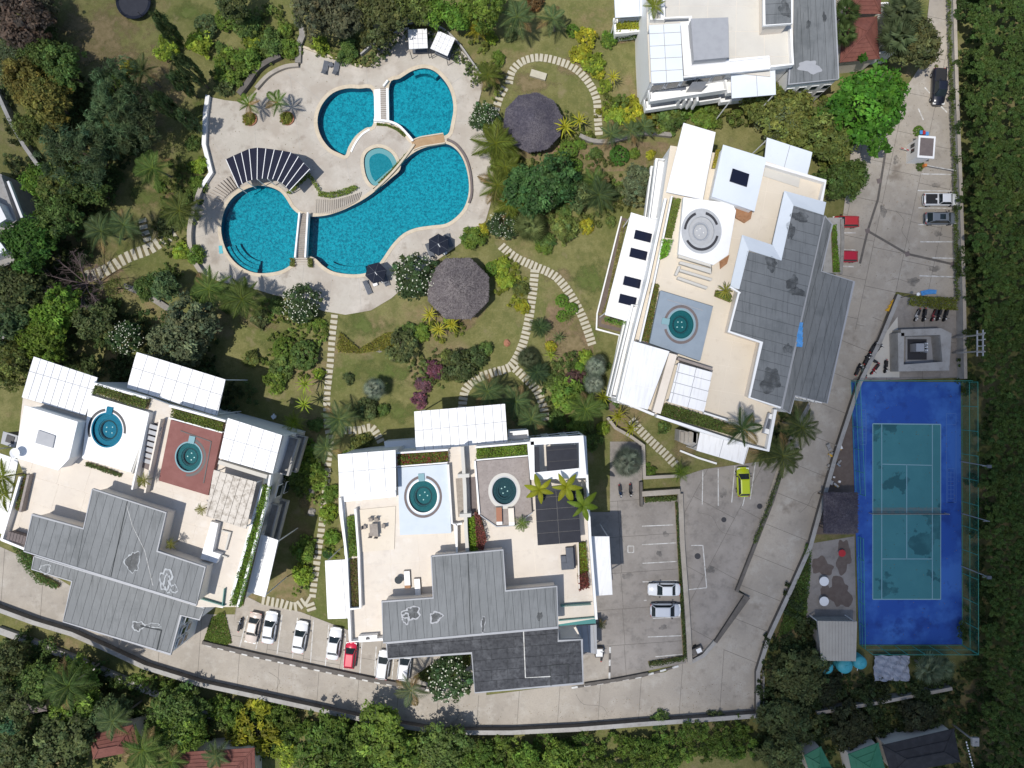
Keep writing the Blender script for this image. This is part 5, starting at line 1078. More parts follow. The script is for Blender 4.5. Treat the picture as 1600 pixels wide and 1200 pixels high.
def car_proto(kind, wid=1.78):
    W = wid/2
    t = thing('parked_car', 'x', 'car', (0, 0, 0))
    dims = dict(sedan=(4.45, .78, .95, -1.55, -.95, .35, 1.0), hatch=(4.0, .85, .98, -1.85, -1.45, .45, 1.15), suv=(4.5, .95, 1.05, -2.05, -1.65, .55, 1.3), pickup=(5.1, .98, 1.05, -.55, -.4, .75, 1.45))[kind]
    L, zb, zh, rr0, rr1, rf1, rf0 = dims; h = L/2; top = dict(sedan=1.42, hatch=1.48, suv=1.68, pickup=1.75)[kind]
    s = [(-h, W*.72, .38, zb-.16), (-h+.12, W*.9, .28, zb), (-h+.5, W*.98, .24, zb+.02), (-.6, W, .24, zb+.05), (.8, W, .24, zb+.03), (h-.75, W*.97, .24, zb-.02), (h-.25, W*.88, .28, zb-.12), (h, W*.66, .38, zb-.28)]
    o = loft(MB(), s).build('body', 'car_paint', t, smooth=True, local=True); o['tint'] = 1
    y0, y1 = W*.86, W*.66; zc = zb+.02
    V = [(rr0, -y0, zc), (rr1, -y1, top), (rf1, -y1, top), (rf0, -y0, zc), (rr0, y0, zc), (rr1, y1, top), (rf1, y1, top), (rf0, y0, zc)]
    MB().add([V[7], V[3], V[2], V[6]], [(0, 3, 2, 1)]).build('windscreen', 'glass', t, local=True); MB().add([V[0], V[4], V[5], V[1]], [(0, 3, 2, 1)]).build('rear_window', 'glass', t, local=True)
    for a in (0, 4): MB().add([V[a], V[a+1], V[a+2], V[a+3]], [(0, 1, 2, 3) if a else (3, 2, 1, 0)]).build('side_window', 'glass', t, local=True)
    rm = MB(); rx0, rx1 = rr1-.03, rf1+.03
    rm.add([(rx0, -y1-.02, top-.01), (rx1, -y1-.02, top-.01), (rx1, y1+.02, top-.01), (rx0, y1+.02, top-.01), (rx0+.12, -y1*.8, top+.05), (rx1-.12, -y1*.8, top+.05), (rx1-.12, y1*.8, top+.05), (rx0+.12, y1*.8, top+.05)], [(0, 1, 5, 4), (1, 2, 6, 5), (2, 3, 7, 6), (3, 0, 4, 7), (4, 5, 6, 7), (3, 2, 1, 0)])
    o = rm.build('roof', 'car_paint', t, local=True); o['tint'] = 1
    for sgn in (-1, 1):
        pm = MB(); 
        for a, b in ((V[0], V[1]), (V[3], V[2])): pm.tube((a[0], a[1]*sgn*-1 if 0 else abs(a[1])*sgn, a[2]), (b[0], abs(b[1])*sgn, b[2]), .05, n=4)
        o = pm.build('pillar', 'car_paint', t, local=True); o['tint'] = 1
        MB().box((rf0-.35, sgn*(W+.06), zb+.12), (.14, .2, .13)).build('mirror', 'rubber', t, local=True)
        MB().box((h-.22, sgn*W*.68, zb-.22), (.28, .36, .14)).build('headlight', 'lamp', t, local=True); MB().box((-h+.1, sgn*W*.72, zb-.13), (.14, .3, .14)).build('tail_light', 'tail', t, local=True)
        for x in (-h+.85, h-.85):
            wl = MB().tube((x, sgn*(W-.2), .31), (x, sgn*(W+.01), .31), .31, n=16).build('wheel', 'tyre', t, local=True); MB().tube((x, sgn*(W+.008), .31), (x, sgn*(W+.022), .31), .19, n=12).build('rim', 'steel', wl, local=True)
    if kind == 'pickup':
        MB().add([(-h+.15, -W*.82, zb+.07), (-.75, -W*.82, zb+.07), (-.75, W*.82, zb+.07), (-h+.15, W*.82, zb+.07)], [(0, 1, 2, 3)]).build('load_bed', 'rubber', t, local=True)
        for y in (-W*.86, W*.86): o = MB().box((-h/2-.3, y, zb+.1), (h-.45, .1, .1)).build('bed_rail', 'car_paint', t, local=True); o['tint'] = 1
    if kind == 'suv':
        MB().box((-.3, 0, top+.052), (.8, .75, .012)).build('sunroof', 'glass', t, local=True)
        for y in (-y1, y1): MB().box((-.5, y, top+.06), (1.8, .05, .05)).build('roof_rail', 'rubber', t, local=True)
    return t
PROT = {k: (car_proto(k), []) for k in ('sedan', 'hatch', 'suv', 'pickup')}
def car(kind, px, py, rz, colr, label, z=.06, scale=1.0):
    o = place(PROT[kind][0], PROT[kind][1], px, py, R(rz), label, 'cars parked around the estate', z, (*colr, 1), scale); return o
WH = (.75, .76, .77)
car('sedan', 398, 979, 258, (.60, .52, .45), 'cream car with brown trim, leftmost in the row under trees', .06, .98)
car('sedan', 424, 978, 81, (.72, .74, .77), 'white sedan parked next to the cream car'); car('sedan', 471, 993, 80, WH, 'white sedan parked alone between empty bays'); car('sedan', 524, 1003, 82, WH, 'white sedan parked next to the red hatchback')
car('hatch', 549, 1021, 84, (.55, .015, .05), 'bright red hatchback poking out under terrace corner', .06, .92)
car('hatch', 600, 1036, 82, WH, 'white hatchback with dark bonnet poking out under black roof', .06, 1.0); car('hatch', 633, 1038, 83, WH, 'white hatchback half hidden by the roadside palm', .06, 1.0)
car('sedan', 1036, 919, 180, (.74, .76, .78), 'white sedan in the lower lot, nearer the empty bays'); car('hatch', 1038, 951, 0, (.52, .55, .60), 'silver hatchback in the lower lot beside white sedan', .06, 1.05)
car('hatch', 1159, 752, 92, (.42, .50, .012), 'lime green hatchback parked below the low white canopy', .08, 1.02)
car('pickup', 1462, 139, 268, (.012, .014, .024), 'black pickup truck parked on drive above guard booth', .11); car('pickup', 1466, 314, 0, (.72, .73, .74), 'white pickup truck with black load bed beside forest wall', .11, .96)
car('suv', 1465, 343, 0, (.16, .18, .205), 'dark grey sport utility car beside the white pickup', .11, .97); car('hatch', 1316, 402, 180, (.42, .012, .03), 'dark red car half under the carport planter', .11, .92); car('hatch', 1318, 348, 180, (.45, .03, .03), 'red car mostly hidden beneath the tree crown', .11, .92)

# ------------------------------------------------------------------ motorbikes
mp = thing('motorbike', 'x', 'motorbike', (0, 0, 0))
for x, nm in ((-.62, 'rear_wheel'), (.62, 'front_wheel')): MB().tube((x, -.06, .29), (x, .06, .29), .29, n=14).build(nm, 'tyre', mp, local=True)
o = MB().add([(-.85, -.12, .62), (-.85, .12, .62), (-.3, -.17, .40), (-.3, .17, .40), (.25, -.2, .35), (.25, .2, .35), (.5, -.16, .85), (.5, .16, .85), (-.3, -.16, .66), (-.3, .16, .66), (.15, -.12, .5), (.15, .12, .5)], [(0, 2, 8), (1, 9, 3), (0, 1, 3, 2), (2, 4, 10, 8), (3, 9, 11, 5), (4, 6, 10), (5, 11, 7), (4, 5, 7, 6), (6, 7, 11, 10), (8, 10, 11, 9), (0, 8, 9, 1), (2, 3, 5, 4)]).build('body', 'bike_paint', mp, local=True); o['tint'] = 1
MB().box((-.38, 0, .74), (.85, .28, .12)).build('seat', 'rubber', mp, local=True); MB().tube((.45, -.36, .98), (.45, .36, .98), .025).build('handlebar', 'dark_metal', mp, local=True); MB().tube((.62, 0, .29), (.46, 0, .95), .05).build('fork', 'dark_metal', mp, local=True)
o = MB().box((.62, 0, .60), (.42, .17, .05)).build('mudguard', 'bike_paint', mp, local=True); o['tint'] = 1
MB().lathe((.55, 0, .86), [(.001, .1), (.09, .05), (.1, 0)], 10).build('headlamp', 'lamp', mp, local=True); MB().box((-.95, 0, .66), (.12, .16, .08)).build('tail_light', 'tail', mp, local=True)
um = []; BK = (.012, .012, .015)
for x, y, a, c_, lb in ((1430,493,250,(.5,.5,.5),'motorbike with white front, leftmost in the row under hedge'),(1441,493,262,BK,'black motorbike second from left in the row under hedge'),(1456,493,250,(.25,.05,.06),'dark red motorbike in the middle of row under hedge'),(1464,492,255,BK,'black motorbike fourth in the row under hedge'),(1474,493,255,BK,'black motorbike rightmost in the row under hedge'),
    (1362,542,55,BK,'black motorbike nearest the road wall, upper of the pair'),(1369,545,50,BK,'black motorbike nearest the road wall, lower of the pair'),(1352,560,60,BK,'black motorbike beside road wall by sand patch'),(1359,562,150,(.06,.06,.06),'dark motorbike lying crosswise by sand patch'),(1338,577,65,BK,'black motorbike closest to court corner by wall'),(1346,580,110,(.10,.13,.12),'grey green motorbike next to court corner'),(1364,577,235,(.35,.012,.02),'motorbike with bright red front near court fence'),(1381,573,265,BK,'black motorbike parked upright near court fence'),(1396,556,80,(.10,.10,.10),'grey motorbike beside the transformer wall, upper one'),(1397,569,85,(.4,.34,.3),'pale motorbike beside the transformer wall, lower one'),(1401,529,80,BK,'black motorbike at the corner of transformer enclosure'),
    (968,767,280,(.02,.04,.09),'dark blue motorbike beside silver palm'),(984,766,275,BK,'black motorbike beside short wall under silver palm'),(377,974,80,(.04,.06,.1),'motorbike parked beside the cream car'),(940,1020,80,(.15,.18,.2),'grey motorbike on the pale drive by kerb')):
    place(mp, um, x, y, R(a), lb, 'motorbikes parked in the yards', .07, (*c_, 1))

# ------------------------------------------------------------------ service yard, guard booth and other things
t = thing('guard_booth', 'white framed guard booth with dark flat roof on island', 'booth', P(1447, 230))
c = P(1447, 230, 2.7); MB().box((c.x-.2, c.y-.1, 1.3), (1.9, 2.6, 2.5), R(-4)).build('wall', 'white', t); MB().box((c.x, c.y, 2.7), (2.3, 3.0, .2), R(-4)).build('roof', 'white', t); MB().box((c.x, c.y, 2.82), (1.8, 2.4, .04), R(-4)).build('roof_deck', 'brown_shed', t)
for v in (-.7, 0, .7): MB().box((c.x-1.17, c.y+v-.1, 1.6), (.06, .5, .8), R(-4)).build('window', 'glass', t)
c = P(1440, 235); MB().prism(loopw([(1430,200),(1448,196),(1450,206),(1449,258),(1440,265),(1431,258)], .2), 0, .22).build('island_kerb', 'concrete', t)
for i, (x, y, lb, x2, y2) in enumerate(((1446,258,'white barrier arm reaching to the forest wall below booth',1496,267),(1432,238,'short red and white barrier arm left of the booth',1408,231))):
    a, b = P(x, y, 1), P(x2, y2, 1); t = thing('barrier_gate', lb, 'barrier', P(x, y)); MB().box((a.x, a.y, .55), (.35, .35, 1.1)).build('housing', 'orange', t); n = 6
    for k in range(n): p, q = a.lerp(b, k/n), a.lerp(b, (k+1)/n); MB().tube((p.x, p.y, 1.0), (q.x, q.y, 1.0), .06).build('boom_section', 'paint_white' if (k % 2 == 0 or i == 0) else 'red_paint', t)
for i, (x, y, cc) in enumerate(((1436,209,'tarp_blue'),(1440,209,'red_paint'),(1445,211,'tarp_blue'))): a = P(x, y, .2); tag(MB().box((a.x, a.y, .5), (.4, .5, .55)).build('bin', cc), ('blue bin at the booth island, left', 'red bin between the two blue bins', 'blue bin at booth island, right')[i], 'bin')
t = thing('transformer_enclosure', 'walled pit with grey transformer in the service yard', 'enclosure', P(1445, 545))
q = loopw([(1408,520),(1470,518),(1478,522),(1478,572),(1408,575)], 2.2); MB().strip(q + [q[0]], .9, 0, 2.2).build('wall', 'wall', t)
MB().sheet(loopw([(1414,526),(1470,526),(1470,568),(1414,568)], 0), .12).build('pit_floor', 'grey_metal', t); MB().prism(loopw([(1419,530),(1448,530),(1448,562),(1419,562)], .3), .13, .3).build('oil_sump', 'dark_metal', t)
c = P(1437, 543, 1.6); MB().box((c.x, c.y, 1.0), (1.1, 1.1, 1.5)).build('transformer_tank', 'grey_metal', t)
for k in range(5): MB().box((c.x+.85, c.y+.6-.3*k, 1.2), (.5, .1, 1.1)).build('cooling_fin', 'steel', t)
for k in range(3): MB().tube((c.x+.7, c.y+.5-.45*k, 1.7), (c.x+.7, c.y+.5-.45*k, 2.2), .08).build('bushing', 'white', t)
t = thing('utility_pole', 'pair of concrete poles with crossarms and insulators behind the transformer', 'utility pole', P(1488, 545))
for y in (528, 552): a = P(1487, y); MB().tube((a.x, a.y, 0), (a.x, a.y, 6.5), .12, .09).build('pole', 'wall', t)
for z in (5.2, 6.3): a, b = P(1487, 522), P(1487, 558); MB().box(((a.x+b.x)/2, (a.y+b.y)/2, z), (.14, 3.4, .14)).build('crossarm', 'grey_metal', t)
for k in range(4): a = P(1487, 526+k*9); MB().tube((a.x, a.y, 6.3), (a.x, a.y, 6.7), .07).build('insulator', 'paint_white', t); MB().tube((a.x, a.y, 5.2), (a.x+.7, a.y, 5.25), .05).build('fuse', 'paint_white', t)
t = thing('lamp_post', 'leaning lamp post with double head at the road fork', 'lamp post', P(1402, 467)); a, b = P(1402, 466), P(1413, 463, 3.6); MB().tube(a, (a.x, a.y, 3.4), .05).build('pole', 'dark_metal', t); MB().tube((a.x, a.y, 3.4), (a.x+.8, a.y+.1, 3.6), .04).build('arm', 'dark_metal', t); MB().lathe((a.x+.8, a.y+.1, 3.55), [(.001, .1), (.22, .05), (.22, -.1)], 12).build('lamp_head', 'white', t)
t = thing('wheelie_cart', 'yellow marker board lying by the road fork', 'sign', P(1394, 473)); 
for i in range(3): MB().prism(PP([(1398-i*4,466+i*6.5),(1402-i*4,468+i*6.5),(1396-i*4,473.5+i*6.5),(1391-i*4,472+i*6.5)], .2), .06, .3).build('board', 'yellow', t)
t = thing('ladder_rack', 'bright blue crumpled sheet lying above the hedge in car park', 'tarpaulin', P(1450, 457)); MB().prism(PP([(1439,455),(1452,452),(1464,453),(1463,459),(1450,460),(1441,462)], .3), .11, .28).build('fold', 'tarp_blue', t); MB().prism(PP([(1443,456),(1458,453.5),(1460,458),(1447,459)], .4), .285, .4).build('fold', 'tarp_blue', t); t.name = 'tarpaulin'
MB_ = thing('storage_roof', 'pale corrugated shed roof between patio and cyan tanks', 'shed', P(1308, 1000)); canopy(MB_, [(1277,970),(1339,971),(1337,1033),(1283,1032)], 3.0, .42, R(90), 'pale_sheet', 0, name='roof', jm='grey_metal', gap=.03)
MB().prism(PP([(1282,974),(1335,974),(1334,1029),(1286,1028)], 2.8), 0, 2.8).build('wall', 'wall', MB_)
for i, (x, y, r, lb) in enumerate(((1293,1044,.92,'cyan water tank furthest from the tennis fence'),(1322,1042,1.05,'cyan water tank in the middle, half under shed roof'),(1346,1037,.9,'cyan water tank nearest the tennis fence'))):
    c = P(x, y, 2.0); t = thing('water_tank', lb, 'water tank', (c.x, c.y, 0), group='cyan water tanks'); MB().lathe((c.x, c.y, 0), [(r, 0), (r, 1.7), (r*.9, 1.9), (r*.3, 2.08), (.001, 2.1)], 24).build('tank_body', 'tank_cyan', t, smooth=True)
    for z in (.4, .9, 1.4): MB().lathe((c.x, c.y, z), [(r, .05), (r+.03, .02), (r+.03, -.02), (r, -.05)], 24).build('hoop', 'tank_cyan', t)
    MB().lathe((c.x+.1, c.y, 2.06), [(.001, .1), (.25, .08), (.27, 0)], 14).build('lid', 'tank_cyan', t); MB().tube((c.x-.3, c.y-r*.8, 1.5), (c.x-.3, c.y-r*1.25, 1.5), .05).build('pipe', 'white', t)
o = MB(); nx, ny = 18, 12
for j in range(ny+1):
    for i in range(nx+1): p = P(1360+54*i/nx, 1020+39*j/ny); o.v.append((p.x, p.y, 1.0 + .16*math.sin(i*1.1+j*.7) + .12*math.sin(j*1.9-i*.6) + random.uniform(-.07, .07)))
o.f = [(j*(nx+1)+i, (j+1)*(nx+1)+i, (j+1)*(nx+1)+i+1, j*(nx+1)+i+1) for j in range(ny) for i in range(nx)]
tag(o.build('tarpaulin', 'tarp_grey'), 'wrinkled silver grey tarpaulin stretched behind tennis fence', 'tarpaulin')
t = thing('rubbish_pile', 'jumble of white boards and crates along court side path', 'rubbish pile', P(1302, 735))
for i in range(26):
    p = P(random.uniform(1292, 1312), random.uniform(690, 762)); MB().box((p.x, p.y, .15+random.random()*.25), (random.uniform(.2, .8), random.uniform(.15, .6), random.uniform(.1, .35)), random.random()*3, random.uniform(-.4, .4)).build('board', random.choice(['white', 'grey_metal', 'wall', 'wall', 'dark_metal', 'yellow', 'steel']), t)
for i, (x, y, mt_, lb) in enumerate(((935,1016,'steel','white wash basin unit beside porch roof'),)):
    a = P(x, y); t = thing('wash_basin', lb, 'basin', a); MB().box((a.x, a.y, .45), (1.1, 1.3, .9)).build('cabinet', 'dark_wall', t); MB().box((a.x, a.y, .93), (.9, 1.0, .06)).build('basin_top', 'white', t)
c = P(1087, 1014); t = thing('utility_cart', 'small dark trailer with white lid by the end kerb', 'trailer', c); MB().box((c.x, c.y, .45), (1.5, .9, .6), R(25)).build('box_body', 'dark_wall', t); MB().box((c.x+.25, c.y+.1, .8), (.7, .6, .08), R(25)).build('lid', 'white', t)
for s_ in (-1, 1): MB().tube((c.x+.2*s_, c.y-.5*s_, .25), (c.x+.25*s_, c.y-.6*s_, .25), .25, n=12).build('wheel', 'tyre', t)
c = P(429, 651); t = thing('garden_chair', 'white plastic chair lying in shade on lawn', 'chair', c); MB().box((c.x, c.y, .4), (.55, .55, .06), .6).build('seat', 'pale_blue_roof', t); MB().box((c.x+.25, c.y+.2, .65), (.1, .55, .5), .6).build('backrest', 'pale_blue_roof', t)
for u, v in ((-.2, -.2), (.2, -.2), (-.2, .2), (.2, .2)): MB().tube((c.x+u, c.y+v, 0), (c.x+u, c.y+v, .4), .03).build('leg', 'white', t)
c = P(1507, 1146, 2.5); t = thing('utility_pole', 'concrete pole with white box and ribbon at lower corner', 'utility pole', (c.x, c.y, 0)); MB().tube((c.x, c.y, 0), (c.x, c.y, 5), .14, .1).build('pole', 'wall', t); MB().box((c.x, c.y, 4.6), (.9, 1.1, .35)).build('box', 'wall', t)
for k in range(10): p = P(1510+k*1.2, 1160+k*4.5, 3.5); MB().box((p.x, p.y, 3.5), (.16, .22, .03), .3).build('flag', 'white', t)
for i, (x0, y0, x1, y1, lb) in enumerate(((0,1010,60,975,'a'),)): pass
# wet sand patch, debris and paler floor area of the yard
struct(MB().sheet(PP([(1340,590),(1372,535),(1402,495),(1405,590)]), .074).build('yard_floor', 'terrace_grey'))
# ------------------------------------------------------------------ vegetation meshes
def leaf_mesh(name, c, nrm, size, col, aspect=.5):
    N = len(c); rng = RNG
    nrm = nrm/np.linalg.norm(nrm, axis=1, keepdims=True); r = rng.normal(size=(N, 3)); t = np.cross(nrm, r); t /= np.linalg.norm(t, axis=1, keepdims=True) + 1e-9; b = np.cross(nrm, t)
    s = size[:, None]; v = np.empty((N, 4, 3)); v[:, 0] = c - t*s; v[:, 1] = c - b*s*aspect - nrm*s*.12; v[:, 2] = c + t*s; v[:, 3] = c + b*s*aspect - nrm*s*.12
    me = bpy.data.meshes.new(name); me.vertices.add(4*N); me.vertices.foreach_set('co', v.reshape(-1).astype(np.float32))
    me.loops.add(4*N); me.loops.foreach_set('vertex_index', np.arange(4*N, dtype=np.int32)); me.polygons.add(N)
    me.polygons.foreach_set('loop_start', np.arange(0, 4*N, 4, dtype=np.int32)); me.polygons.foreach_set('loop_total', np.full(N, 4, np.int32))
    at = me.color_attributes.new('Col', 'FLOAT_COLOR', 'POINT'); cc = np.ones((N, 4, 4), np.float32); cc[:, :, :3] = np.clip(col, 0, 4)[:, None, :]; at.data.foreach_set('color', cc.reshape(-1))
    me.materials.append(MT['leaf']); me.update(calc_edges=True); return me
def dirs(n, zmin=-.35):
    z = RNG.uniform(zmin, 1, n); a = RNG.uniform(0, 2*np.pi, n); r = np.sqrt(1-z*z); return np.stack([r*np.cos(a), r*np.sin(a), z], 1)
def vary(n, amt, hue): 
    k = np.exp(RNG.normal(0, amt, n)); h = RNG.normal(0, hue, n); return np.stack([k*(1+h), k, k*(1-h*.6)], 1)
def crown_mesh(name, ncl, per, leaf, cr=(.14, .26), flat=.72, lump=.22, aspect=.5, up=.5, amt=.28, zmin=-.3, inner=.55):
    ph = RNG.random(6)*6.28; fr = RNG.normal(size=(6, 3))*2.2; d = dirs(ncl, zmin)
    lum = 1 + lump*np.clip(sum(np.sin(d @ fr[i] + ph[i]) for i in range(6))/2.2, -1, 1)
    cc = d*(lum*RNG.uniform(inner, .92, ncl)**.6)[:, None]; rr = RNG.uniform(*cr, ncl); col = vary(ncl, amt, .07)
    idx = np.repeat(np.arange(ncl), per); n = len(idx); dd = dirs(n, -.5); pos = cc[idx] + dd*(rr[idx]*RNG.uniform(.55, 1.05, n))[:, None]
    pos[:, 2] *= flat; nrm = dd*.7 + d[idx]*.35 + RNG.normal(size=(n, 3))*.55; nrm[:, 2] = np.abs(nrm[:, 2]) + up
    return leaf_mesh(name, pos, nrm, leaf*RNG.uniform(.6, 1.25, n), col[idx]*vary(n, .16, .05), aspect)
CR = {'big': [crown_mesh('crown', 210, 34, .062, (.07, .24), lump=.34, inner=.3, amt=.3) for _ in range(5)], 'mid': [crown_mesh('crown', 120, 32, .088, (.10, .30), lump=.32, inner=.35) for _ in range(4)],
      'feather': [crown_mesh('crown', 230, 34, .075, (.06, .20), .6, .4, .14, .1, .3, inner=.3) for _ in range(3)], 'shrub': [crown_mesh('foliage', 80, 26, .13, (.12, .34), .75, .34, .36, inner=.35) for _ in range(5)],
      'clip': [crown_mesh('foliage', 110, 26, .085, (.10, .16), .85, .05, .6, .3, .16, -.2, .85) for _ in range(2)], 'plum': [crown_mesh('crown', 130, 26, .08, (.10, .20), .7, .2, .42, .6, .26, inner=.5) for _ in range(3)],
      'column': [crown_mesh('crown', 120, 36, .11, (.14, .24), 1, .12, .3, -.3, .25, -.95) for _ in range(2)], 'thin': [crown_mesh('crown', 110, 14, .06, (.10, .26), .7, .4, .36, inner=.3) for _ in range(2)]}
def blossom_mesh(n, leaf):
    d = dirs(n, .0); pos = d*RNG.uniform(.86, 1.08, n)[:, None]; pos[:, 2] *= .72
    return leaf_mesh('blossom', pos, d*.3 + np.array([0, 0, 1]), leaf*RNG.uniform(.6, 1.2, n), np.ones((n, 3)), .9)
BL = [blossom_mesh(120, .038) for _ in range(2)]
def trunk_mesh(name, seed, limbs=6, mt='bark', r=.05, spread=.6):
    rnd = random.Random(seed); m = MB(); m.tube((0, 0, 0), (0, 0, .45), r, r*.75, 7)
    for i in range(limbs):
        a = 2*math.pi*i/limbs + rnd.uniform(-.4, .4); e = (spread*math.cos(a)*rnd.uniform(.5, 1), spread*math.sin(a)*rnd.uniform(.5, 1), rnd.uniform(.65, .9)); s = (0, 0, rnd.uniform(.28, .45))
        mid = tuple(s[k]+(e[k]-s[k])*.5 + (rnd.uniform(-.06, .06) if k < 2 else .05) for k in range(3)); m.tube(s, mid, r*.6, r*.4, 5); m.tube(mid, e, r*.4, r*.12, 5)
        for j in range(2): f = (e[0]+rnd.uniform(-.25, .25), e[1]+rnd.uniform(-.25, .25), e[2]+rnd.uniform(0, .15)); m.tube(mid, f, r*.28, r*.08, 4)
    me = bpy.data.meshes.new(name); me.from_pydata(m.v, [], m.f); me.materials.append(MT[mt]); return me
TR = [trunk_mesh('trunk', i) for i in range(3)]
def attr_mesh(name, v, f, col):
    me = bpy.data.meshes.new(name); me.from_pydata(v, [], f); at = me.color_attributes.new('Col', 'FLOAT_COLOR', 'POINT')
    at.data.foreach_set('color', np.array([(*c, 1) for c in col], np.float32).reshape(-1)); me.materials.append(MT['leaf']); return me
def frond(droop=.55, n=15, wid=.30, lw=.022, rise=.35, vee=.35):
    v = []; f = []; col = []; ctr = lambda s: Vector((s*(1-.18*droop*s), 0, rise*s - (rise+droop*.75)*s*s))
    pr = None
    for i in range(n+1):
        s = i/n; p = ctr(s); w_ = .02*(1-s)+.004; b = len(v); v += [(p.x, -w_, p.z), (p.x, w_, p.z)]; col += [(1.5, 1.35, .9)]*2
        if pr is not None: f.append((pr, b, b+1, pr+1))
        pr = b
    for i in range(1, n+1):
        s = i/n; p = ctr(s); L = wid*math.sin(math.pi*min(1, .12+.86*s)**.8)*1.0 + .05
        for sg in (-1, 1):
            k = random.uniform(.8, 1.15); tip = p + Vector((L*.75, sg*L*.85, -L*vee*k)); b = len(v); md = p.lerp(tip, .45) + Vector((0, 0, .03))
            v += [(p.x, p.y, p.z), (md.x-lw, md.y-sg*lw*.3, md.z), (tip.x, tip.y, tip.z), (md.x+lw, md.y+sg*lw*.3, md.z)]; c = random.uniform(.75, 1.3); col += [(c, c, c)]*4; f.append((b, b+1, b+2, b+3))
    return attr_mesh('frond', v, f, col)
FR = {'coco': [frond(.55, 18, .31, .046), frond(.8, 18, .29, .046), frond(.35, 18, .31, .046, rise=.5)], 'areca': [frond(.7, 13, .28, .05, .7), frond(.9, 13, .26, .05, .6)], 'dark': [frond(.5, 18, .27, .038), frond(.75, 18, .26, .038)]}
def blade(wid=.16, n=7, droop=.7, rise=.6, fold=.25):
    v = []; f = []; col = []
    for i in range(n+1):
        s = i/n; w_ = wid*math.sin(math.pi*min(.97, .1+.88*s))**.8; x = s*(1-.15*s*droop); z = rise*s-(rise+droop*.6)*s*s
        j = .25*wid*random.random(); v += [(x, -w_-j*.3, z-fold*w_), (x, 0, z), (x, w_+j*.3, z-fold*w_)]; c = random.uniform(.85, 1.15); col += [(c*.9,)*3, (1.25, 1.2, .9), (c,)*3]
        if i: b = 3*i; f += [(b-3, b, b+1, b-2), (b-2, b+1, b+2, b-1)]
    return attr_mesh('leaf_blade', v, f, col)
BLD = {'banana': [blade(), blade(.18, 7, .9, .5)], 'spike': [blade(.055, 4, .5, .7, .3), blade(.06, 4, .9, .6, .3)]}
def fan(n=14):
    v = [(0, 0, 0), (.5, 0, .16)]; col = [(1, 1, 1)]*2; f = []
    for i in range(n+1):
        a = -2.0 + 4.0*i/n; r = .5*(1-.12*abs(a)/2); v += [(.5+r*math.cos(a), r*math.sin(a), .16-.10-.10*random.random())]; c = random.uniform(.8, 1.25); col += [(c, c, c)]
        if i < n:
            a2 = a+2.0/n; r2 = r*.42; v += [(.5+r2*math.cos(a2), r2*math.sin(a2), .16-.10*.6-.09)]; col += [(.7, .7, .7)]
    for i in range(2*n): f.append((1, 2+i, 3+i))
    b = len(v); v += [(0, -.015, 0), (0, .015, 0), (.5, .01, .16), (.5, -.01, .16)]; col += [(1.1, 1.1, .9)]*4; f.append((b, b+1, b+2, b+3)); return attr_mesh('fan_leaf', v, f, col)
FAN = [fan(), fan(16)]

def tint(o, c, j=.12): 
    k = random.uniform(1-j, 1+j); h = random.uniform(-.06, .06); o.color = (c[0]*k*(1+h), c[1]*k, c[2]*k, 1); return o
def tree(px, py, r, h, c, label, kind='big', group='garden trees', flowers=None, trunk=0, name='tree', cat='tree', zc=.62, z0=0.0, sy=1.0, wd=None):
    s = (H - h*zc)/F; R_ = r*s; p = P(px, py, h*zc + z0); p.z = z0
    t = thing(name, label, cat, p, random.random()*6.28, group)
    tm = random.choice(TR); o = link('trunk', tm, t); k = h*.85; o.scale = (R_*1.05, R_*1.05, k)
    ck = random.choice(CR[kind]); o = tint(link('crown', ck, t), c); ch = min(R_*1.15, h*.62); o.location = (0, 0, max(h - ch*.72, ch*.3)); o.scale = (R_, R_*sy, ch)
    if flowers: f = link('blossom', random.choice(BL), t); f.location = o.location; f.scale = o.scale; f.color = (*flowers, 1); f['kind'] = 'stuff'
    return t
def shrub(px, py, r, c, label, h=None, kind='shrub', z0=0.0, flowers=None, group='garden shrubs', sy=1.0, rz=None, cat='shrub'):
    R_ = r*(H-z0)/F; h = h or R_*1.1; p = P(px, py, z0 + h*.4); p.z = z0; t = thing('shrub', label, cat, p, random.random()*6.28 if rz is None else R(rz), group)
    o = tint(link('foliage', random.choice(CR[kind]), t), c); o.location = (0, 0, h*.38); o.scale = (R_, R_*sy, h*.72)
    st = link('stem', TR[0], t); st.scale = (R_*.7, R_*.7*sy, h*.7)
    if flowers: f = link('blossom', random.choice(BL), t); f.location = o.location; f.scale = o.scale; f.color = (*flowers, 1); f['kind'] = 'stuff'
    return t
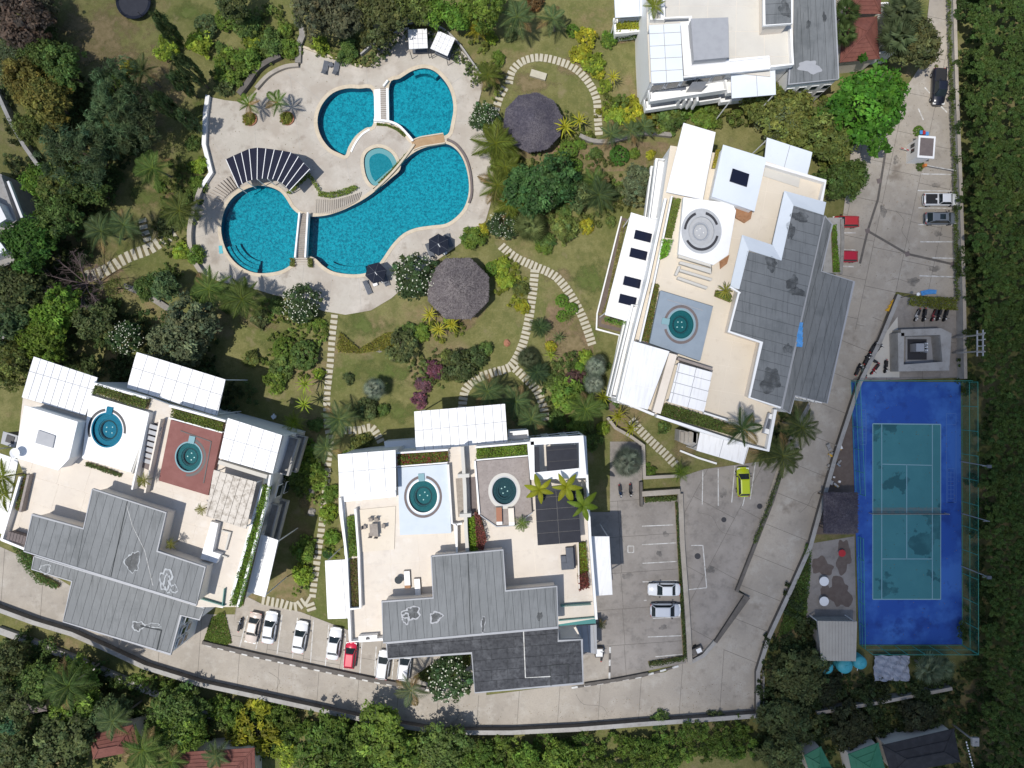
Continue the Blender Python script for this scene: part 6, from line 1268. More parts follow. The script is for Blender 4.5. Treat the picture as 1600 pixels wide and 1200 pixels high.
def palm(px, py, r, h, c, label, kind='coco', n=14, z0=0.0, lean=(0, 0), name='palm_tree', group='palms of the estate', rise=(.15, .75), tr=.12, cat='palm'):
    L = r*(H-h-z0)/F*1.12; p = P(px, py, z0 + h); top = Vector((p.x, p.y, z0+h)); base = Vector((p.x-lean[0], p.y-lean[1], z0))
    t = thing(name, label, cat, base, 0, group); m = MB(); k = 6; pv = Vector((0, 0, 0)); d = top-base
    for i in range(1, k+1):
        u = i/k; q = Vector((d.x*u**1.6, d.y*u**1.6, d.z*u)); m.tube(pv, q, tr*(1.25-.5*(u-1/k)), tr*(1.25-.5*u), 7, cap=(i == k)); pv = q
    m.build('trunk', 'bark_palm', t, local=True)
    pool_ = FR.get(kind) or BLD.get(kind) or (FAN if kind == 'fan' else None); nm = {'fan': 'fan_leaf', 'banana': 'leaf_blade', 'spike': 'leaf_blade'}.get(kind, 'frond'); a0 = random.random()*6.28
    for i in range(n):
        o = link(nm, random.choice(pool_), t); o.location = d + Vector((0, 0, .02*i)); young = i/n
        o.rotation_euler = (random.uniform(-.15, .15), -(rise[0]+(rise[1]-rise[0])*(young**1.5)) + random.uniform(-.08, .08), a0 + i*2.399 if n > 8 else a0 + i*6.283/n + random.uniform(-.15, .15)); l = L*random.uniform(.85, 1.05)*(1-.25*young**2); o.scale = (l, l, l); tint(o, (.20, .15, .075) if (i < 3 and kind in ('coco', 'dark') and random.random() < .4) else c, .32 if kind == 'fan' else .18)
    if kind == 'coco' and h > 3:
        pass
    return t
def leaf_box(px_pts, z0, z1, c, label, n=34, leaf=.13, name='planter_hedge', cat='hedge', group='planted strips', box=None, lump=.16, red=None, zp=None, parent=None, amt=.3):
    """a strip of dense planting over a pixel polygon"""
    zp = z1 if zp is None else zp; L = loopw(px_pts, zp); xs = [p[0] for p in L]; ys = [p[1] for p in L]; A = area(L); N = int(A*n) + 30
    X = RNG.uniform(min(xs), max(xs), N*6); Y = RNG.uniform(min(ys), max(ys), N*6); k = [i for i in range(len(X)) if inside(X[i], Y[i], L)][:N]; X = X[k]; Y = Y[k]; N = len(X)
    hz = z0 + (z1-z0)*np.clip(1 - lump + lump*np.sin(X*2.1+1)*np.cos(Y*2.3) + RNG.normal(0, lump*.35, N), .15, 1.4)*np.sqrt(RNG.uniform(.25, 1, N))
    pos = np.stack([X, Y, hz], 1); nr = RNG.normal(size=(N, 3))*.7; nr[:, 2] = np.abs(nr[:, 2])+.6
    pt = np.sin(X*1.3+2)*np.cos(Y*1.5); col = vary(N, amt, .1)*(1+.18*pt)[:, None]
    if red is not None:
        q = (RNG.random(N) < red[3]); col[q] = np.array(red[:3])/np.array(c)*RNG.uniform(.6, 1.2, q.sum())[:, None]
    c0 = Vector((sum(xs)/len(xs), sum(ys)/len(ys), z0)); pos -= np.array(c0)
    t = thing(name, label, cat, c0, 0, group); o = link('foliage', leaf_mesh('foliage', pos, nr, leaf*RNG.uniform(.6, 1.3, N), col), t); o.color = (*c, 1)
    MB().prism(L, z0, z0+.06).build('bed', 'soil', t); return t
def mass(name, px_pts, zr, spacing, rr, hh, leaf, dens, c, label=None, kv=(.7, 1.35), cv=.22):
    """a continuous wood or thicket: crowns merging into one uneven canopy"""
    L = loopw(px_pts, zr); xs = [p[0] for p in L]; ys = [p[1] for p in L]; cs = []
    x = min(xs)
    while x < max(xs):
        y = min(ys)
        while y < max(ys):
            u, v = x+random.uniform(-.5, .5)*spacing, y+random.uniform(-.5, .5)*spacing
            if inside(u, v, L): cs.append((u, v, random.uniform(*rr), random.uniform(*hh), random.uniform(*kv), random.gauss(0, .06)))
            y += spacing
        x += spacing
    P_, N_, S_, C_ = [], [], [], []
    for u, v, r, h, k, hu in cs:
        ncl = max(6, int(8*r*r)); d = dirs(ncl, -.1); cc = d*RNG.uniform(.55, .95, ncl)[:, None]*np.array([r, r, min(r*.8, h*.55)]); cc += np.array([u, v, h-min(r*.8, h*.55)*.8]); per = max(6, int(dens*r*r*3/ncl)); idx = np.repeat(np.arange(ncl), per); n = len(idx)
        dd = dirs(n, -.4); pos = cc[idx] + dd*(RNG.uniform(.18, .32, ncl)[idx]*r*RNG.uniform(.5, 1.05, n))[:, None]; pos[:, 2] = np.maximum(pos[:, 2], .08); nr = dd*.6+RNG.normal(size=(n, 3))*.55; nr[:, 2] = np.abs(nr[:, 2])+.5
        clv = vary(ncl, cv, .05)[idx]*vary(n, .15, .04)*k; clv[:, 0] *= 1+hu; P_.append(pos); N_.append(nr); S_.append(leaf*RNG.uniform(.6, 1.3, n)); C_.append(clv)
    o = link(name, leaf_mesh(name, np.concatenate(P_), np.concatenate(N_), np.concatenate(S_), np.concatenate(C_))); c = tuple(v_*1.2 for v_ in c); o.color = (*c, 1); o['kind'] = 'stuff'
    if label: o['label'] = label
    return o
DK = (.08, .105, .04); MD = (.092, .145, .038); BR = (.11, .20, .03); OL = (.118, .148, .04); YE = (.29, .295, .03); LI = (.19, .26, .034); GG = (.115, .145, .078); SI = (.26, .31, .25); PB = (.10, .075, .065); BG = (.085, .13, .054); OR = (.18, .17, .045); RD = (.19, .05, .045)
BD = (.11, .175, .03)

# ------------------------------------------------------------------ woods and thickets that read as one mass
mass('forest_canopy', [(1526,-60),(1720,-60),(1720,1260),(1552,1260),(1548,1000),(1546,560),(1530,400)], 5, 1.25, (.7, 1.4), (4.5, 5.2), .15, 170, (.052, .088, .021), kv=(.85, 1.15), cv=.14)
mass('forest_canopy', [(1500,-60),(1532,-60),(1540,400),(1550,560),(1552,1000),(1560,1260),(1530,1260),(1515,1000),(1514,590),(1502,400)], 1.5, 2.2, (1.0, 1.7), (1.0, 2.6), .15, 100, (.04, .066, .018), kv=(.85, 1.15), cv=.14)
mass('undergrowth', [(0,0),(80,0),(92,90),(150,140),(215,175),(225,245),(185,290),(165,330),(145,380),(115,420),(160,455),(185,480),(310,505),(340,555),(355,600),(200,545),(60,552),(0,600),(0,420),(60,330),(90,280),(40,160),(0,120)], 1, 1.8, (1.0, 1.7), (.6, 1.8), .17, 60, (.045, .068, .022))
mass('undergrowth', [(0,985),(60,1005),(170,1055),(240,1082),(330,1120),(460,1150),(455,1200),(0,1200)], 1, 2.2, (1.0, 1.7), (.5, 1.8), .17, 60, (.050, .080, .022))
mass('undergrowth', [(60,545),(140,560),(205,545),(300,575),(400,610),(395,640),(360,650),(300,640),(200,610),(140,600),(40,575)], 1, 1.6, (.9, 1.5), (.5, 1.6), .17, 65, (.045, .066, .022))
mass('undergrowth', [(0,140),(20,190),(45,240),(72,285),(40,300),(10,280),(0,250)], 1, 1.8, (.9, 1.5), (.4, 1.2), .17, 60, (.05, .07, .025))  # dark planting added to stand in for shade on the lawn beyond the wall
mass('roadside_thicket', [(200,1045),(260,1064),(320,1085),(450,1112),(560,1140),(690,1160),(800,1160),(1000,1146),(1180,1128),(1200,1170),(1000,1200),(800,1215),(560,1200),(460,1160),(340,1110),(230,1070)], 1, 1.5, (1.0, 1.8), (.8, 2.6), .17, 80, (.075, .12, .022))
mass('roadside_thicket', [(1190,1080),(1205,1000),(1250,900),(1262,980),(1280,1030),(1290,1060),(1360,1068),(1480,1060),(1490,1140),(1380,1150),(1250,1170),(1180,1190)], 1, 2.2, (1.0, 1.8), (.7, 2.6), .17, 75, (.034, .050, .018))
mass('shrubbery', [(930,150),(1020,165),(1100,172),(1180,180),(1260,180),(1300,140),(1330,200),(1340,270),(1320,320),(1292,290),(1270,240),(1200,205),(1110,185),(1050,205),(960,200)], 1, 1.9, (.9, 1.6), (.7, 2.4), .16, 75, (.085, .115, .026))
mass('shrubbery', [(780,220),(830,235),(900,250),(960,250),(1020,270),(985,320),(940,345),(880,375),(800,370),(770,320),(768,260)], .5, 2.0, (.8, 1.3), (.3, .9), .16, 60, (.075, .095, .026))
mass('shrubbery', [(880,560),(945,560),(960,640),(945,690),(900,690),(862,650),(850,600)], .5, 1.9, (.8, 1.3), (.4, 1.2), .16, 60, (.065, .095, .026))
mass('terrace_vine', [(560,100),(600,62),(640,44),(690,50),(740,98),(757,128),(742,134),(722,104),(690,62),(650,50),(612,72),(590,104)], .6, .62, (.4, .75), (.4, 1.1), .11, 95, (.085, .115, .04))
mass('terrace_vine', [(480,78),(500,72),(560,90),(568,103),(540,94),(505,83)], .6, .7, (.5, .8), (.4, .9), .12, 95, (.10, .125, .03))

# ------------------------------------------------------------------ trees, palms and shrubs one by one
T = [
 # upper left jungle
 ('big',32,24,48,8.5,(.125, .095, .075),'dark purple brown tree in the upper left corner'),('big',62,8,30,5.5,(.11, .10, .06),'brown leafed tree cut by upper edge beside lawn'),('mid',8,28,22,6,BG,'small blue green tree at the very edge of upper left corner'),('thin',24,88,30,6.5,GG,'thin greyish tree below the purple brown corner tree'),('big',68,86,32,7,MD,'mid green tree between purple corner tree and brown lawn'),
 ('big',40,132,34,7,OR,'olive yellow tree above the garden wall'),('big',104,112,33,7.5,MD,'green tree at the tip of brown lawn'),('big',78,160,40,8,OR,'large olive orange tree over the jungle path'),('big',55,200,26,6,OL,'small olive tree leaning over the garden wall'),
 ('feather',178,158,52,9.5,(.085,.13,.06),'feathery dark tree closest to brown lawn'),('feather',212,182,48,9,(.08,.115,.055),'feathery dark tree right of its taller neighbour'),('feather',132,238,58,9.5,(.08,.125,.06),'largest feathery dark tree in middle of jungle'),('mid',188,138,24,6.5,MD,'small green tree on top of the feathery dark trees'),
 ('mid',60,284,27,6,BR,'bright round tree at the end of garden wall'),('big',102,285,34,7,OL,'olive tree below the largest feathery tree'),('big',140,296,34,7,MD,'wide mid green tree above jungle palms'),('big',46,378,42,8.5,(.06,.13,.024),'large bright green tree beside neighbour house'),('big',98,340,36,7.5,MD,'green tree between neighbour house and palms'),
 ('big',22,448,42,8,DK,'dark tree below the bright tree by neighbour house'),('big',14,500,40,8,BG,'dark blue green tree at the edge above white roofs'),('big',96,486,34,7,BR,'bright leafy tree right of the dark edge trees'),('big',66,530,37,7,(.10,.15,.022),'yellow green tree just above white corrugated canopy'),('big',22,560,42,7,OL,'olive tree at the edge beside corrugated canopy'),
 ('mid',150,505,26,6,DK,'dark tree between bare tree and white roof'),('big',292,520,50,8,GG,'large grey green tree above the long white canopy'),('big',236,448,24,5,MD,'mid green tree over the stepping stones'),('thin',182,448,20,5,OL,'thin olive tree beside bare purple tree'),('mid',262,445,22,5.5,BG,'small dark tree casting shade on lawn by rock edging'),
 # top middle
 ('thin',487,10,30,7,(.09,.10,.06),'thin grey brown tree cut by the upper edge, left one'),('big',516,20,46,8,(.075,.08,.045),'large grey brown tree above the pool terrace'),('big',592,24,40,7.5,(.085,.095,.035),'olive tree between grey tree and cabanas'),('big',640,12,30,6.5,OL,'olive tree behind the vine covered cabana'),('mid',677,20,26,5.5,BR,'bright green tree behind the cabanas'),('mid',714,32,22,5,BR,'bright round tree right of the cabanas'),('big',757,12,32,6.5,BD,'bright green tree at upper edge beside palms'),('mid',365,8,24,6,DK,'dark tree at upper edge by white garden bench'),
 ('big',848,292,50,6.5,(.052,.11,.034),'large dense dark green tree below purple thatched hut'),('big',995,285,28,4.5,GG,'round grey green tree near the solar canopy building'),('mid',905,300,26,4,DK,'small dark tree right of the dense green tree'),
 ('big',1235,175,46,6.5,OL,'olive green tree between the two upper buildings'),('big',1200,165,34,6,OL,'olive tree in front of the upper building stair'),('big',1362,160,70,9.5,(.062,.155,.018),'huge bright green tree over the drive beside red roof'),('big',1295,215,48,7.5,OL,'olive tree touching pale blue roof'),('big',1318,280,38,6.5,MD,'green tree above hidden red car'),('big',1430,64,44,8,(.10,.115,.045),'grey olive tree overhanging the drive'),
 ('thin',1215,195,30,5.5,GG,'thin grey tree beside the pale blue roof corner'),
 ('big',600,1158,50,5.5,BD,'bright bushy tree below road shadow'),('big',510,1160,48,5.5,(.085,.14,.025),'bright green tree at lower edge beside white wall end'),('mid',545,1180,30,4.5,(.09,.14,.03),'feathery light tree at lower edge in thicket'),('mid',825,1185,24,4.5,BD,'bright tree at lower edge, left of the pair'),('mid',878,1185,28,4.5,BD,'bright tree at lower edge, right of the pair'),('big',690,1175,40,4.8,MD,'green tree at lower edge right of bright bushy tree'),
 ('big',270,1112,42,5.5,MD,'mid green tree below road near white wall'),('big',285,1135,34,5.5,BD,'bright tree above red tiled house'),('big',120,1080,44,5.5,BD,'bright leafy tree below broken wall'),('big',60,1065,38,5.5,MD,'green tree at left of lower jungle'),('big',20,1100,38,6,DK,'dark tree at left edge of lower jungle'),('big',96,1168,52,7,DK,'large black green tree at lower left'),('big',20,1175,44,6,DK,'dark tree in the lower left corner'),('big',170,1112,32,5.5,BG,'blue green tree above red pavilion'),('mid',15,1030,30,5,DK,'dark tree beside drive end'),('mid',24,1130,16,5,(.05,.12,.06),'small star shaped green tree in lower jungle'),
 ('big',1252,1062,42,4.5,DK,'dark bamboo like tree left of water tanks'),('big',1228,1125,44,4,DK,'dark tree below the ladder steps'),('big',1335,1138,34,3.5,(.045,.05,.022),'dark olive tree above green roofs'),('big',1440,1118,30,3,(.04,.045,.022),'dark tree between slanting wall and black roof'),('big',1225,1185,40,5,DK,'dark tree at lower edge left of green shed'),('big',1296,1078,26,2.5,(.03,.04,.018),'black green tree in front of cyan tanks'),
]
for k, x, y, r, h, c, lb in T: tree(x, y, r, h, c, lb, k)
for x, y, r, h, lb in ((648,430,34,4.2,'frangipani tree with white blossom beside octagonal hut'),(470,475,30,3.6,'frangipani tree with few blossoms at the terrace tail'),(757,182,22,3.2,'frangipani tree at terrace edge beside purple hut'),(785,350,23,3,'frangipani tree beside curved stepping stones'),(200,527,26,5.5,'frangipani tree above long white canopy'),(702,1062,35,4.2,'frangipani tree beside black shingled roof')):
    tree(x, y, r, h, (.045, .08, .03), 'dark ' + lb, 'plum', 'frangipani trees', (.62, .64, .55))
# bare tree
def bare(px, py, r, h, label):
    p = P(px, py, h*.7); p.z = 0; t = thing('bare_tree', label, 'tree', p); R_ = r*(H-h)/F; rnd = random.Random(5); m = MB(); m.tube(p, (p.x, p.y, h*.35), .16, .13, 7); tw = MB()
    for i in range(11):
        a = i*.571+rnd.uniform(-.2, .2); s = Vector((p.x, p.y, h*rnd.uniform(.22, .35))); e = Vector((p.x+R_*.7*math.cos(a), p.y+R_*.7*math.sin(a), h*rnd.uniform(.7, .95))); mid = s.lerp(e, .5)+Vector((rnd.uniform(-.3, .3), rnd.uniform(-.3, .3), .3)); m.tube(s, mid, .09, .06, 5); m.tube(mid, e, .06, .03, 5)
        for j in range(16):
            b = s.lerp(e, rnd.uniform(.3, 1)); a2 = a+rnd.uniform(-1.2, 1.2); q = b+Vector((math.cos(a2), math.sin(a2), rnd.uniform(-.1, .5)))*rnd.uniform(.5, 1.5); tw.tube(b, q, .028, .012, 3, False)
            for k in range(3): q2 = q+Vector((rnd.uniform(-.6, .6), rnd.uniform(-.6, .6), rnd.uniform(-.2, .4))); tw.tube(q, q2, .016, .006, 3, False)
    m.build('trunk', 'bark_purple', t); o = tw.build('twigs', 'bark_purple', t); o['kind'] = 'stuff'
bare(118, 440, 66, 6, 'leafless purple grey tree spreading over the stone path'); bare(1225, 168, 30, 4.5, 'leafless grey tree behind upper building')
# columnar trees
for x, y, h, lb in ((290,74,8.5,'columnar dark tree nearest the trampoline lawn'),(326,138,9.5,'tall columnar tree leaning over brown lawn by terrace wall'),(308,152,7.5,'columnar tree between its two taller neighbours'),(291,190,9,'columnar tree above the jungle palm'),(318,207,7.5,'columnar tree beside terrace wall bench')):
    p = P(x, y); t = thing('columnar_tree', lb, 'tree', p, random.random()*6, 'columnar trees by the brown lawn'); o = tint(link('crown', random.choice(CR['column']), t), (.085, .125, .05)); o.location = (0, 0, h*.54); o.scale = (1.05, 1.05, h*.5); s_ = MB(); s_.tube((0, 0, 0), (0, 0, h*.7), .12, .06, 6).build('trunk', 'bark', t, local=True)
# palms
Pm = [
 ('coco',388,163,20,2.6,BD,'potted palm nearer the fan pergola on pool terrace',7),('coco',434,160,23,3.0,MD,'potted palm nearer the small rounded pool',7),('coco',240,264,30,5,MD,'palm standing alone on lawn beside jungle',15),('coco',282,330,32,5,(.085,.11,.03),'palm overlapping the grey curved wall',15),('coco',328,452,34,4.5,MD,'palm at terrace tail, left of the pair',15),('coco',380,468,34,4.5,(.075,.11,.028),'palm at terrace tail, right of the pair',15),('dark',160,362,32,5,BG,'jungle palm over stepping stones, left one',14),('dark',195,352,28,5,BG,'jungle palm over stepping stones, right one',14),('dark',222,112,26,4.5,DK,'dark palm at lower tip of brown lawn',14),
 ('coco',775,225,36,3.4,(.11,.14,.024),'yellowish palm between pool and purple hut',15),('coco',790,262,26,3,(.11,.14,.024),'small yellowish palm below the larger one',12),('coco',778,290,30,3,(.10,.13,.024),'palm at terrace edge beside main pool',13),('coco',797,318,26,2.6,(.12,.15,.024),'lowest yellowish palm at terrace edge',12),('coco',762,118,22,3,(.10,.13,.026),'palm beside end of the thin outer wall',12),('coco',808,28,30,4,BG,'dark palm on upper lawn, left of the pair',12),('coco',863,30,24,3.5,BG,'dark palm on upper lawn, right of the pair',10),
 ('dark',935,305,30,3.5,(.055,.085,.035),'grey green palm beside round grey tree',14),('dark',928,285,26,3,MD,'green palm above the grey green palm',12),('dark',1005,198,20,3,BG,'dark palm beside rough stone wall, right one',10),('dark',955,210,22,3,BG,'dark palm beside rough stone wall, left one',11),('dark',985,205,20,3,BG,'dark palm beside rough stone wall, middle one',11),
 ('dark',530,655,28,4,BG,'dark palm beside straight stone path',13),('dark',510,700,24,4,BG,'dark palm lower on straight stone path',12),('dark',762,612,28,4,BG,'broad dark palm at the branching stones',14),('dark',806,628,27,4,BG,'broad dark palm right of the branching stones',14),('dark',830,655,28,4,BG,'dark palm beside building north wall',12),('dark',915,640,30,4,MD,'green palm beside the twisted shrubs',13),
 ('coco',1160,670,30,13.2,(.05,.085,.03),'tall palm rising in front of terrace hedge',10),('dark',1252,668,32,6,DK,'black green palm beside sloping road, upper one',13),('dark',1222,712,34,6,DK,'black green palm beside sloping road, lower one',13),('dark',1195,705,28,5,DK,'black green palm under building corner',12),
 ('coco',642,1078,27,4,GG,'thin palm hanging over road beside frangipani',9),('coco',3,745,30,10,(.12,.15,.02),'yellow palm over white canopy at edge, upper one',9),('coco',5,772,26,10,(.12,.15,.02),'yellow palm over white canopy at edge, lower one',8),('coco',178,1125,30,6,BG,'palm above red pavilion',12),('coco',225,1170,34,6,MD,'palm between red pavilion and red house',13),('coco',110,1070,40,7,(.06,.10,.03),'large palm over bright leafy tree',16),('coco',338,1180,22,5,BG,'small palm over the red tiled house roof',11),('coco',268,1190,26,5,MD,'palm at lower edge beside red tiled house',11),('coco',180,1030,0.1,5,MD,'',0),
 ('fan',1405,22,34,6,(.105,.14,.07),'fan palm at upper edge beside red roof',22),('fan',1400,62,34,6,(.10,.135,.065),'fan palm right of the red hip roof',22),('fan',1320,20,24,7,(.07,.11,.035),'fan palm left of the red hip roof, upper one',18),('fan',1318,55,24,7,(.07,.11,.035),'fan palm left of the red hip roof, lower one',18),
 ('fan',585,607,20,2.2,SI,'silver fan palm alone on lawn',24),('fan',930,572,19,2.6,SI,'silver fan palm beside building apron, upper one',24),('fan',928,600,19,2.6,SI,'silver fan palm beside building apron, lower one',24),('fan',980,722,27,2.8,(.19,.225,.18),'large silver fan palm above parked motorbikes',26),('fan',828,352,28,2.6,(.16,.20,.075),'pale green fan palm below dense green tree',26),('fan',1448,1044,26,2.6,(.20,.25,.16),'fan palm behind tennis fence, left half',20),('fan',1470,1042,20,2.4,(.18,.23,.14),'fan palm behind tennis fence, right half',16),
 ('dark',843,512,17,1.2,(.05,.085,.035),'dark cycad beside winding stones, single one',18),('fan',825,560,20,1.4,(.10,.125,.07),'grey cycad left of the pair by branching stones',20),('dark',838,582,22,1.4,(.045,.08,.04),'dark cycad right of the pair by branching stones',20),
 ('banana',843,765,26,12,(.20,.22,.018),'yellow green broad leaved plant beside dark hot tub',6),('banana',884,760,26,12,(.20,.22,.018),'yellow green broad leaved plant over dark pergola',6),('banana',910,790,28,11.5,(.11,.17,.02),'green broad leaved plant at terrace edge',6),
 ('spike',882,200,18,2.6,YE,'yellow spiky plant beside purple thatched hut',16),('spike',905,190,15,2.6,YE,'paler yellow spiky plant with thin stem by hut',14),('spike',672,492,15,1.8,(.32,.31,.04),'yellow spiky plant under octagonal hut, left one',16),('spike',686,515,15,1.8,(.32,.31,.04),'yellow spiky plant under octagonal hut, middle one',16),('spike',706,507,14,1.8,(.30,.29,.03),'yellow spiky plant under octagonal hut, right one',16),('spike',957,122,13,2.6,YE,'yellow spiky plant on lawn below upper building',14),('areca',747,48,19,2.4,(.25,.24,.025),'yellow palm clump beside thin outer wall',16),('spike',942,620,17,2.6,(.16,.19,.02),'spiky plant with orange flowers by silver palms',14),('spike',965,650,16,2.2,(.20,.21,.02),'yellow plant at head of lower stones, left one',14),('spike',985,668,15,2.2,(.20,.21,.02),'yellow plant at head of lower stones, right one',14),('areca',1062,738,16,2,BD,'small palm at the foot of lower stones',14),
 ('areca',460,660,17,3.2,LI,'bright spiky palm in shade between buildings',14),('spike',478,600,18,3,LI,'lime spiky plant beside straight stone path, upper one',14),('spike',477,632,16,3,LI,'lime spiky plant beside straight stone path, lower one',14),('spike',1132,455,15,10.4,(.19,.20,.04),'yellow green plant in white planter on terrace',18),('spike',887,497,10,.8,(.10,.13,.04),'small rosette plant in brown bed',12),('spike',872,528,12,.7,BG,'dark rosette plant in brown bed',14),('spike',860,455+100,12,1,LI,'lime rosette plant beside cycads',12),
 ('areca',815,818,13,10,BD,'small potted palm below wooden daybeds',12),('areca',315,796,10,10.3,(.17,.18,.03),'small yellow palm in pot beside slat pergola',10),('areca',268,850,10,10.3,(.14,.15,.03),'small palm in the shaded terrace corner',10),('areca',225,750,12,10.6,(.16,.17,.03),'yellowish plant at the bottom of stairwell',12),('coco',1022,8,18,8.9,(.16,.19,.03),'potted palm on terrace of upper building',9),
 ('dark',35,1022-20,0.1,3,DK,'',0),('spike',945,1000-8,0.1,1,DK,'',0),('areca',610,560-20,0.1,1,DK,'',0),('dark',940,975,9,1.2,(.05,.06,.03),'small dark cordyline on pale gravel by porch roof',12),
]
for k, x, y, r, h, c, lb, n in Pm:
    if n == 0: continue
    z0 = TZ if (k in ('banana', 'spike', 'areca', 'coco') and h > 9 and not (k == 'coco')) else 0.0
    if z0: palm(x, y, r, h-TZ+.9, c, lb, k, n, z0=TZ, tr=.06)
    elif lb.startswith('potted palm on terrace'): palm(x, y, r, 1.6, c, lb, k, n, z0=8.6, tr=.07)
    elif lb.startswith('potted palm'): palm(x, y, r, h, c, lb, k, n, z0=DZ, lean=(1.2, -.9))
    else: palm(x, y, r, h, c, lb, k, n, lean=(random.uniform(-.5, .5), random.uniform(-.5, .5)) if h > 3 else (0, 0), rise=(.0, 1.35) if k == 'fan' else ((.45, 1.2) if k in ('spike', 'areca') else (.15, .75)), tr=.05 if k == 'spike' else (.16 if k == 'fan' else .12))
for x, y, lb in ((392,187,'round earth planter ring under the palm nearer fan pergola'),(450,186,'round earth planter ring under the palm nearer small pool')):
    p = P(x, y); t = thing('planter_ring', lb, 'planter', p); MB().lathe((p.x, p.y, DZ), [(.95, 0), (.95, .22), (.75, .22), (.75, .1), (.001, .12)], 20).build('ring', 'terracotta', t); o = tint(link('foliage', CR['shrub'][0], t), (.13, .14, .025)); o.scale = (.9, .9, .5); o.location = (0, 0, .45)
# shrubs
Sh = [
 (262,75,17,LI,'yellow green bush beside trampoline lawn'),(200,104,10,YE,'small yellow bush at tip of brown lawn'),(322,41,18,BG,'dark green clipped bush below upper edge'),(312,70,20,LI,'lime bush above the columnar trees'),(352,32,16,BD,'bright bush beside dark clipped bush'),(388,40,18,MD,'green bush at upper edge of garden'),(360,108,24,BD,'bright bush beside dark retaining wall'),(350,125,18,DK,'dark bush touching the terrace wall'),(390,95,22,BD,'bush on top of dark retaining wall'),(425,70,22,MD,'bush between lawn and stone steps'),(452,75,16,BD,'small bush left of stone steps'),(500,68,15,LI,'lime plants along cream kerb'),(545,80,18,MD,'green plants along cream kerb end'),(543,58,14,DK,'dark shrub on lawn above kerb'),
 (312,260,14,LI,'lime bush outside zigzag wall'),(310,285,13,BD,'bright bush below zigzag wall bend'),(300,225,12,MD,'small bush beside zigzag wall'),(285,395,14,LI,'yellow green bush on stone path'),(305,400,16,BD,'bush outside grey curved wall'),(262,352,14,DK,'dark bush beneath wall palm'),
 (895,48,10,BR,'round bright clipped ball on upper lawn'),(915,60,15,YE,'yellow croton bush on upper lawn, upper one'),(910,85,15,YE,'yellow croton bush on upper lawn, lower one'),(928,100,15,LI,'lime bush beside end of stone arc'),(898,81,5,RD,'small dark red rosette beside croton'),(955,58,11,BR,'bright bush below upper building wing'),(950,65,10,BD,'small green bush beside stone arc lawn'),(835,3,16,(.12,.07,.03),'orange bush cut by upper edge'),
 (960,180,20,LI,'lime bush in yellow hedge, left'),(985,175,20,YE,'yellow bush in yellow hedge, middle'),(1008,178,16,(.2,.16,.02),'golden bush in yellow hedge, right'),(1020,160,12,OR,'orange leaved bush against building stair'),(1075,173,15,BR,'bright round bush under grey stair canopy'),(1045,185,22,MD,'green bush beside white canopy corner'),(1100,185,20,BD,'bright bush between two buildings'),
 (888,235,14,BD,'clipped dome bush below thin yellow plant'),(900,258,10,BR,'small round bush right of dense tree'),(968,243,15,(.05,.12,.02),'dark clipped oval bush by brown bed'),(1015,242,8,YE,'small yellow bush beside stone wall bed'),(918,352,12,YE,'yellow ground bush below grey palm'),(855,378,14,MD,'low bush at lawn edge by stones'),(880,360,20,OL,'olive bush under dense green tree'),(848,385,12,BD,'small bush below pale fan palm'),
 (737,372,18,BD,'bush on terrace edge above octagonal hut'),(755,360,10,YE,'yellow plant at terrace edge beside stones'),(768,420,11,BR,'bright oval bush beside octagonal hut'),(785,415,13,LI,'lime bush right of octagonal hut, upper one'),(790,440,14,LI,'lime bush right of octagonal hut, lower one'),(812,450,12,OL,'olive bush beside winding stones, upper'),(815,478,11,YE,'yellow bush beside winding stones, lower'),
 (878,470,10,BR,'clipped ball, upper left of the trio'),(893,483,10,BR,'clipped ball, right of the trio'),(878,494,9,BR,'clipped ball, lowest of the trio'),(630,540,22,DK,'dark spreading bush on lawn below pool tail'),(660,520,14,BD,'bright bush below yellow spiky plants'),(475,555,22,MD,'large clipped dome beside straight stone path'),(445,545,18,BD,'mixed bush left of large clipped dome'),(440,570,18,MD,'green bush below mixed bush'),(430,595,16,BD,'low bush above shade on lawn'),(720,575,26,(.07,.095,.035),'loose green bush beside winding stones'),(745,560,18,(.06,.085,.03),'loose bush on lawn slope'),(680,580,14,(.16,.07,.10),'pink flowering shrub on lawn, upper'),(660,600,12,(.15,.08,.10),'pink flowering shrub on lawn, middle'),(655,625,11,(.15,.07,.10),'pink flowering shrub on lawn, lower'),
 (898,590,16,(.10,.055,.05),'reddish brown drooping shrub by silver palms'),(890,620,26,BD,'large loose bright bush beside silver palms'),(870,600,16,MD,'green bush between cycads and bright bush'),(915,560,12,LI,'lime plant at end of curved stones'),(560,695,17,OL,'round olive bush above building canopy'),(575,640,18,DK,'dark red green shrub in lawn shade'),(470,720,18,BD,'bush between two buildings, upper left'),(485,740,22,BD,'bush between two buildings, right'),(465,750,20,MD,'bush between two buildings, lower'),(480,705,15,BR,'small bright bush between buildings'),
 (512,800,14,LI,'lime bush beside straight path at dining deck'),(516,770,14,BD,'green bush outside white parapet'),(520,840,13,BR,'bright bush outside white parapet below'),(512,865,8,(.04,.10,.03),'small clipped ball above low white canopy'),(478,860,18,BD,'green bush left of straight path, upper'),(472,900,16,LI,'lime bush left of straight path, lower'),(1310,395,8,BR,'small hedge plant above carport'),(1435,205,8,BR,'small round tree on booth island'),(1438,258,7,MD,'small bush at lower end of booth island'),
 (400,1140,34,(.20,.215,.022),'large yellow bush above red tiled house'),(370,1120,20,BD,'bright bush beside white wall'),(445,1175,18,LI,'lime bush at right of red tiled house'),(345,1110,16,BD,'green bush above wall beside road'),(1030,1128,14,MD,'bush against the road boundary wall'),(1120,1122,12,DK,'dark bush hanging over the road boundary wall'),
]
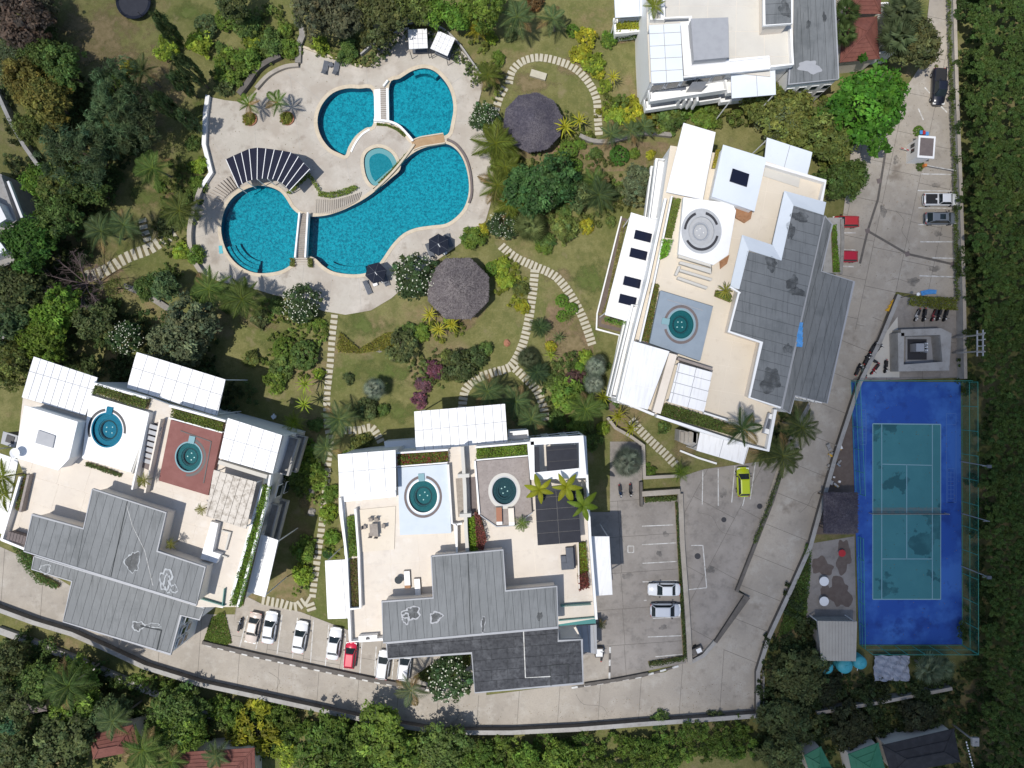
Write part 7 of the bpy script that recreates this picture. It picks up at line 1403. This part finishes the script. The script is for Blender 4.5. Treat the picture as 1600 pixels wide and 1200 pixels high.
for x, y, r, c, lb in Sh:
    cl_ = any(q in lb for q in ('clipped', 'round bright', 'oval', 'dome', 'small round')); shrub(x, y, r, c, lb, kind='clip' if cl_ else 'shrub')
for x, y, r, c, lb in ((608,806,10,BD,'small bush in planter beside dining deck'),): pass
# planted strips on terraces and along walls
HB = [
 ([(146,599),(229,623),(224,640),(141,614)],TZ,10.65,(.075,.10,.025),'hedge strip behind white deck with blue tub',None),([(266,638),(347,661),(345,676),(264,652)],TZ,10.5,(.09,.12,.025),'hedge strip behind red deck',None),([(409,757),(421,761),(375,951),(356,947),(362,925),(398,798)],TZ,10.65,(.085,.15,.02),'long bright hedge along terrace edge of red deck building',None),([(30,740),(46,745),(33,800),(22,798)],TZ,10.2,(.085,.11,.025),'planted strip along brown terrace wall by yellow palms',(.22,.12,.07,.25)),([(133,722),(160,730),(188,741),(186,746),(131,728)],TZ,10.0,(.06,.085,.03),'thin planting below white deck with blue tub',None),
 ([(620,710),(699,706),(700,722),(620,728)],TZ,10.5,(.085,.11,.02),'hedge strip with red flowers behind pale blue deck',(.30,.035,.06,.22)),([(744,701),(824,695),(825,711),(744,717)],TZ,10.5,(.10,.16,.022),'bright hedge strip behind taupe deck',None),([(731,810),(741,808),(748,868),(732,870)],TZ,10.8,(.12,.20,.02),'bright green planting beside spine wall',None),([(741,800),(750,806),(760,845),(752,870),(745,868)],TZ,11,(.13,.045,.04),'dark red planting beside spine wall',None),([(904,850),(916,848),(920,895),(906,900)],TZ,10.4,(.12,.17,.02),'green planting in terrace edge strip by sofa',(.2,.12,.03,.2)),([(903,900),(919,893),(922,920),(905,925)],TZ,10.6,(.11,.035,.03),'dark red bush at end of terrace edge strip',None),([(541,808),(555,806),(558,870),(545,872)],TZ,10.3,(.085,.14,.025),'planting strip beside dining deck',None),([(546,875),(558,873),(562,950),(549,951)],TZ,10.0,(.09,.10,.03),'sparse planting strip below dining deck',(.16,.10,.06,.3)),([(895,765),(912,763),(914,790),(898,792)],TZ,10.6,(.03,.05,.02),'dark shrubs beneath broad leaved plants',None),
 ([(1051,308),(1065,310),(1050,372),(1036,370)],TZ,9.8,(.105,.145,.03),'grass strip beside white deck',None),([(1036,372),(1052,374),(1046,398),(1031,405)],TZ,11,(.10,.21,.022),'feathery bright bush at end of grass strip',None),([(1120,232),(1127,234),(1122,262),(1113,262)],TZ,10,(.22,.20,.03),'yellow planting between white canopy and stair roof',None),([(1019,441),(1031,444),(1014,535),(1001,531)],TZ,9.9,(.10,.12,.028),'planting strip beside slate deck with red flowers',(.35,.05,.07,.06)),([(1040,630),(1100,648),(1140,662),(1160,676),(1148,682),(1030,648)],TZ,10.2,(.07,.10,.025),'hedge strip in front of glazed canopy',None),([(1120,452),(1145,462),(1143,472),(1118,462)],TZ,10.2,(.10,.13,.03),'low planting in white terrace planter',None),([(948,493),(992,505),(991,511),(947,500)],0,5,(.07,.14,.02),'hanging planting at end of solar canopy',None),
 ([(962,33),(1005,30),(1004,46),(963,49)],2.4,3.2,(.20,.22,.025),'yellow green hedge box on upper building wing',None),([(962,54),(1002,51),(1002,56),(963,60)],0,1.6,(.05,.09,.02),'dark hedge under upper building wing',None),
 ([(1300,352),(1308,350),(1313,425),(1303,425)],2.7,3.1,(.09,.16,.02),'bright hedge strip on carport edge',None),([(1483,-30),(1490,-30),(1500,300),(1502,470),(1497,470),(1494,300)],0,1.4,(.07,.10,.022),'long hedge strip behind forest wall',None),([(1424,462),(1498,464),(1500,484),(1468,482),(1424,476)],0,1.6,(.11,.125,.022),'ragged olive hedge between car park and yard',None),([(1226,722),(1230,726),(1196,820),(1182,852),(1178,848),(1202,786)],0,1.2,(.055,.08,.022),'hedge strip along long dark wall',None),
 ([(1008,778),(1058,776),(1059,783),(1008,786)],0,.8,(.06,.09,.025),'low hedge under short pale wall',None),([(1056,785),(1060,785),(1074,1030),(1069,1030)],0,.7,(.05,.075,.025),'thin dark hedge strip behind parked white cars',None),([(1014,1037),(1070,1028),(1071,1034),(1016,1044)],0,.9,(.05,.07,.022),'low hedge at lower end of lot',None),([(14,853),(42,862),(60,900),(88,915),(85,922),(55,912),(28,880)],0,1.0,(.055,.10,.025),'curved clipped hedge along drive beside grey roof',None),
 ([(318,1000),(330,965),(350,955),(362,1005),(350,1010)],0,.25,(.075,.115,.022),'small lawn wedge beside parking bay',None),([(525,540),(530,518),(560,545),(600,520),(620,517),(618,545),(560,552),(527,550)],0,.8,(.13,.13,.025),'olive hedge curve on lawn beside straight path',None),([(645,1060),(680,1035),(700,1020),(735,1018),(735,1040),(690,1075)],0,.5,(.06,.08,.02),'ground planting under roadside frangipani',None),([(1262,850),(1270,855),(1268,900),(1262,960),(1240,985),(1215,1000),(1245,910)],0,1.0,(.06,.10,.022),'green bank between road wall and patio',None),
 ([(446,300),(470,278),(482,268),(486,272),(500,296),(496,299),(481,276),(452,303)],0,.7,(.11,.145,.03),'thin hedge edging the island patio by fan pergola',None),([(497,297),(512,300),(530,296),(552,288),(560,292),(545,302),(515,309),(495,305)],0,.8,(.10,.14,.025),'leafy planter above the long slatted steps',None),([(588,191),(605,193),(622,199),(634,210),(631,213),(618,202),(604,196),(588,195)],.12,.5,(.07,.10,.02),'thin planter curve between upper pools',None),([(640,238),(628,252),(612,270),(594,287),(590,285),(610,265),(626,247),(636,236)],.12,.4,(.10,.13,.03),'thin planter curve beside children pool',None),([(452,402),(459,402),(459,416),(452,415)],.12,.9,(.10,.12,.03),'clump of planting left of footbridge steps',None),([(480,402),(487,403),(487,417),(480,416)],.12,.9,(.10,.12,.03),'clump of planting right of footbridge steps',None),
 ([(960,460),(962,440),(968,400),(977,345),(973,345),(960,410),(948,470),(940,490),(944,492)],0,.4,(.16,.15,.06),'pale flower edging beside solar canopy',None),([(1285,345),(1300,350),(1313,352),(1316,380),(1310,375),(1300,365)],0,.8,(.09,.10,.03),'shrubs at corner beside hidden red car',None),
]
for q, z0, z1, c, lb, red in HB:
    c = tuple(v*1.3 for v in c)
    a_ = area(loopw(q, z1)); leaf_box(q, z0, z1, c, lb, n=190 if a_ < 25 else 120, leaf=.11 if a_ < 30 else .13, red=red)
# lower planting that fills the beds
for q, hh, c in (([(862,170),(880,160),(900,185),(925,215),(920,250),(890,262),(865,245),(872,210)], (.3, .9), (.10, .13, .03)), ([(930,150),(955,158),(1000,165),(1040,172),(1060,182),(1040,205),(990,205),(950,190),(925,175)], (.5, 1.5), (.19, .19, .03)), ([(395,465),(450,480),(505,492),(508,530),(490,590),(440,600),(400,575),(405,540),(425,515)], (.3, .9), (.095, .135, .03)), ([(452,690),(475,690),(500,720),(505,760),(495,800),(480,760),(460,760)], (.6, 1.8), (.11, .16, .03)), ([(470,830),(490,835),(484,890),(478,930),(462,925),(466,880)], (.4, 1.3), (.10, .16, .03)), ([(505,770),(525,780),(530,840),(528,872),(508,870),(512,820)], (.4, 1.2), (.12, .17, .03)), ([(640,560),(690,550),(740,545),(765,560),(740,590),(690,600),(650,600)], (.3, 1.0), (.085, .11, .035)), ([(735,60),(760,70),(775,110),(785,150),(770,170),(758,140),(748,100)], (.3, 1.2), (.10, .13, .03)),
    ([(850,560),(870,560),(900,560),(900,600),(870,620),(855,600)], (.3, .9), (.085, .115, .035)), ([(655,505),(700,500),(735,505),(720,525),(680,535),(650,530)], (.2, .7), (.13, .16, .03)), ([(765,395),(800,405),(815,440),(822,480),(808,490),(785,460),(768,440)], (.2, .8), (.17, .19, .03)), ([(340,10),(420,5),(470,30),(465,75),(430,95),(370,100),(340,130),(330,110),(380,60)], (.3, 1.1), (.095, .13, .03)), ([(1225,640),(1250,650),(1260,690),(1225,725),(1190,715),(1205,690)], (.3, .9), (.045, .07, .022)), ([(1270,1010),(1330,1045),(1360,1060),(1480,1055),(1500,1020),(1530,1020),(1530,1210),(1200,1210),(1190,1100),(1240,1010)], (.3, 1.2), (.05, .075, .024)), ([(250,260),(300,240),(312,300),(300,350),(280,400),(290,440),(265,440),(255,380),(240,330)], (.2, .7), (.095, .125, .032)), ([(785,205),(800,225),(815,260),(790,320),(772,300),(768,240)], (.4, 1.2), (.085, .12, .03)), ([(930,300),(960,270),(985,270),(980,310),(950,335),(930,340)], (.3, .9), (.09, .125, .03))):
    mass('bed_planting', q, .3, 1.25, (.55, 1.1), hh, .13, 85, c)
Sx = [(700,500,9,LI,'low lime plant right under octagonal hut eave'),(640,515,10,MD,'small green bush on lawn below pool tail, right'),(545,590,9,DK,'dark conical shrub beside straight stone path'),(620,560,8,OL,'small olive bush on lawn below dark spreading bush'),(760,545,12,MD,'green bush beside winding stones above branch'),(700,560,11,OL,'olive loose bush on the middle lawn'),(905,575,10,BR,'bright small bush beside drooping red shrub'),(860,540,9,YE,'tiny yellow bush in brown bed'),(905,225,9,BR,'small bright bush at the rough wall end'),(930,238,10,MD,'green bush in front of rough stone wall'),(990,240,9,BD,'small bush under rough stone wall, right'),(945,135,10,LI,'lime bush between arc and upper lawn'),(935,115,9,YE,'yellow bush at arc shoulder'),(800,55,10,DK,'dark bush under left upper palm'),(780,90,11,BD,'bush between cabana wall and stone arc'),(768,60,9,LI,'lime bush beside yellow palm clump'),(875,600,8,(.16,.05,.04),'small red leaved bush beside cycads'),(430,480,13,MD,'round bush at the tail of pool terrace, left'),(498,505,10,BD,'bush beside head of straight stone path'),(405,500,14,DK,'dark bush below terrace palms'),(360,480,12,MD,'green bush on lawn edge under palms'),(395,560,13,OL,'olive bush above shaded lawn'),(500,585,9,LI,'lime bush left of straight path middle'),(495,665,12,MD,'bush beside straight path in building shade'),(540,715,9,BD,'bush beside white canopy corner'),(600,640,10,MD,'small green bush on lawn above stone arc'),(870,660,14,MD,'bush beside short branch of stones'),(900,665,16,BD,'bright bush near building north corner'),(925,690,13,MD,'green bush in corner above motorbikes'),(940,670,11,LI,'lime bush by retaining wall corner'),(1015,735,9,BD,'small bush at end of retaining wall'),(1035,668,10,MD,'bush against white wall under hedge strip'),(965,300,12,DK,'dark bush left of round grey tree'),(880,330,13,MD,'green bush right of pale fan palm'),(955,345,9,OL,'olive bush above lawn by apron'),(1245,300,10,MD,'bush peeking beside pale roof corner'),(300,310,12,MD,'bush between curved wall and lawn'),(275,300,10,OL,'olive bush on lawn by jungle palm'),(250,290,9,BD,'small bright bush on jungle lawn'),(345,75,10,MD,'bush above columnar trees'),(395,70,12,LI,'lime bush on upper slope'),(445,50,11,BD,'bush on lawn above stone steps'),(560,60,10,OL,'olive bush above vines'),(690,25,10,MD,'bush behind turned cabana')]
for x, y, r, c, lb in Sx: shrub(x, y, r, c, lb)
# fallen leaves on paving
for q, n_, z in (([(340,1070),(700,1140),(1000,1120),(1170,1108),(1170,1060),(800,1110),(600,1080),(400,1040)], 420, .035), ([(1350,230),(1440,120),(1480,150),(1490,450),(1400,450),(1340,430)], 260, .115), ([(1345,600),(1500,600),(1500,1000),(1345,1000)], 240, .125), ([(310,300),(345,430),(500,480),(640,430),(760,330),(750,150),(480,90),(335,170)], 300, .13)):
    L = loopw(q, 0); xs = [p[0] for p in L]; ys = [p[1] for p in L]; X = RNG.uniform(min(xs), max(xs), n_*4); Y = RNG.uniform(min(ys), max(ys), n_*4)
    k = [i for i in range(len(X)) if inside(X[i], Y[i], L) and not any(inside(X[i], Y[i], l) for l in loops.values())][:n_]; N = len(k); nr = RNG.normal(size=(N, 3))*.15; nr[:, 2] = 1
    o = link('fallen_leaves', leaf_mesh('fallen_leaves', np.stack([X[k], Y[k], np.full(N, z)], 1), nr, RNG.uniform(.04, .11, N), vary(N, .3, .2))); o.color = (.13, .10, .045, 1); o['kind'] = 'stuff'
# rocks and fallen things on the lawn
for i, (x, y, r, lb) in enumerate(((592,545,.55,'pale boulder on lawn below olive hedge'),(485,766,.7,'brown boulder beside straight path, upper'),(487,800,.6,'brown boulder beside straight path, lower'),(792,536,.5,'rusty red rock on lawn beside winding stones'))):
    p = P(x, y); rnd = random.Random(i); m = MB(); m.lathe((p.x, p.y, -.05), [(r, 0), (r*.95, r*.35), (r*.6, r*.7), (.001, r*.8)], 9); m.v = [(a+rnd.uniform(-.09, .09), b+rnd.uniform(-.09, .09), c+rnd.uniform(-.05, .05)) for a, b, c in m.v]; tag(m.build('boulder', 'terracotta' if i == 3 else 'rock'), lb, 'rock')
# bare soil beds
for q in ([(760,232),(800,225),(905,228),(1040,222),(1030,255),(960,268),(905,262),(860,255)], [(858,470),(900,470),(925,520),(920,600),(870,580),(852,530)], [(700,480),(760,470),(740,510),(690,520)], [(90,420),(180,415),(200,450),(130,470)]):
    struct(MB().sheet(smooth_loop(loopw(q, 0), 4), .0005).build('soil_bed', 'soil'))
